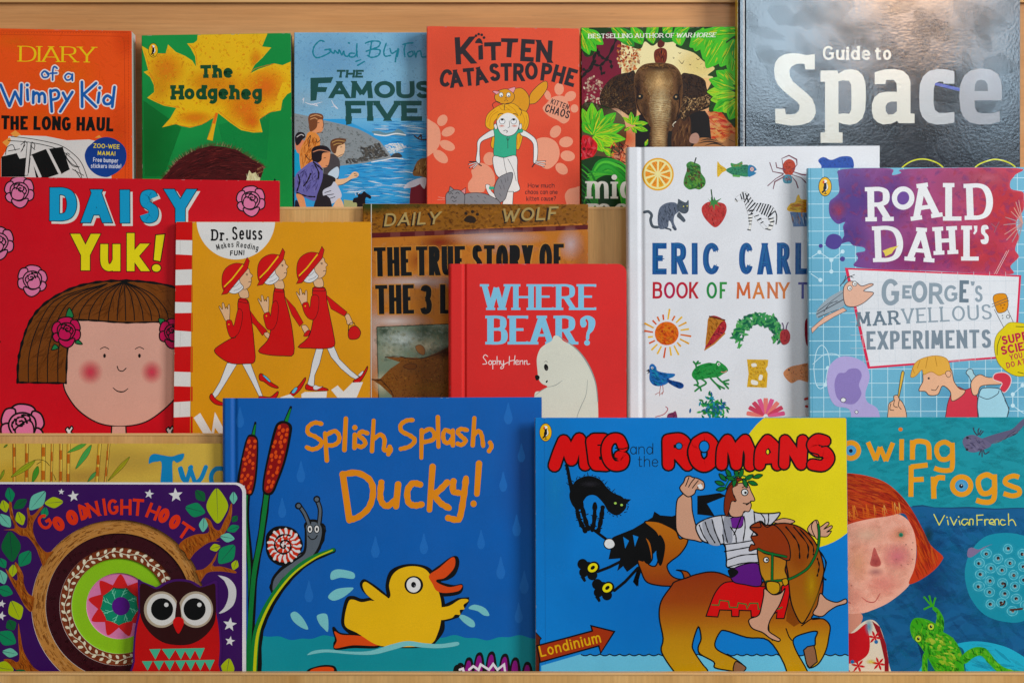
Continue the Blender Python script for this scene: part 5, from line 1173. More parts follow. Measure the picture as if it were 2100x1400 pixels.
# ---- pale blue experiments paperback
B = book('paperback_book', "pale blue gridded paperback with big white lettering over a purple and red ink splash",
         '1656,345 2130,343 2130,905 1661,905', -.001, '#74b2ca', thick=.009, finish='gloss')
B.frame(1640, 330, 2.593); B.part('cover_print')
B.glow(100, 900, 200, 500, '#7fc0d8', .5); B.glow(900, 1250, 400, 200, '#5fa8c8', .5)
for x in (124, 210, 296, 380, 465, 552, 640, 725, 812, 898, 985, 1070, 1157): B.l([(x, 38), (x+4, 1480)], 4, '#b9dbe6')
for y in (92, 160, 228, 300, 372, 445, 515, 588, 660, 735, 808, 880, 955, 1030, 1105, 1180, 1255, 1330): B.l([(45, y+2), (1280, y-2)], 4, '#b9dbe6')
B.l('58,40 68,1480', 3, '#4f93ac')
for q in ('65,510 105,485 168,527 228,482', '168,527 168,588', '60,600 110,633', '90,1190 135,1190 150,1100'):
    B.l(q, 4, '#c4e0ea'); B.dots(' '.join(q.split()[1:]), 11, '#c4e0ea')
B.ll('~75,1100 90,1010 120,980 150,1020 160,1100 140,1180 110,1210 85,1180 75,1100|~70,1080 130,1030 200,1030 220,1080', 4, '#c4e0ea')
B.dots('1133,1240 1133,1300 1185,1192', 11, '#c4e0ea'); B.ll('1133,1240 1133,1300 1190,1340|1133,1240 1185,1192', 4, '#c4e0ea')
B.part('illustration')
spl = '205,85 225,45 480,40 490,75 540,65 580,42 1150,38 1145,75 1120,110 1125,150 1185,165 1192,200 1190,260 1150,330 1165,400 1145,470 1165,510 1120,560 1135,600 1000,600 700,585 420,575 290,560 310,520 300,490 345,480 340,460 285,450 260,430 200,445 235,400 230,350 240,325 200,335 160,290 158,220 190,190 210,160'
B.p(spline(pts(spl), True, 4), '#5c4a90', g=('#c84854', 'h'))
B.within = spline(pts(spl), True, 4)
for x, y, rx, ry, c, a in ((300, 200, 140, 170, '#5c4a94', .7), (260, 420, 120, 120, '#5a4890', .8), (200, 260, 60, 60, '#a8506c', .8), (500, 180, 120, 200, '#6c4a98', .7), (700, 480, 200, 120, '#98407c', .7), (850, 120, 160, 90, '#b45c84', .7), (1080, 260, 160, 200, '#d0444a', .9), (950, 500, 200, 120, '#cc4650', .9), (560, 520, 150, 80, '#a04480', .7), (1000, 90, 160, 60, '#c46478', .8)): B.glow(x, y, rx, ry, c, a)
B.within = None
B.daubs(spl, 500, 40, 24, ['#7a5aa4', '#b0487c', '#c84c5c', '#54468c', '#9c4a88', '#d4545c'], 30, 90, .16)
B.b('138,430 150,400 180,388 215,400 225,430 210,460 185,470 160,465 140,450', '#54468c'); B.e(112, 452, 11, 11, '#54468c'); B.b('213,520 225,508 240,515 236,532 220,532', '#54468c')
def feather(x, y): B.l([(1185, 330), (x, y)], 14, random.choice(['#c8948c', '#a88c90', '#d8a08c']), taper=(.4, 1, .3))
for x, y in ((1150, 220), (1165, 210), (1125, 270), (1095, 300), (1085, 340), (1090, 390), (1100, 420), (1130, 430), (1160, 435), (1140, 250)): feather(x, y)
B.ll('1020,335 1045,355 1060,325|1045,355 1035,380', 4, '#8c6070'); B.ll('1112,475 1000,690|1100,480 1010,650', 3, '#e0b8b8')
# white board with a red rim
B.p('240,568 1178,608 1150,1042 362,1104', '#d83858'); B.p('258,578 1166,616 1140,1033 374,1092', '#dddfe2')
for x in (330, 415, 500, 585, 670, 755, 840, 925, 1010, 1095): B.l([(x, 590), (x+8, 1070)], 2, '#c6ced4')
for y in (640, 710, 780, 850, 920, 990, 1060): B.l([(270, y+6), (1150, y-2)], 2, '#c6ced4')
# generic grey bird
SK = '#e2b49c'
B.b('90,800 110,770 150,730 200,700 230,690 240,760 200,790 150,810 95,835', '#98a4ac'); B.ll('95,800 230,700|90,815 235,735|100,830 200,790|~130,800 160,760 200,745|~215,665 250,625 290,605|~230,650 260,615 285,620|~220,660 240,630 245,610', 4, '#484c54', wob=.4)
B.b('232,690 240,660 265,640 300,645 330,665 375,652 390,660 340,690 392,700 370,730 330,760 290,775 250,770 235,740', SK, o='#4c4448', ow=4)
for x in (266, 292): B.e(x, 676 - (x-266)*.9, 12, 13, '#e8e8e4', o='#484448', ow=3); B.e(x+2, 678 - (x-266)*.9, 4, 4, '#484448')
B.p('232,780 250,795 180,830 100,880 66,915 62,890 130,830 190,800', SK, o='#6c5450', ow=3)
# pale purple blob
B.b('145,1150 165,1080 220,1040 290,1045 350,1080 372,1150 350,1230 360,1280 420,1330 420,1480 270,1480 270,1330 190,1300 155,1240', '#b4a8d4'); B.b('185,1180 205,1130 240,1125 265,1105 310,1105 330,1140 315,1190 328,1240 290,1290 230,1285 195,1250', '#9080b8'); B.e(232, 1270, 14, 12, '#e8e8ec', o='#404048', ow=3); B.e(302, 1334, 9, 8, '#e8e8ec', o='#404048', ow=3)
# boy (a plain stand-in) with bottle, spoon and flask
SK = '#e6b492'
B.b('520,1260 540,1130 555,1122 550,1160 530,1250 515,1330 500,1330', '#e0b850', o='#54483c', ow=4)
B.b('470,1330 475,1290 500,1270 500,1250 520,1245 530,1265 550,1290 568,1350 570,1480 465,1480', SK, o='#54443c', ow=4); B.ll('~485,1290 480,1320 500,1325|~505,1270 500,1300 520,1310|~530,1270 525,1300 540,1320', 4, '#54443c')
B.b('800,1250 830,1200 880,1215 920,1205 940,1240 945,1300 930,1480 775,1480 780,1330', '#d04454', o='#6c3038', ow=4)
B.b('660,1120 720,1080 800,1100 820,1170 850,1210 880,1220 860,1250 810,1275 800,1225 760,1195 735,1240 690,1245 668,1225 635,1222 640,1200 655,1170', SK, o='#54443c', ow=4)
B.b('590,1140 610,1080 650,1050 720,1035 780,1050 800,1100 795,1140 770,1130 740,1140 700,1120 660,1135 650,1110 620,1140 600,1150', '#e2ae50', o='#b07c30', ow=3); B.ll('~640,1060 625,1100|~680,1045 670,1100|~720,1042 730,1090|~600,1100 610,1130', 3, '#b07c30')
B.b('775,1125 790,1115 805,1125 800,1145 785,1148', SK, o='#54443c', ow=3); B.dots('686,1155', 6, '#54443c'); B.l('700,1215 722,1218 738,1195', 4, '#54443c', smooth=True)
B.b('885,1125 900,1105 918,1110 925,1130 940,1150 915,1170 900,1145', '#a8ccd4', o='#54585c', ow=4); B.b('910,1185 930,1150 960,1135 1000,1150 1060,1150 1080,1160 1075,1185 1000,1190 960,1200 945,1240 920,1240', SK, o='#54443c', ow=4); B.b('1030,1160 1040,1130 1090,1125 1122,1150 1120,1190 1090,1230 1065,1210 1075,1180', '#d04454', o='#e8d0d0', ow=4)
B.b('945,1290 960,1220 990,1205 1060,1210 1080,1240 1105,1300 1110,1330 1060,1480 970,1480 950,1350', '#a4d0de', o='#44525c', ow=5); B.ll('~955,1250 1000,1265 1050,1240 1060,1220|~1090,1270 1112,1330 1080,1400', 4, '#44525c')
# flask sticker
B.part('sticker')
B.p('1028,770 1070,750 1105,760 1135,860 1090,885', '#d8dcde'); B.b('1028,730 1045,708 1090,706 1105,730 1108,770 1095,798 1060,808 1045,790', '#d8901c', o='#4c4438', ow=3); B.dots('1070,768 1088,765 1080,782', 4, '#8c5c10'); B.ll('1022,762 1108,728|1022,775 1112,742|1035,790 1085,885|1105,790 1138,862', 3, '#4c4c50'); B.dots('1078,822 1080,836', 3, '#404044'); B.e(1108, 828, 9, 9, '#d8dcde', o='#404044', ow=3)
B.b('1085,885 1110,862 1140,858 1200,865 1260,880 1320,940 1330,1020 1280,1100 1200,1142 1130,1135 1060,1080 1035,1000 1045,930', '#dcc824', o='#8c7c18', ow=3); B.ll('~1050,1030 1052,980 1070,930|~1150,880 1190,882|~1160,1122 1190,1130', 4, '#5c5420')
B.t('SUPER', 1080, 978, 46, 175, 10, '#b82c4c', rot=-12, sp=.25); B.t('SCIENCE', 1075, 1032, 46, 240, 10, '#b82c4c', rot=-12, sp=.22); B.t('YOU CAN', 1120, 1060, 30, 150, 5, '#b82c4c', rot=-13, sp=.3); B.t('DO AT HOME', 1102, 1102, 30, 210, 5, '#b82c4c', rot=-13, sp=.3)
B.part('author_name')
WH = '#e4e4e4'
for ch, x, y, h, w, r_ in (('R', 350, 322, 182, 150, -1), ('o', 490, 258, 172, 116, 2), ('A', 592, 318, 190, 170, -8), ('L', 762, 318, 200, 110, 0), ('D', 878, 314, 192, 165, -2)):
    if ch == 'o': B.e(550, 198, 60, 62, WH); B.e(550, 198, 32, 36, '#6c4a92', rot=20); continue
    B.t(ch, x+12, y, h, w-24, 36, WH, hr=.62, ser=.35, rot=r_)
for ch, x, y, h, w, r_ in (('D', 390, 538, 190, 175, -2), ('A', 556, 530, 180, 160, 4), ('H', 712, 500, 148, 132, -3), ('L', 858, 530, 185, 106, 0), ('S', 948, 442, 102, 68, 2)):
    B.t(ch, x+12, y, h, w-24, 34 if ch != 'S' else 22, WH, hr=.62, ser=.35 if ch != 'S' else 0, rot=r_)
B.p('925,345 945,345 943,375 930,392 922,386 930,370', WH); B.p('440,478 480,462 528,450 500,475 490,492 455,508 450,490', '#e0c85c')
B.part('title')
GY, GD = '#8e9ca6', '#6c7c88'
for ch, x, y, h, w, wt, c in (('G', 434, 768, 142, 94, 24, GY), ('E', 545, 732, 72, 50, 16, GY), ('O', 594, 752, 116, 84, 22, GY), ('R', 686, 760, 112, 76, 20, GY), ('G', 768, 748, 88, 70, 16, GY), ('E', 848, 752, 118, 50, 20, GD), ('S', 930, 750, 88, 42, 14, GY)): B.t(ch, x, y, h, w, wt, c, rot=1)
B.p('908,640 932,642 926,662 914,664', GY)
B.t('VELLOUS', 545, 866, 80, 478, 12, GY, hr=.7, ser=.35, sp=.35, rot=-3); B.t('MAR', 304, 880, 76, 228, 14, GD, hr=.7, ser=.35, sp=.4, rot=-2.6)
B.t('EXPERIMENTS', 356, 1003, 98, 662, 19, '#7d8b96', rot=-.8, sp=.22, hr=.85)
B.puffin(1640+135/2.593, 330+137/2.593, 38)
B.done()
# ================================================================== bottom row
# ---- sandy bamboo book, mostly hidden
B = book('picture_book', 'sandy yellow book with thin bamboo stems whose blue title begins Two, mostly hidden behind the purple owl book',
         '-60,909 620,909 620,1392 -60,1392', -.028, '#d4b250', thick=.0028, finish='satin')
B.root['label'] = 'sandy yellow book with bamboo stems, mostly hidden behind the purple owl book'
B.frame(0, 870, 2.6415); B.part('illustration')
B.glow(60, 300, 160, 120, '#dcb840', .8); B.glow(700, 200, 300, 100, '#ccac54', .6); B.glow(450, 280, 200, 60, '#c8a050', .6)
for x, w, lean_, cc in ((76, 16, 2, '#d08a34'), (146, 17, -3, '#d49a3c'), (236, 21, -3, '#d8ae40'), (283, 12, -6, '#d0923a'), (330, 16, -2, '#cc9440'), (372, 17, -4, '#d4a040'), (541, 18, -18, '#d4a83c'), (591, 12, -22, '#cc8c3c')):
    B.l([(x, 100), (x+lean_, 320), (x+lean_*2, 800)], w+3, '#5c4a2c'); B.l([(x, 100), (x+lean_, 320), (x+lean_*2, 800)], w-2, cc); B.l([(x+w*.2, 100), (x+w*.2+lean_, 320)], w*.3, '#e4c860')
    for y in (random.uniform(120, 170), random.uniform(220, 290)): B.l([(x+lean_*y/320, y), (x+lean_*y/320, y+50)], w-3, '#cc6c24', a=.7, cap='b')
def bl(P, c, w=16):
    P = pts(P); (x0, y0), (x1, y1) = P; dx, dy = x1-x0, y1-y0; m = math.hypot(dx, dy); nx, ny = -dy/m*w, dx/m*w
    Q = [(x0, y0), (x0+dx*.35+nx*.8, y0+dy*.35+ny*.8), (x0+dx*.7+nx, y0+dy*.7+ny), (x1, y1), (x0+dx*.65-nx*.8, y0+dy*.65-ny*.8), (x0+dx*.3-nx*.6, y0+dy*.3-ny*.6)]
    B.b(Q, c, o='#3c4420', ow=2); B.l([(x0, y0), (x1, y1)], 2, '#5c7c2c')
bl('60,285 190,195', '#9ca42c'); bl('175,315 205,225', '#4c9434', 16); bl('365,152 470,100', '#5ca444', 12); bl('410,240 495,110', '#4ca454', 16); bl('585,305 702,175', '#a89c28', 12); bl('475,310 520,255', '#4c9c58', 10); bl('0,300 22,245', '#8c9c2c', 8); bl('20,125 40,108', '#6c8c34', 5)
B.ll('~180,195 210,190 245,198 268,222|290,270 302,300|~200,215 215,205 222,200', 3, '#2c2c1c')
B.part('title')
B.b('805,212 810,175 835,158 880,165 930,172 970,160 998,158 990,190 960,208 935,205 932,340 872,340 875,212 850,202 825,206', '#1d86b8', o='#b89440', ow=2)
B.l('980,235 1000,300', 20, '#1d86b8'); B.ll('~975,240 990,290 1010,310|~1035,230 1020,280 1010,310|1030,235 1055,310|~1115,230 1090,290 1060,320|~1215,240 1170,240 1145,275 1150,320 1180,350', 24, '#1d86b8', cap='r')
B.done()
# ---- purple owl board book, with real round holes stepping down through its pages
B = book('board_book', 'purple board book with an owl beside round cut-out rings stepping inward',
         '-40,988 504,990 504,1392 -40,1392', -.060, '#3d1457', thick=.0165, kind='board', finish='satin', round_r=20, cut=True, back='#3d1457', spine='#3d1457')
B.frame(0, 870, 2.6415)
CX, CY = 640/2.6415, 870 + 985/2.6415
def disc_layer(name, r_out, r_in, depth, col, outer=None, wall=.0012, cxy=(CX, CY), icxy=None):
    """a real flat page layer at its own depth, with a round hole and a pale cut wall"""
    icxy = icxy or cxy
    O_ = outer or ring(cxy[0], cxy[1], r_out, n=96); V, F = [], []
    if r_in:
        I = ring(icxy[0], icxy[1], r_in, n=96); tr = tessellate_polygon([[Vector((*p, 0)) for p in O_], [Vector((*p, 0)) for p in I]])
    else: I = []; tr = tessellate_polygon([[Vector((*p, 0)) for p in O_]])
    for p in O_ + I: V.append(B.at(p[0], p[1], depth))
    mesh_obj(name, V, [tuple(t) for t in tr], MATS['satin'][0], B.root, cols=[rgb(col)]*len(V))
    V, F = [], []
    for L in ([I] if I else []) + ([O_] if outer else []):
        b0 = len(V); n = len(L)
        for p in L: V.append(B.at(p[0], p[1], depth)); V.append(B.at(p[0], p[1], depth + wall))
        for i in range(n): a = b0 + 2*i; b_ = b0 + 2*((i+1) % n); F.append((a, a+1, b_+1, b_))
    if V: mesh_obj('cut_edge', V, F, PAPER_EDGE, B.root)
PAPER_EDGE = plain('white_board_edge', '#d8d4d0', .7)
out = [(-40, 988), (484, 989)] + [(484 + 20*math.sin(R(a)), 1009.5 - 20*math.cos(R(a))) for a in range(10, 91, 10)] + [(504, 1392), (-40, 1392)]
rim = [(-40, 992), (480, 993)] + [(480 + 17*math.sin(R(a)), 1010 - 17*math.cos(R(a))) for a in range(10, 91, 10)] + [(497, 1392), (-40, 1392)]
# the white board edge shows as a pale rim along the top and the right
disc_layer('rim_board', 0, 181, .0006, '#d8d4d4', outer=out, wall=.002)
disc_layer('cover', 0, 178, .0, '#3d1457', outer=rim, wall=.0012)
rings = [(182, 150, .0022, '#b98245'), (153, 122, .0034, '#3a1820'), (125, 98, .0046, '#7a3c26'), (101, 68, .0058, '#8fbf2c'), (71, 42, .0070, '#d67fa8'), (45, 0, .0082, '#1f8a68')]
ic = {150: (CX+1, CY+1), 122: (CX, CY+0)}
for i, (ro, ri, d, c) in enumerate(rings): disc_layer('page_ring', ro, ri, d, c)
_at = B.at
def deeper(d): B.at = lambda px, py, back=0.0: _at(px, py, back + d)
B.grid = {}
deeper(.0022); B.part('wood_ring_print')
for k in range(900):
    a = R(random.uniform(0, 360)); r_ = random.uniform(402, 470); w = random.uniform(.02, .1); x0, y0 = 640 + r_*math.cos(a), 985 + r_*math.sin(a); x1, y1 = 640 + r_*math.cos(a+w), 985 + r_*math.sin(a+w)*1
    B.l([(x0, y0), (x1, y1)], random.uniform(2, 6), random.choice(['#8c5426', '#d8a05c', '#a06a34', '#c89050', '#7c4820', '#dca868']), a=.55, cap='b')
deeper(.0034); B.grid = {}; B.part('dark_ring_print')
for k in range(160):
    a = R(random.uniform(0, 360)); r_ = random.uniform(330, 392); B.glow(640+r_*math.cos(a), 985+r_*math.sin(a), 14, 14, random.choice(['#4a2028', '#2c1018']), .3, n=8, rings=2)
deeper(.0046); B.grid = {}; B.part('vine_ring_print')
for k in range(500):
    a = R(random.uniform(0, 360)); r_ = random.uniform(262, 318); w = random.uniform(.03, .12)
    B.l([(640+r_*math.cos(a), 985+r_*math.sin(a)), (640+r_*math.cos(a+w), 985+r_*math.sin(a+w))], random.uniform(2, 5), random.choice(['#5c2c1c', '#9c5438', '#a86444', '#6c3422']), a=.6, cap='b')
IV = '#dcd4b8'
B.l([(640 + (290+10*math.sin(a*.22))*math.cos(R(a)), 985 + (290+10*math.sin(a*.22))*math.sin(R(a))) for a in range(0, 361, 5)], 4, IV)
for k in range(44):
    a = k*8.2; ra = R(a)
    for sd in (1, -1):
        r0, r1 = 290 + sd*4, 290 + sd*24; th = ra + sd*.0 + .05
        x0, y0, x1, y1 = 640+r0*math.cos(ra), 985+r0*math.sin(ra), 640+r1*math.cos(ra+.06), 985+r1*math.sin(ra+.06)
        dx, dy = x1-x0, y1-y0; B.b([(x0, y0), (x0+dx*.5-dy*.3, y0+dy*.5+dx*.3), (x1, y1), (x0+dx*.5+dy*.3, y0+dy*.5-dx*.3)], IV)
    if k % 4 == 0: B.e(640+310*math.cos(ra+.05), 985+310*math.sin(ra+.05), 8, 8, IV)
deeper(.0070); B.grid = {}; B.part('petal_print')
for k in range(9):
    a = R(k*40 - 88); c_, s_ = math.cos(a), math.sin(a); q = lambda r_, t: (640 + r_*c_ - t*s_, 985 + r_*s_ + t*c_)
    B.b([q(100, 36), q(130, 30), q(172, 0), q(130, -30), q(100, -36)], '#cf3030')
deeper(.0082); B.grid = {}; B.part('leaf_disc_print')
for k in range(8):
    a = R(k*45 + 10); c_, s_ = math.cos(a), math.sin(a)
    B.l([(640+45*c_, 985+45*s_), (640+116*c_ - 20*s_, 985+116*s_ + 20*c_)], 4, '#7ccfae')
    for j in (60, 78, 96): B.l([(640+j*c_-4*s_, 985+j*s_+4*c_), (640+(j+22)*math.cos(a+.32), 985+(j+22)*math.sin(a+.32))], 3, '#7ccfae')
B.e(646, 987, 49, 50, '#5a2480')
B.at = _at; B.grid = {}
B.part('illustration')
# trees at the sides with wood grain
def tree(P, n=140):
    B.b(P, '#9c5420'); B.daubs(P, n, 46, 6, ['#c87830', '#6c3414', '#b86a28', '#844418', '#d08838'], 70, 30, .6)
tree('48,425 62,420 70,480 95,545 130,560 145,550 150,500 145,460 155,450 165,490 190,480 225,440 235,445 205,490 180,540 185,600 210,650 250,690 286,685 262,720 235,765 215,720 190,660 150,610 110,600 70,575 20,570 60,565 80,555 55,490')
tree('80,750 95,755 125,810 130,860 150,910 185,935 182,960 172,1012 140,990 100,920 60,850 30,785 40,790 80,840 95,830', 90)
tree('100,1075 110,1130 130,1230 180,1310 215,1345 140,1400 90,1330 20,1275 60,1270 90,1285 105,1260 98,1150', 70)
B.part('branch_print')
tree('1110,505 1140,520 1160,560 1190,570 1215,520 1235,480 1250,430 1258,440 1250,520 1215,590 1170,625 1190,632 1130,640 1060,690 1025,730 1000,690 968,658 1000,620 1060,595 1110,590 1130,580 1130,550', 120)
tree('1178,690 1168,730 1150,765 1200,768 1270,790 1275,805 1200,795 1130,800 1100,830 1085,850 1070,815 1060,790 1100,782 1140,750 1160,720', 60)
B.part('leaf_print')
def leafy(cx, cy, L, w, rot, c, vein='#2a1040'):
    r_ = R(rot); ux, uy = math.cos(r_), math.sin(r_)
    f = lambda t, v: (cx + ux*t*L/2 - uy*v*w/2, cy + uy*t*L/2 + ux*v*w/2)
    B.b([f(-1, 0), f(-.6, .6), f(0, 1), f(.55, .65), f(1, 0), f(.55, -.65), f(0, -1), f(-.6, -.6)], c)
    B.l([f(-1, 0), f(.8, 0)], 3, vein, taper=(1, .3))
T1, T2, T3, T4 = '#6cb8a0', '#1c8458', '#0c6038', '#a8b81c'
for a_ in ((54, 380, 80, 52, 80, T2), (203, 412, 130, 76, 130, T1), (110, 430, 86, 52, 145, T3), (292, 422, 100, 60, 175, T4), (24, 442, 68, 50, 75, T4), (28, 520, 90, 60, 50, T1), (110, 508, 76, 54, 70, T4), (242, 478, 64, 42, 100, T2), (60, 660, 165, 105, 85, T3), (135, 725, 100, 72, 125, T2), (14, 750, 60, 45, 60, T2), (70, 790, 66, 46, 95, T4), (10, 825, 80, 60, 70, T1), (28, 900, 86, 62, 20, T2), (85, 1005, 110, 84, 65, T4), (60, 1085, 62, 60, 60, T3), (38, 1155, 110, 84, 30, T2), (55, 1235, 84, 50, 10, T1), (20, 1320, 110, 80, 10, T4), (120, 1350, 80, 50, 30, T3),
           (1085, 385, 76, 54, 50, T3), (1177, 440, 190, 118, 88, T4), (1265, 397, 66, 42, 90, T1), (1058, 462, 110, 78, 15, T2), (1102, 543, 76, 48, 95, T1), (1272, 510, 44, 32, 130, T3), (1263, 563, 70, 42, 160, T2), (1232, 612, 78, 50, 10, T1), (1166, 666, 58, 42, 165, T4), (1228, 702, 130, 90, 130, T2), (1273, 760, 56, 40, 110, T4), (1232, 1320, 110, 76, 100, T4)): leafy(*a_)
def star(cx, cy, r, rot=0): B.p([(cx + (r if k % 2 == 0 else r*.42)*math.cos(R(rot - 90 + 36*k)), cy + (r if k % 2 == 0 else r*.42)*math.sin(R(rot - 90 + 36*k))) for k in range(10)], '#d8d6d4')
for a_ in ((332, 364, 17, 5), (398, 388, 32, -8), (808, 376, 27, 10), (952, 382, 40, -5), (1245, 1082, 39, 8), (1246, 1172, 28, 10), (10, 970, 22, 10), (8, 1035, 26, 15)): star(*a_)
B.p(spline(pts('1180,815 1235,830 1272,870 1280,920 1265,975 1225,1010 1186,1022 1215,990 1235,940 1235,890 1215,845')), '#cdcbc9')
B.part('title')
OR = '#d8401c'
for ch, x, y, h, w, r_ in (('G', 236, 580, 84, 68, -33), ('O', 302, 572, 84, 58, -28), ('O', 372, 539, 86, 60, -22), ('D', 436, 521, 88, 52, -12), ('N', 482, 508, 84, 66, -12), ('I', 566, 492, 92, 18, -8), ('G', 586, 490, 84, 58, -4), ('H', 650, 490, 86, 62, 0), ('T', 712, 492, 92, 62, 5), ('H', 785, 498, 84, 64, 22), ('O', 848, 528, 84, 54, 25), ('O', 906, 562, 84, 54, 28), ('T', 946, 590, 84, 80, 34)):
    if ch == 'D':
        f = lambda a, b: (x + 4 + a*math.cos(R(r_)) - b*math.sin(R(r_)), y + a*math.sin(R(r_)) + b*math.cos(R(r_)))
        B.p(spline([f(0, 0), f(0, -85), f(24, -80), f(44, -62), f(48, -40), f(40, -15), f(22, -2)], False, 5) + [f(0, 0)], OR); B.l([f(15, -58), f(15, -28)], 5, '#3d1457'); continue
    if ch == 'O': B.e(x + w*.5 + math.sin(R(r_))*h*.35, y - h*.42, w*.52, h*.5, OR, rot=r_); B.e(x + w*.5 + math.sin(R(r_))*h*.35, y - h*.42, 3, h*.16, '#3d1457', rot=r_); continue
    B.t(ch, x, y, h, w, 16, OR, rot=r_, jit=.01)
# the owl, a raised shape of its own
owl = spline(pts('750,838 775,850 830,872 850,878 900,850 960,835 1030,842 1075,865 1090,875 1140,855 1175,846 1180,900 1182,1010 1196,1100 1202,1200 1195,1300 1185,1400 735,1400 722,1280 725,1180 735,1090 752,1010 750,900'), True, 4)
owlx = B.X(owl); V = [B.at(*p, -.0021) for p in owlx] + [B.at(*p, -.0002) for p in owlx]; n = len(owlx)
F = [tuple(t) for t in tessellate_polygon([[Vector((*p, 0)) for p in owlx]])] + [(i, (i+1) % n, (i+1) % n + n, i + n) for i in range(n)]
mesh_obj('owl_shape', V, F, MATS['satin'][0], B.root, cols=[rgb('#46205e')]*len(V))
deeper(-.0021); B.grid = {}; B.part('owl_print')
inner = spline(pts('762,868 790,862 850,890 905,862 960,847 1030,854 1080,880 1135,868 1166,862 1170,920 1172,1010 1186,1100 1192,1200 1185,1300 1175,1400 745,1400 733,1280 735,1180 746,1090 762,1010 760,900'), True, 4)
B.p(inner, '#bb0f14')
B.p(spline(pts('762,868 790,862 850,890 905,862 960,847 1030,854 1080,880 1135,868 1166,862 1170,920 1172,1010 1160,1080 1110,1145 1040,1185 960,1192 880,1175 810,1120 765,1040 760,940'), True, 4), '#33131a')
for x in (876, 1062):
    B.e(x, 1000, 94, 98, '#b0a08a'); B.e(x+3, 1000, 82, 86, '#d6d2cc'); 
B.p('925,935 968,960 1015,935 1005,1060 935,1060', '#b0a08a') if False else B.b('962,948 972,948 985,1050 968,1075 950,1050', '#33131a')
for x in (880, 1056): B.e(x, 998, 60, 60, '#141013'); B.e(x + (23 if x < 900 else 26), 974, 12, 12, '#d8d6d2')
B.b('940,1060 950,1046 968,1040 988,1046 998,1062 995,1085 968,1130 942,1085', '#c80f14')
TR = '#4bae8c'
for x, w in ((842, 62), (917, 78), (980, 62), (1030, 68), (1082, 58)): B.p([(x-w/2, 1214 - (x-842)*.02), (x+w/2, 1212 - (x-842)*.02), (x+2, 1270)], TR)
for x in (800, 862, 920, 980, 1034, 1086, 1136): B.p([(x-29, 1279 - (x-800)*.02), (x+29, 1278 - (x-800)*.02), (x+2, 1330)], TR)
for x in (930, 984, 1040): B.p([(x-26, 1335), (x+26, 1334), (x+2, 1385)], TR)
B.at = _at
B.done()
# ---- big blue hardback
B = book('hardback_book', 'big blue hardback with a yellow duck splashing in teal water beside bulrushes',
         '458,816 1111,814 1112,1392 460,1392', -.038, '#0063ac', thick=.0085, kind='hardback', finish='satin', groove=(14, 31, .0015), spine='#2c62b0')
B.frame(450, 800, 2.3333); B.part('illustration')
K = '#120f14'
B.glow(1450, 400, 150, 400, '#3b62ab', .35)
B.p('18,1175 90,1170 ' + ' '.join('%g,%g' % (x, 1182 + 9*math.sin(x*.021) + 4*math.sin(x*.06)) for x in range(120, 1545, 14)) + ' 1545,1500 18,1500', '#148e9a')
def drop(x, y, h, c='#2f70b8'):
    B.b([(x, y-h*.5), (x+h*.1, y-h*.15), (x+h*.2, y+h*.2), (x+h*.12, y+h*.45), (x, y+h*.5), (x-h*.12, y+h*.45), (x-h*.2, y+h*.2), (x-h*.1, y-h*.15)], c)
for x, y, h in ((98, 128, 100), (390, 388, 104), (300, 560, 98), (428, 960, 104), (746, 748, 104), (978, 732, 100), (1382, 110, 104), (1445, 298, 90), (1358, 436, 96), (1422, 645, 104), (1252, 712, 94), (1346, 848, 108), (1458, 916, 110), (1432, 1062, 98)): drop(x, y, h)
def trail(P, w, c, ow=9): B.l(P, w + 2*ow, K, smooth=True, wob=.05); B.l(P, w, c, smooth=True)
B.l('135,480 128,620 150,900 150,1400', 30, K, smooth=True); B.l('130,490 126,620 145,900 145,1400', 14, '#0b7a3c', smooth=True)
B.l('228,480 200,700 165,900 150,1200 148,1400', 36, K, smooth=True, wob=.06); B.l('228,480 198,700 163,900 142,1200 140,1400', 22, '#0b7a3c', smooth=True)
B.l('172,155 160,225', 22, K, taper=(.5, 1)); B.l('172,165 160,225', 12, '#1a8038', taper=(.4, 1.3)); B.l('342,80 312,165', 24, K, taper=(.5, 1)); B.l('340,90 314,165', 14, '#1a8038', taper=(.4, 1.4))
for P in ('128,232 150,210 182,228 186,300 178,420 160,495 130,500 88,470 86,420 105,320', '260,190 285,150 320,148 346,168 345,210 320,330 285,430 255,495 215,496 205,455 222,350'):
    B.b(P, K)
for P, n in (('135,235 150,222 176,235 178,300 168,420 152,488 130,492 100,465 98,420 114,320', 46), ('272,195 292,162 318,160 332,176 332,210 308,330 275,425 248,484 222,486 214,455 232,350', 60)):
    B.b(P, '#8c1c1c'); PP = spline(pts(P), True); k = 0; used = []
    while k < 900 and len(used) < n:
        k += 1; x, y = random.uniform(90, 340), random.uniform(150, 500)
        if inside((x, y), PP) and all(math.dist((x, y), u) > 19 for u in used) and all(inside((x+a, y+b), PP) for a, b in ((6, 0), (-6, 0), (0, 8), (0, -8))): used.append((x, y)); B.e(x, y, random.uniform(6, 9), random.uniform(8, 12), '#d8541c', rot=20)
trail('268,940 300,880 370,820 430,780 470,720 482,660', 42, '#5c646c', 8)
B.b('245,960 250,900 290,850 350,810 400,770 408,680 405,640 430,618 470,620 500,650 498,710 470,780 400,850 320,900 285,940 262,968', K); B.b('255,955 262,905 300,860 360,818 412,775 418,690 415,650 435,630 465,632 488,655 486,706 460,770 395,838 310,890 275,935', '#5c646c')
B.ll('~385,555 408,590 428,632|~465,520 482,570 478,632', 24, K); B.ll('~385,555 408,590 428,640|~465,520 482,570 476,640', 12, '#5c646c'); B.dots('378,552 466,520', 17, K); B.dots('379,552 466,521', 10, '#5c646c')
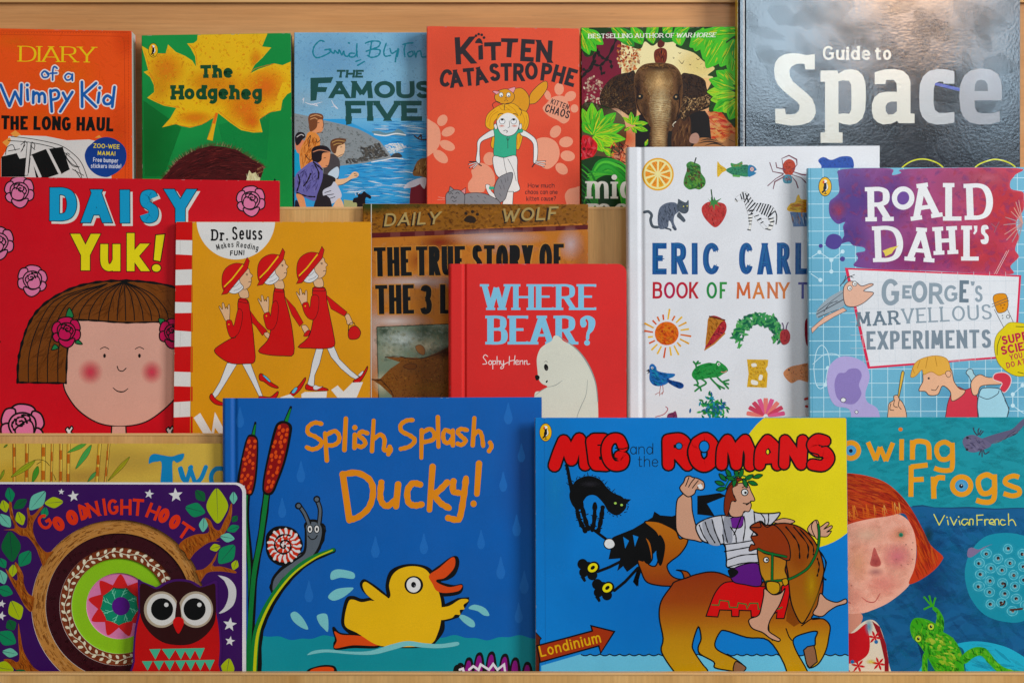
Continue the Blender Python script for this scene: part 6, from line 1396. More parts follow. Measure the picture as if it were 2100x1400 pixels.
for x in (433, 466): B.e(x, 663, 15, 21, K); B.e(x, 663, 11, 17, '#e0deda'); B.e(x, 664, 5, 9, K)
B.l('424,696 440,712 458,708 468,694', 5, K, smooth=True)
B.b('222,740 225,690 260,655 310,648 360,665 392,710 398,750 370,800 330,830 290,838 245,812 225,775', K); B.e(310, 742, 78, 80, '#c83c18')
for k in range(17):
    a = R(k*21.2); B.l([(310+44*math.cos(a), 742+44*math.sin(a)), (310+60*math.cos(a+.08), 742+60*math.sin(a+.08)), (310+77*math.cos(a), 742+79*math.sin(a))], 11, '#dcd8d4', wob=.4)
for k in range(7): a = R(k*51); B.l([(310+8*math.cos(a), 742+8*math.sin(a)), (310+32*math.cos(a), 742+32*math.sin(a))], 8, '#dcd8d4', wob=.3)
B.l([(310 + (4+k*1.55)*math.cos(R(k*20)), 742 + (4+k*1.55)*math.sin(R(k*20))) for k in range(0, 34)], 8, K, wob=.3)
B.l('545,765 440,810 350,880 270,980 210,1090 180,1200 175,1400', 50, K, smooth=True, wob=.05, taper=(.5, 1.1)); B.l('545,762 440,802 345,872 262,975 200,1090 172,1200 160,1400', 34, '#0b7a3c', smooth=True, taper=(.5, 1.1)); B.l('540,764 450,806 350,880 262,990 205,1100 178,1200 165,1400', 13, '#c2c41c', smooth=True, taper=(.5, 1.2))
for P in ('535,870 570,855 640,870 642,900 580,895 535,905', '520,985 560,950 634,942 635,955 590,990 545,1005', '340,1070 365,1058 400,1090 425,1140 395,1135 355,1105', '468,1075 515,1072 520,1150 500,1140 475,1110', '1192,1042 1220,1024 1270,1040 1292,1075 1265,1075 1235,1055', '1145,1078 1170,1074 1215,1100 1222,1128 1200,1130 1165,1105'):
    B.p(P, '#7cc0c4', smooth=True)
# duck: black brushed edge first, colour on top
YE = '#e6b804'
body = '815,990 812,930 830,880 870,850 930,840 985,855 1020,900 1045,950 1062,1020 1060,1100 1045,1160 1015,1210 940,1225 830,1225 750,1215 660,1160 605,1130 600,1080 618,1010 640,1000 680,1012 720,1005 745,1005'
B.b('800,990 795,930 815,865 870,835 940,830 1005,848 1045,900 1062,950 1080,1020 1078,1100 1075,1150 1040,1200 1015,1218 930,1232 750,1222 640,1175 588,1130 585,1075 605,995 640,982 680,995 720,990 770,985', K)
B.b('745,1005 690,965 672,925 690,902 720,915 770,950 805,985 790,1010', K); B.p('1050,1035 1140,992 1195,988 1195,1010 1160,1062 1145,1085 1100,1100 1050,1110', K)
B.b('1000,880 1060,830 1110,795 1140,795 1148,830 1130,880 1095,905 1060,915 1120,930 1160,925 1166,950 1145,975 1080,985 1040,975 1020,930', K)
B.b('540,1140 550,1130 580,1158 650,1165 760,1180 760,1230 640,1232 555,1240 545,1210 552,1190', K)
B.b('550,1152 585,1168 660,1172 755,1188 755,1220 640,1218 552,1232 562,1195', '#d8541c')
B.b(body, YE); B.b('755,1010 705,975 685,935 695,915 722,928 770,965 810,1000', YE); B.b('1040,1045 1100,1030 1150,1000 1185,998 1190,1008 1168,1025 1172,1045 1150,1050 1152,1072 1128,1072 1110,1088 1050,1095', YE)
B.b('1003,885 1050,850 1110,800 1128,808 1122,850 1080,895 1040,905 1045,920 1100,940 1155,930 1160,942 1140,960 1080,968 1040,958 1020,925', '#d8541c')
B.e(930, 930, 45, 43, K); B.e(929, 930, 34, 36, '#e0deda'); B.e(929, 929, 12, 14, K); B.e(934, 934, 3, 3, '#7a7a80')
B.b('420,1265 450,1245 520,1238 620,1248 720,1245 820,1215 900,1198 980,1208 1060,1212 1138,1202 1138,1220 1050,1232 960,1228 900,1222 830,1240 740,1262 640,1262 520,1252 460,1258', '#7cc0c4')
B.b('415,1345 460,1320 520,1312 560,1330 560,1420 415,1420', K); B.b('430,1345 470,1325 530,1322 548,1340 520,1400 440,1400', '#d8541c')
for k, (x, y) in enumerate(((1150, 1310), (1190, 1285), (1240, 1262), (1298, 1258), (1362, 1268), (1412, 1285), (1470, 1305))):
    B.b([(x-6, y-6), (x+22, y+6), (x+30, 1400), (x-40 + k*4, 1400), (x-22, y+40)], K); B.b([(x-2, y+8), (x+14, y+22), (x+16, 1400), (x-28+k*3, 1400), (x-14, y+46)], '#84207c')
B.b('1120,1330 1140,1310 1160,1330 1160,1400 1120,1400', K)
B.ll('1150,1335 1165,1330 1185,1400|1195,1335 1215,1318 1240,1336 1250,1310 1290,1335 1310,1308 1330,1335 1362,1310 1375,1400', 11, '#dcd8e0')
B.part('title')
OG = '#e08e16'
B.ll('~488,160 455,155 425,175 425,205 460,222 488,245 478,270 445,282 418,272|505,205 514,335|~508,215 550,195 572,215 570,245 545,262 515,262|605,135 598,285|648,212 646,275|~708,205 680,198 668,215 690,235 698,255 680,270 662,265|738,145 730,290|~735,235 770,212 790,235 788,285 815,280|~815,270 820,285 808,305|~925,142 895,145 868,165 872,195 915,218 935,240 910,268 868,280|968,190 966,322|~968,205 1005,185 1028,205 1022,235 975,248|1045,128 1048,270|~1106,200 1082,190 1070,215 1078,246 1098,250 1112,232|1117,192 1117,262|~1185,190 1155,185 1140,200 1160,222 1178,240 1160,260 1140,255|1220,132 1212,262|~1215,215 1240,195 1255,215 1262,265|~1295,250 1302,268 1290,290', 21, OG, wob=.08)
B.dots('648,178', 13, OG)
B.ll('590,400 622,620|~590,402 660,395 720,430 735,490 715,560 665,605 622,618|~775,440 770,510 785,545 810,550 845,520|855,450 845,555|~960,450 925,445 900,480 905,535 935,550 968,545|1020,365 1005,570|~1090,440 1050,480 1020,500|~1030,505 1060,540 1098,562|~1120,435 1118,480 1145,490|~1180,420 1170,500 1155,590 1140,618 1095,610|1242,350 1232,495', 30, OG, wob=.08)
B.e(1216, 542, 15, 16, OG)
B.done()
# ---- blue and yellow rider book
B = book('picture_book', 'blue picture book with a man riding a brown horse before a yellow sun',
         '1097,856 1736,856 1741,1392 1099,1392', -.052, '#007fc8', thick=.0045, finish='gloss', spine='#c89a10')
K = '#15130f'
B.frame(1090, 840, 2.5); B.part('illustration')
B.glow(120, 400, 140, 500, '#2f92cf', .6); B.glow(620, 1000, 500, 400, '#0078c4', .3)
B.l('24,42 24,1330', 2, '#2a8ac6'); B.l('66,42 72,1330', 2, '#0c69a8')
B.e(1335-60+125, 460-120, 350, 372, '#e0cf2e')
B.p('50,1310 250,1252 ' + ' '.join('%g,%g' % (x, 1250 + 9*abs(math.sin((x-250)*.0625))) for x in range(255, 1640, 8)) + ' 1640,1420 50,1420', '#6fbedb')
B.l([(x, 1250 + 9*abs(math.sin((x-250)*.0625))) for x in range(255, 1640, 6)], 6, K)
# plain cat shape with an arched back
B.b('200,410 230,360 290,338 350,355 385,395 420,425 470,450 485,500 440,540 395,520 370,480 330,440 290,440 265,470 250,510 215,495 195,450', K)
B.b('172,280 182,330 190,380 205,440 225,420 205,360 190,290', K)
for q in ('230,490 245,560 275,620', '255,480 275,560 292,610', '325,480 322,560 312,615', '365,500 355,570 340,628'): B.l(q, 22, K, smooth=True, wob=.2)
B.p('395,450 388,405 425,435', K); B.p('465,455 510,458 480,490', K)
PP = spline(pts('170,285 185,350 195,390 230,355 290,335 350,350 390,395 430,430 490,470 490,510 440,548 390,525'))
for q in PP[::2]: B.l([q, (q[0]+random.uniform(-14, 14), q[1]+random.uniform(-18, -2))], 5, K, taper=(1, .3))
for q in ((245, 560), (262, 600), (275, 540), (322, 540), (318, 590), (355, 560), (345, 610), (240, 520)):
    B.ll('|'.join('%g,%g %g,%g' % (q[0]-16, q[1]+random.uniform(-8, 8), q[0]+16, q[1]+random.uniform(-8, 8)) for _ in (0, 1)), 4, K)
B.glow(300, 380, 60, 20, '#3c3a40', .5)
B.e(430, 478, 7, 6, '#a8d060'); B.e(462, 487, 7, 6, '#a8d060')
# flying black cloak (no figure in it), a pale ball on a stick, two clover-like shoes
B.p('400,670 420,650 520,610 620,550 630,520 660,540 720,545 765,530 770,620 735,660 640,720 570,800 540,905 520,880 548,905 555,780 490,830 470,800 440,825 455,760 395,765 405,720', K)
for q in ('470,650 480,710 500,670', '520,640 530,700 548,650'): B.p(q, '#0880c8')
B.p('395,765 440,700 420,690', K)
B.l('300,600 380,660 480,730 560,790', 14, K, smooth=True); B.b('372,680 385,662 412,662 428,685 420,705 395,712 376,700', '#dcdcda', o=K, ow=5)
for cx, cy in ((300, 812), (375, 915)):
    for dx, dy, r in ((-38, -22, 27), (-32, 20, 24), (12, 34, 26), (20, -6, 30), (-10, 0, 34)): B.e(cx+dx, cy+dy, r, r*1.02, K)
    B.p([(cx-50, cy+42), (cx-28, cy+38), (cx-20, cy+64), (cx-30, cy+70)], K); B.e(cx+14, cy-4, 27, 22, '#e6d820', rot=-35); B.e(cx+14, cy-4, 13, 9, K, rot=-40)
B.ll('340,828 400,805 480,765|425,925 480,880 545,810', 15, K)
B.p('790,500 860,440 860,420 810,430 940,460 1000,430 960,470 1010,540 920,520 840,500', K) if False else B.p('1240,440 1300,435 1400,428 1340,470 1300,500 1330,545 1260,535', K) if False else None
B.p('850,440 900,435 965,425 1000,440 900,480 940,545 850,535', K)
# horse: tail, body with printed brown to ochre gradient
tail = '580,575 640,572 690,590 740,620 760,660 800,650 795,690 760,740 715,775 695,800 710,840 740,862 780,865 770,830 745,820 800,830 820,870 815,905 745,925 740,905 660,900 590,880 560,820 545,770 575,770 560,700 575,650 610,680 620,760 600,790 640,795 660,700 640,630'
B.b(tail, '#b8701c', g=('#8c3c18', 'v'), o=K, ow=7)
B.b('575,770 562,700 572,640 600,690 615,770 598,790', K); B.b('655,640 685,690 672,780 655,795 640,730', K)
B.frame(1400, 840, 2.5)
body = '-60,905 -40,880 20,860 60,845 130,830 190,835 250,860 330,890 400,890 440,850 520,800 600,740 700,780 720,850 715,950 690,1020 660,1070 720,1070 755,1105 750,1160 735,1230 700,1295 660,1320 640,1310 632,1260 650,1215 678,1205 680,1170 690,1135 640,1140 570,1170 580,1230 640,1340 650,1420 560,1420 520,1300 440,1180 330,1165 220,1130 190,1140 165,1195 180,1230 250,1265 290,1290 320,1320 300,1345 240,1335 165,1320 160,1290 90,1250 80,1215 95,1170 80,1110 50,1200 60,1240 100,1300 130,1345 100,1420 0,1420 -30,1360 -80,1290 -110,1230 -100,1170 -120,1060 -110,980'
BB = spline(pts(body), True, 4)
XB = B.X(BB)
def horse_col(y):
    t = (y - 830)/500; st = [(0, '#8c3a16'), (.3, '#9a4a18'), (.5, '#a8661c'), (.7, '#b8861c'), (1, '#c09418')]
    for (a, ca), (b_, cb) in zip(st, st[1:]):
        if t <= b_: return mix(rgb(ca), rgb(cb), max(0, (t-a)/(b_-a)))
    return rgb(st[-1][1])
# strips of the body so that the print gradient follows the photograph's
for y0 in range(700, 1420, 24):
    pl = []
    y1 = y0 + 24
    def cutp(poly, yy, keep_below):
        o = []
        for i in range(len(poly)):
            a, b_ = poly[i-1], poly[i]; ia = (a[1] >= yy) == keep_below; ib = (b_[1] >= yy) == keep_below
            if ia != ib: k = (yy-a[1])/(b_[1]-a[1]); o.append((a[0]+(b_[0]-a[0])*k, yy))
            if ib: o.append(b_)
        return o
    q = cutp(cutp(BB, y0, True), y1, False)
    if len(q) > 2:
        P2 = B.X(q); tr = tessellate_polygon([[Vector((x, y, 0)) for x, y in P2]])
        B.add(P2, tr, [horse_col(p[1]) for p in q])
B.l(BB, 7, K, closed=True)
B.p('620,1230 640,1212 672,1206 680,1230 690,1290 650,1322 635,1300', '#8a6248', o=K, ow=6); B.b('270,1290 300,1300 325,1322 300,1345 260,1338', '#8a6248', o=K, ow=6)
B.ll('~530,1120 545,1160 560,1180|~440,1090 445,1150 460,1180|~600,960 620,1000 605,1090|~610,1105 660,1070 700,1065', 6, K)
B.p('540,990 620,945 605,1090 570,1110 530,1080', '#8c4a1a', a=.6)
# saddle cloth
B.b('190,910 230,885 300,885 400,910 480,900 530,900 545,880 540,960 525,1055 515,1070 480,1065 485,1030 470,1060 355,1060 350,1030 290,1025 290,1060 255,1060 250,1028 190,1025 180,1060 120,1058 140,1000 160,945', '#cf1620') if False else B.p(spline(pts('120,1056 140,1000 165,940 200,895 240,880 320,885 410,905 480,900 545,885 545,960 520,1068')) + [(480, 1068), (484, 1035), (440, 1060), (352, 1060), (350, 1028), (290, 1026), (288, 1058), (252, 1058), (250, 1026), (190, 1024), (180, 1060)], '#cf1620', o=K, ow=6)
B.l('150,998 185,1000 190,975 235,980 240,1010 280,1012 285,988 325,995 330,1018 345,990 385,990 388,1020 400,1020', 6, '#2c6a34'); B.l('480,1000 490,1020 510,1010', 6, '#2c6a34')
# rider: bare arm, folded tunic, purple skirt, leg
SKN = '#c99a80'
B.b('25,420 -10,440 -30,470 -35,560 -30,620 0,655 60,668 100,672 70,600 50,520 45,450', SKN, o=K, ow=6)
B.b('5,430 -15,400 5,370 15,345 35,338 50,345 75,350 95,360 108,370 112,395 100,410 70,408 60,430 30,445', SKN, o=K, ow=6); B.ll('~30,395 45,370 60,352|~50,400 65,380 80,362|~15,390 25,365 32,345|~75,400 88,385 100,378', 5, K); B.p('75,385 95,378 105,400 88,408', '#dcdcda')
B.b('70,590 130,555 200,540 260,545 330,520 400,530 460,530 500,530 450,590 400,600 380,640 385,740 395,790 240,810 225,760 215,690 180,690 110,675 80,640', '#c2c2c8', o=K, ow=7)
B.b('235,560 310,545 300,600 245,600', '#6a2c84', o=K, ow=5)
for q, c in (('100,580 150,560 170,620 195,690 130,680', '#a8aab2'), ('215,545 245,560 255,670 225,680 205,640', '#9a9ca6'), ('320,525 365,520 350,640 310,660', '#d8d8dc')): B.b(q, c, a=.8)
for q in ('~85,590 105,640 130,680', '~115,575 135,630 165,680', '~150,560 165,620 195,690', '~200,545 215,620 230,680', '~365,520 370,600 350,650', '~400,530 420,560 420,600', '~440,530 440,570 430,600', '~315,545 320,600 310,670', '~245,600 270,640 275,675', '~210,690 290,680 360,668', '~215,725 290,712 380,695', '~222,770 300,745 385,738', '~235,805 310,785 390,780', '205,640 215,700', '~300,545 280,600 262,640'): B.l(q.lstrip('~'), 6, K, smooth=q[0] == '~', wob=.2)
B.b('245,830 300,795 380,785 400,830 405,890 380,905 320,895 260,880', '#5e2478', o=K, ow=6); B.b('232,820 270,815 285,835 250,860', K)
B.b('470,570 520,555 575,570 540,585 480,580', SKN, o=K, ow=5); B.b('640,610 665,575 690,565 700,600 690,650 660,640', SKN, o=K, ow=5)
B.b('660,600 680,565 700,600 740,575 750,585 725,610 762,592 765,605 740,625 762,620 750,640 735,650 705,650 685,660', SKN, o=K, ow=5)
# neck and head of the horse
neck = '345,600 400,570 430,590 520,580 600,600 660,650 700,720 722,800 720,850 690,950 640,1060 605,1090 560,1000 545,900 540,840 520,760 480,745 430,735 385,712 345,722 370,690 350,650 380,640'
NB = spline(pts(neck), True, 4); B.p(NB, '#8c3c16', g=('#a8701c', 'v'), o=K, ow=7)
B.glow(660, 900, 50, 150, '#c09420', .8); B.glow(600, 760, 60, 80, '#a4541c', .6)
B.ll('~480,620 530,680 550,770|~530,600 590,680 600,760|~570,600 640,690 640,760|~600,610 665,690 670,740|~470,600 480,640 510,690|~690,760 700,800 690,850|~700,720 735,780 720,850 735,870', 7, K, wob=.4)
B.b('385,715 430,735 480,750 530,770 525,820 535,850 540,890 510,900 500,935 460,945 430,925 420,880 400,840 390,780', '#a86428', g=('#c0942a', 'v'), o=K, ow=7)
B.b('342,722 350,690 370,690 350,650 385,640 345,605 400,600 395,570 430,600 470,590 520,640 548,700 545,770 480,748 420,735 385,712', '#8c3c18', o=K, ow=6)
B.e(428, 768, 14, 14, '#dcdcda', o=K, ow=5); B.dots('432,768', 6, K)
B.ll('~388,712 430,730 530,752|460,735 458,875|~430,880 480,875 540,868 600,840 650,800 690,720 700,640 695,590', 15, K); B.ll('~388,712 430,730 530,752|460,735 458,875|~430,880 480,875 540,868 600,840 650,800 690,720 700,640 695,590', 9, '#176a34')
B.b('430,885 460,878 495,890 495,930 465,945 435,925', '#c09422', o=K, ow=6); B.b('510,870 535,865 540,890 520,900', '#c09422', o=K, ow=5)
# bare leg
B.b('420,915 460,945 500,940 525,915 500,990 470,1040 445,1085 440,1130 480,1160 500,1175 490,1185 450,1170 410,1140 360,1120 340,1090 345,1070 390,1050 405,1000 415,950', SKN, o=K, ow=6)
B.b('705,940 740,970 790,985 835,968 838,990 790,1005 750,1030 720,1055 690,1055 668,1040 690,1000', SKN, o=K, ow=6)
# head in profile with a leaf wreath
B.b('225,430 215,480 215,520 235,545 240,500 260,450 250,400 300,360 330,370 340,400 300,350 260,360 230,395', '#7c3418', o=K, ow=5)
B.b('250,400 290,375 335,385 350,415 370,462 348,468 352,490 340,520 315,520 300,545 250,545 232,500 245,460 270,470 265,440 250,430', SKN, o=K, ow=5)
B.b('218,440 240,390 275,365 280,385 255,400 262,440 275,465 250,470 240,510 225,545 212,510', '#7c3418', o=K, ow=4)
B.e(318, 422, 17, 17, '#dcdcda', o=K, ow=5); B.dots('322,424', 7, K); B.ll('~310,478 330,480 350,470|~305,398 320,392 335,398', 5, K); B.p('318,478 345,478 328,490', K)
for x, y, r_ in ((190, 375, 20), (205, 345, 45), (235, 325, 60), (198, 405, -10), (275, 320, 80), (300, 325, 110), (340, 345, 150), (360, 375, 20), (385, 340, 165), (320, 375, 70), (265, 370, 100), (245, 350, 20)):
    c_, s_ = math.cos(R(r_)), math.sin(R(r_)); B.b([(x-c_*26, y-s_*26), (x-s_*-11, y-c_*11), (x+c_*26, y+s_*26), (x+s_*-11, y+c_*11)], '#176a34', o=K, ow=4)
B.l('215,400 250,345 300,335 350,350', 7, '#176a34', smooth=True)
B.frame(1090, 840, 2.5)
# signpost
B.part('sign_print')
B.p('22,1140 50,1170 42,1180 38,1400 15,1400 15,1150', '#5c2a1c', o=K, ow=5)
B.p('28,1208 312,1132 305,1105 425,1135 355,1245 345,1208 45,1292', '#a03c1c', o=K, ow=8)
B.t('Londinium', 48, 1266, 58, 320, 8, '#d8a818', rot=-13.5, cap='r', sp=.3)
B.part('title')
RD = '#d8101c'
def bub(S_, w):
    for o_, c in ((9, K), (0, RD)): B.ll(S_, w+2*o_, c)
bub('~118,285 140,220 165,160|~165,160 185,200 205,255|~205,255 225,190 245,150|~245,150 270,210 275,280', 58)
bub('308,160 322,270|~320,150 370,150|~330,212 365,210|~330,282 385,285', 54)
bub('~470,190 450,150 410,150 385,190 390,250 420,285 465,280 475,245 450,235', 48)
for o_, c in ((0, K),): B.ll('~430,195 465,200 495,192|~415,215 420,240 440,250', 6, c)
B.t('and', 506, 228, 58, 118, 4, '#1c2a38', cap='r', sp=.3); B.t('the', 545, 292, 58, 104, 4, '#1c2a38', cap='r', sp=.3)
bub('~700,160 702,280|~700,155 760,150 790,180 770,215 720,225|~750,225 800,282', 56)
B.e(756, 185, 17, 17, '#2a80ba', o=K, ow=5)
B.frame(1400, 840, 2.5)
bub('~75,170 120,150 155,190 155,250 115,285 75,265 60,215 75,170', 60); B.e(110, 188, 26, 30, '#0880c8', o=K, ow=6)
bub('~200,280 205,200 230,155|~230,155 260,215 275,280|~275,280 285,200 320,155|~320,155 345,220 345,285', 54)
bub('~395,282 400,210 435,155|~435,155 475,200 485,282|~400,250 480,245', 52); B.e(436, 215, 9, 14, '#e0cf2e', o=K, ow=5)
bub('~520,278 525,160|~525,155 565,210 605,278|~608,280 615,155', 50)
bub('~730,160 690,152 665,180 690,210 730,215 750,250 720,285 665,280', 52); B.l('648,215 670,222 695,230 700,245', 7, K, smooth=True); B.l('735,185 712,190', 7, K)
B.puffin(1119, 886, 36)
B.done()
# ---- teal frog book
B = book('picture_book', 'teal picture book with a red-haired child and a green frog, bottom right',
         '1570,855 2180,855 2180,1392 1570,1392', -.036, '#12909c', thick=.004, finish='satin')
B.frame(1700, 840, 2.5); B.part('illustration')
B.daubs('-100,40 1100,40 1100,500 -100,500', 420, 90, 30, ['#1899a4', '#0e8790', '#20a0a8', '#0c8494'], 0, 30, .12, smooth=False)
B.p('-100,495 430,495 480,490 540,500 620,502 720,500 850,508 960,503 1100,505 1100,1400 -100,1400', '#0c5f8c')
B.daubs('-100,505 1100,510 1100,1390 -100,1390', 700, 110, 34, ['#0f6a98', '#0a5480', '#11749c', '#0c4c7c', '#147ca4'], 10, 60, .18, smooth=False)
B.l('430,495 480,490 540,500 620,502 720,500 850,508 960,503 1100,505', 6, '#0a4c6c', wob=.4)
B.glow(900, 860, 260, 300, '#15829c', .7); B.glow(520, 850, 120, 340, '#093f70', .5)
# spawn
B.b('700,800 730,720 800,650 900,630 1000,645 1100,700 1160,850 1100,1000 1000,1080 900,1085 800,1050 730,970 700,880', '#1a8ba0')
B.b('430,1400 500,1280 620,1210 740,1185 860,1200 960,1240 1080,1330 1100,1420 430,1420', '#2aa6c2'); B.daubs('460,1390 640,1215 740,1195 950,1245 1060,1400', 60, 90, 18, ['#35b2cc', '#2298b4'], 20, 30, .4)
for x, y in ((806, 735), (917, 712), (992, 737), (771, 784), (866, 762), (928, 783), (828, 811), (886, 821), (778, 842), (946, 845), (996, 802), (824, 876), (768, 903), (890, 887), (953, 905), (822, 933), (900, 943), (960, 967), (828, 995), (885, 988), (1000, 870), (940, 1030), (1050, 760), (1050, 840), (1046, 920), (1010, 1000)):
    B.glow(x, y, 44, 40, '#4cc4d8', .75, n=16, rings=3); B.l(ring(x, y, 26+random.uniform(-3, 3), 24, n=18), 4, '#7cdcea', closed=True, wob=.5, a=.6); B.glow(x, y, 20, 18, '#a8e4ec', .7, n=12, rings=2)
    B.e(x+random.uniform(-3, 3), y+random.uniform(-3, 3), 9, 8, '#2c2024', rot=random.uniform(0, 90)); B.e(x+3, y+4, 3, 3, '#b88c74')
B.b('880,885 905,885 908,905 890,912 900,895', '#2c2024'); B.l('880,1000 895,995 900,980', 9, '#3c2824', smooth=True); B.l('930,1024 960,1022 990,1018', 10, '#4c3028')
B.b('708,740 715,712 735,705 765,715 800,700 838,688 800,705 760,735 735,752 715,755', '#7c6c8c')
# tadpole
B.l('790,170 840,150 900,130 950,110 1000,60 1040,40', 34, '#5c5a74', smooth=True, taper=(1.4, .6)); B.b('685,165 700,138 740,128 780,145 820,165 830,185 790,205 740,218 705,205', '#66607c'); B.daubs('685,165 700,138 740,128 780,145 820,165 830,185 790,205 740,218 705,205', 50, 30, 9, ['#7c7490', '#504c68', '#8c84a0'], 20, 50, .5)
B.ll('~760,130 745,110 740,92|~765,128 765,105 770,95|~775,130 790,110|~780,205 770,230|~785,208 785,240|~792,206 800,225 820,215|~770,125 780,105', 6, '#3a3c4c'); B.dots('710,143 708,203', 7, '#2c2834'); B.daubs('830,170 900,140 980,90 985,110 900,155 840,180', 24, 40, 5, ['#3c3c50', '#7c7888'], -20, 20, .6)
# girl
face = '92,590 200,555 330,530 400,560 440,620 448,720 440,800 420,880 380,930 300,990 210,1030 160,1042 90,1040 40,1000 20,800 40,640'
B.b('30,1000 160,1040 165,1090 120,1150 60,1180', '#cf8e78')
B.b(face, '#e8ac96'); B.within = spline(pts(face), True)
B.daubs(face, 400, 60, 34, ['#f0bca4', '#e0a08a', '#f0b49c', '#e8b6a2'], 20, 80, .1)
B.glow(350, 750, 90, 80, '#d87c84', .8); B.glow(280, 890, 100, 70, '#e89488', .6); B.glow(150, 780, 70, 130, '#ecb088', .6); B.glow(360, 640, 70, 50, '#e49c78', .6); B.glow(240, 830, 50, 26, '#a87070', .6); B.glow(190, 640, 120, 60, '#f0c4a8', .7); B.glow(120, 960, 90, 60, '#e4a08c', .6); B.within = None
B.b('232,705 250,740 266,780 260,798 235,802 212,793 217,760', '#c4605a', a=.75); B.glow(240, 780, 34, 34, '#b05050', .6); B.dots('235,745 228,768 245,775 240,790', 3, '#8c3c3c')
B.glow(369, 640, 26, 24, '#8c7c5c', .6); B.e(369, 640, 11, 11, '#2c7c60'); B.dots('369,642', 4, '#124c40'); B.l('168,960 200,982 235,982 262,940', 5, '#b04c48', smooth=True, taper=(.5, 1, .7)); B.l('92,980 110,990', 5, '#b04c48')
B.dots('430,680 425,715 430,765 395,690 345,765 370,795 405,790 115,900', 3, '#7c5048')
hairp = '60,330 140,328 240,350 310,385 380,450 430,520 480,610 520,690 580,745 580,770 540,820 470,870 410,890 435,820 450,740 440,640 410,570 380,530 300,545 200,560 92,590 40,640 20,500 30,380'
B.b(hairp, '#c0421c')
def hf(x, y): return 15 + max(0, (x-250))*.22
B.daubs(hairp, 700, 80, 9, ['#a8300f', '#d85c24', '#cc4a1c', '#e06c30', '#b83a18', '#9c2c14'], 0, 12, .6, field=hf)
for k in range(16): x = random.uniform(100, 370); B.l([(x, 575 - x*.1), (x-6, 545 - x*.1 - random.uniform(10, 50)), (x+random.uniform(4, 14), 560-x*.1)], 4, random.choice(['#e8943c', '#e07028', '#f0b060']), smooth=True, taper=(.4, 1, .3), a=.8)
B.glow(510, 640, 30, 60, '#0a3c30', .6)
# dress
B.b('30,1160 100,1150 170,1090 220,1075 260,1110 290,1200 305,1290 308,1420 30,1420', '#d9cdb8')
B.b('60,1160 130,1140 190,1095 200,1130 210,1190 200,1250 150,1290 100,1300 40,1300', '#c01c2c'); B.p('220,1080 260,1110 292,1200 306,1290 308,1420 285,1420 285,1280 262,1180', '#8c1c28')
for x, y in ((235, 1165), (150, 1310), (255, 1300), (190, 1390), (110, 1360)):
    for k in range(6): a = R(k*60 + 10); B.b([(x, y), (x+20*math.cos(a-.3), y+20*math.sin(a-.3)), (x+36*math.cos(a), y+36*math.sin(a)), (x+20*math.cos(a+.3), y+20*math.sin(a+.3))], '#c01c2c')
B.glow(205, 1110, 24, 50, '#4c98b8', .8); B.glow(215, 1290, 30, 16, '#e0d040', .8); B.dots('242,1188 120,1290', 10, '#2c6ca0')
# frog
FG = '#3e9c1c'
def paint(P, n=90, L=34, w=9, f=None): B.b(P, FG); B.daubs(P, n, L, w, ['#58b428', '#2c7c18', '#6cc438', '#1f6416', '#88cc30'], 60, 60, .6)
B.b('420,1140 418,1100 432,1070 470,1065 515,1078 545,1095 560,1130 600,1150 640,1200 690,1230 700,1330 720,1420 520,1420 470,1250 450,1190', '#0a2c4c', a=.5)
paint('545,1100 555,1050 530,1020 548,1010 575,1040 590,1080 585,1140 560,1150', 40); B.l('550,1030 530,1005 500,1015 490,1020', 10, FG, smooth=True); B.ll('~530,1005 510,985 490,960|~530,1003 520,975 516,955|~535,1003 540,980 545,965', 9, FG); B.dots('489,960 515,955 545,965 490,1020', 6, FG)
paint('660,1290 700,1240 750,1215 800,1220 830,1250 870,1300 930,1330 1000,1340 1010,1355 940,1360 870,1345 820,1300 780,1260 740,1270 700,1300', 90); B.ll('~900,1340 960,1350 1010,1340', 12, FG)
paint('480,1260 505,1265 500,1420 478,1420', 20); paint('415,1120 425,1080 450,1064 500,1072 545,1095 575,1130 625,1160 665,1210 690,1290 690,1420 600,1420 540,1330 500,1260 460,1200 430,1170', 260)
B.daubs('490,1140 600,1160 660,1220 680,1300 600,1330 520,1240', 40, 30, 16, ['#a0c438', '#b8cc48'], 30, 30, .7)
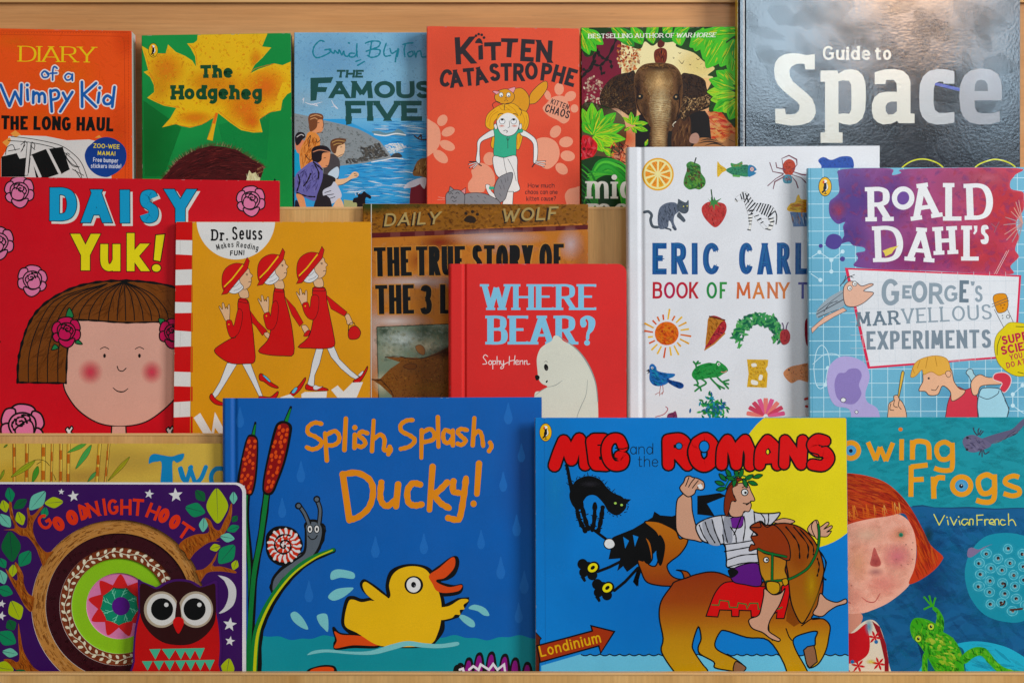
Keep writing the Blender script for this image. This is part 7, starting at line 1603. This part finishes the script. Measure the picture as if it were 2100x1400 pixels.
for x, y in ((523, 1110), (458, 1172)): B.e(x, y, 19, 20, '#2c5c18'); B.e(x, y, 16, 17, '#b4c83c'); B.e(x, y, 7, 8, '#201c18'); B.dots('%g,%g' % (x+3, y-4), 2, '#e8e8e0')
B.part('title')
OG = '#e09a20'
B.e(112, 208, 52, 52, OG, o='#d89a70', ow=2); B.glow(112, 208, 34, 32, '#2c8cc0', .9); B.e(112, 208, 28, 26, '#3c98c4'); B.glow(112, 208, 30, 28, '#8cc8e0', .6); B.e(112, 210, 10, 10, '#182030')
B.ll('200,165 240,258|240,258 262,190|262,190 292,262|292,262 328,168', 24, OG, cap='f'); B.l('373,150 372,258', 24, OG, cap='f'); B.e(367, 100, 11, 10, '#e07c20')
B.ll('428,155 428,255|~428,200 440,165 480,162 510,180 514,255', 26, OG, cap='f'); B.ll('~632,168 632,290 610,310 570,308 540,298|~630,185 595,165 560,180 552,215 570,250 605,252 630,230', 25, OG, cap='f')
B.ll('422,285 420,445|420,292 506,282|425,358 486,355', 26, OG, cap='f'); B.ll('535,342 538,455|~538,390 555,350 595,348', 27, OG, cap='f')
B.e(680, 388, 60, 58, OG); B.e(680, 388, 34, 32, '#3c98c4'); B.glow(680, 388, 34, 32, '#8cc8e0', .7); B.e(678, 390, 11, 11, '#182030'); B.dots('680,386', 3, '#e8e8e8')
B.ll('~848,330 848,440 830,470 790,472 755,462|~846,350 810,332 772,350 766,385 785,425 820,425 846,400', 27, OG, cap='f'); B.ll('~975,345 945,338 910,352 905,375 940,392 972,405 975,430 940,440 895,428', 25, OG, cap='f')
B.part('author_name')
YE = '#dcd85c'
B.ll('538,535 565,590|565,590 592,540|608,565 612,588|622,550 640,590|640,590 655,560|668,568 672,588|~712,562 690,560 680,578 695,590 712,575 715,588|~722,590 722,562 738,562 738,588|758,538 760,590|758,540 790,538|760,564 785,562|798,562 800,590|~798,575 805,562 818,562|~822,578 845,575 842,562 828,562 822,580 845,588|~852,590 852,564 868,562 872,588|~902,566 885,562 878,578 890,590 905,585|920,532 922,590|~922,570 938,562 948,570 958,592', 5, YE)
B.dots('605,550 665,548', 4, YE)
B.done()
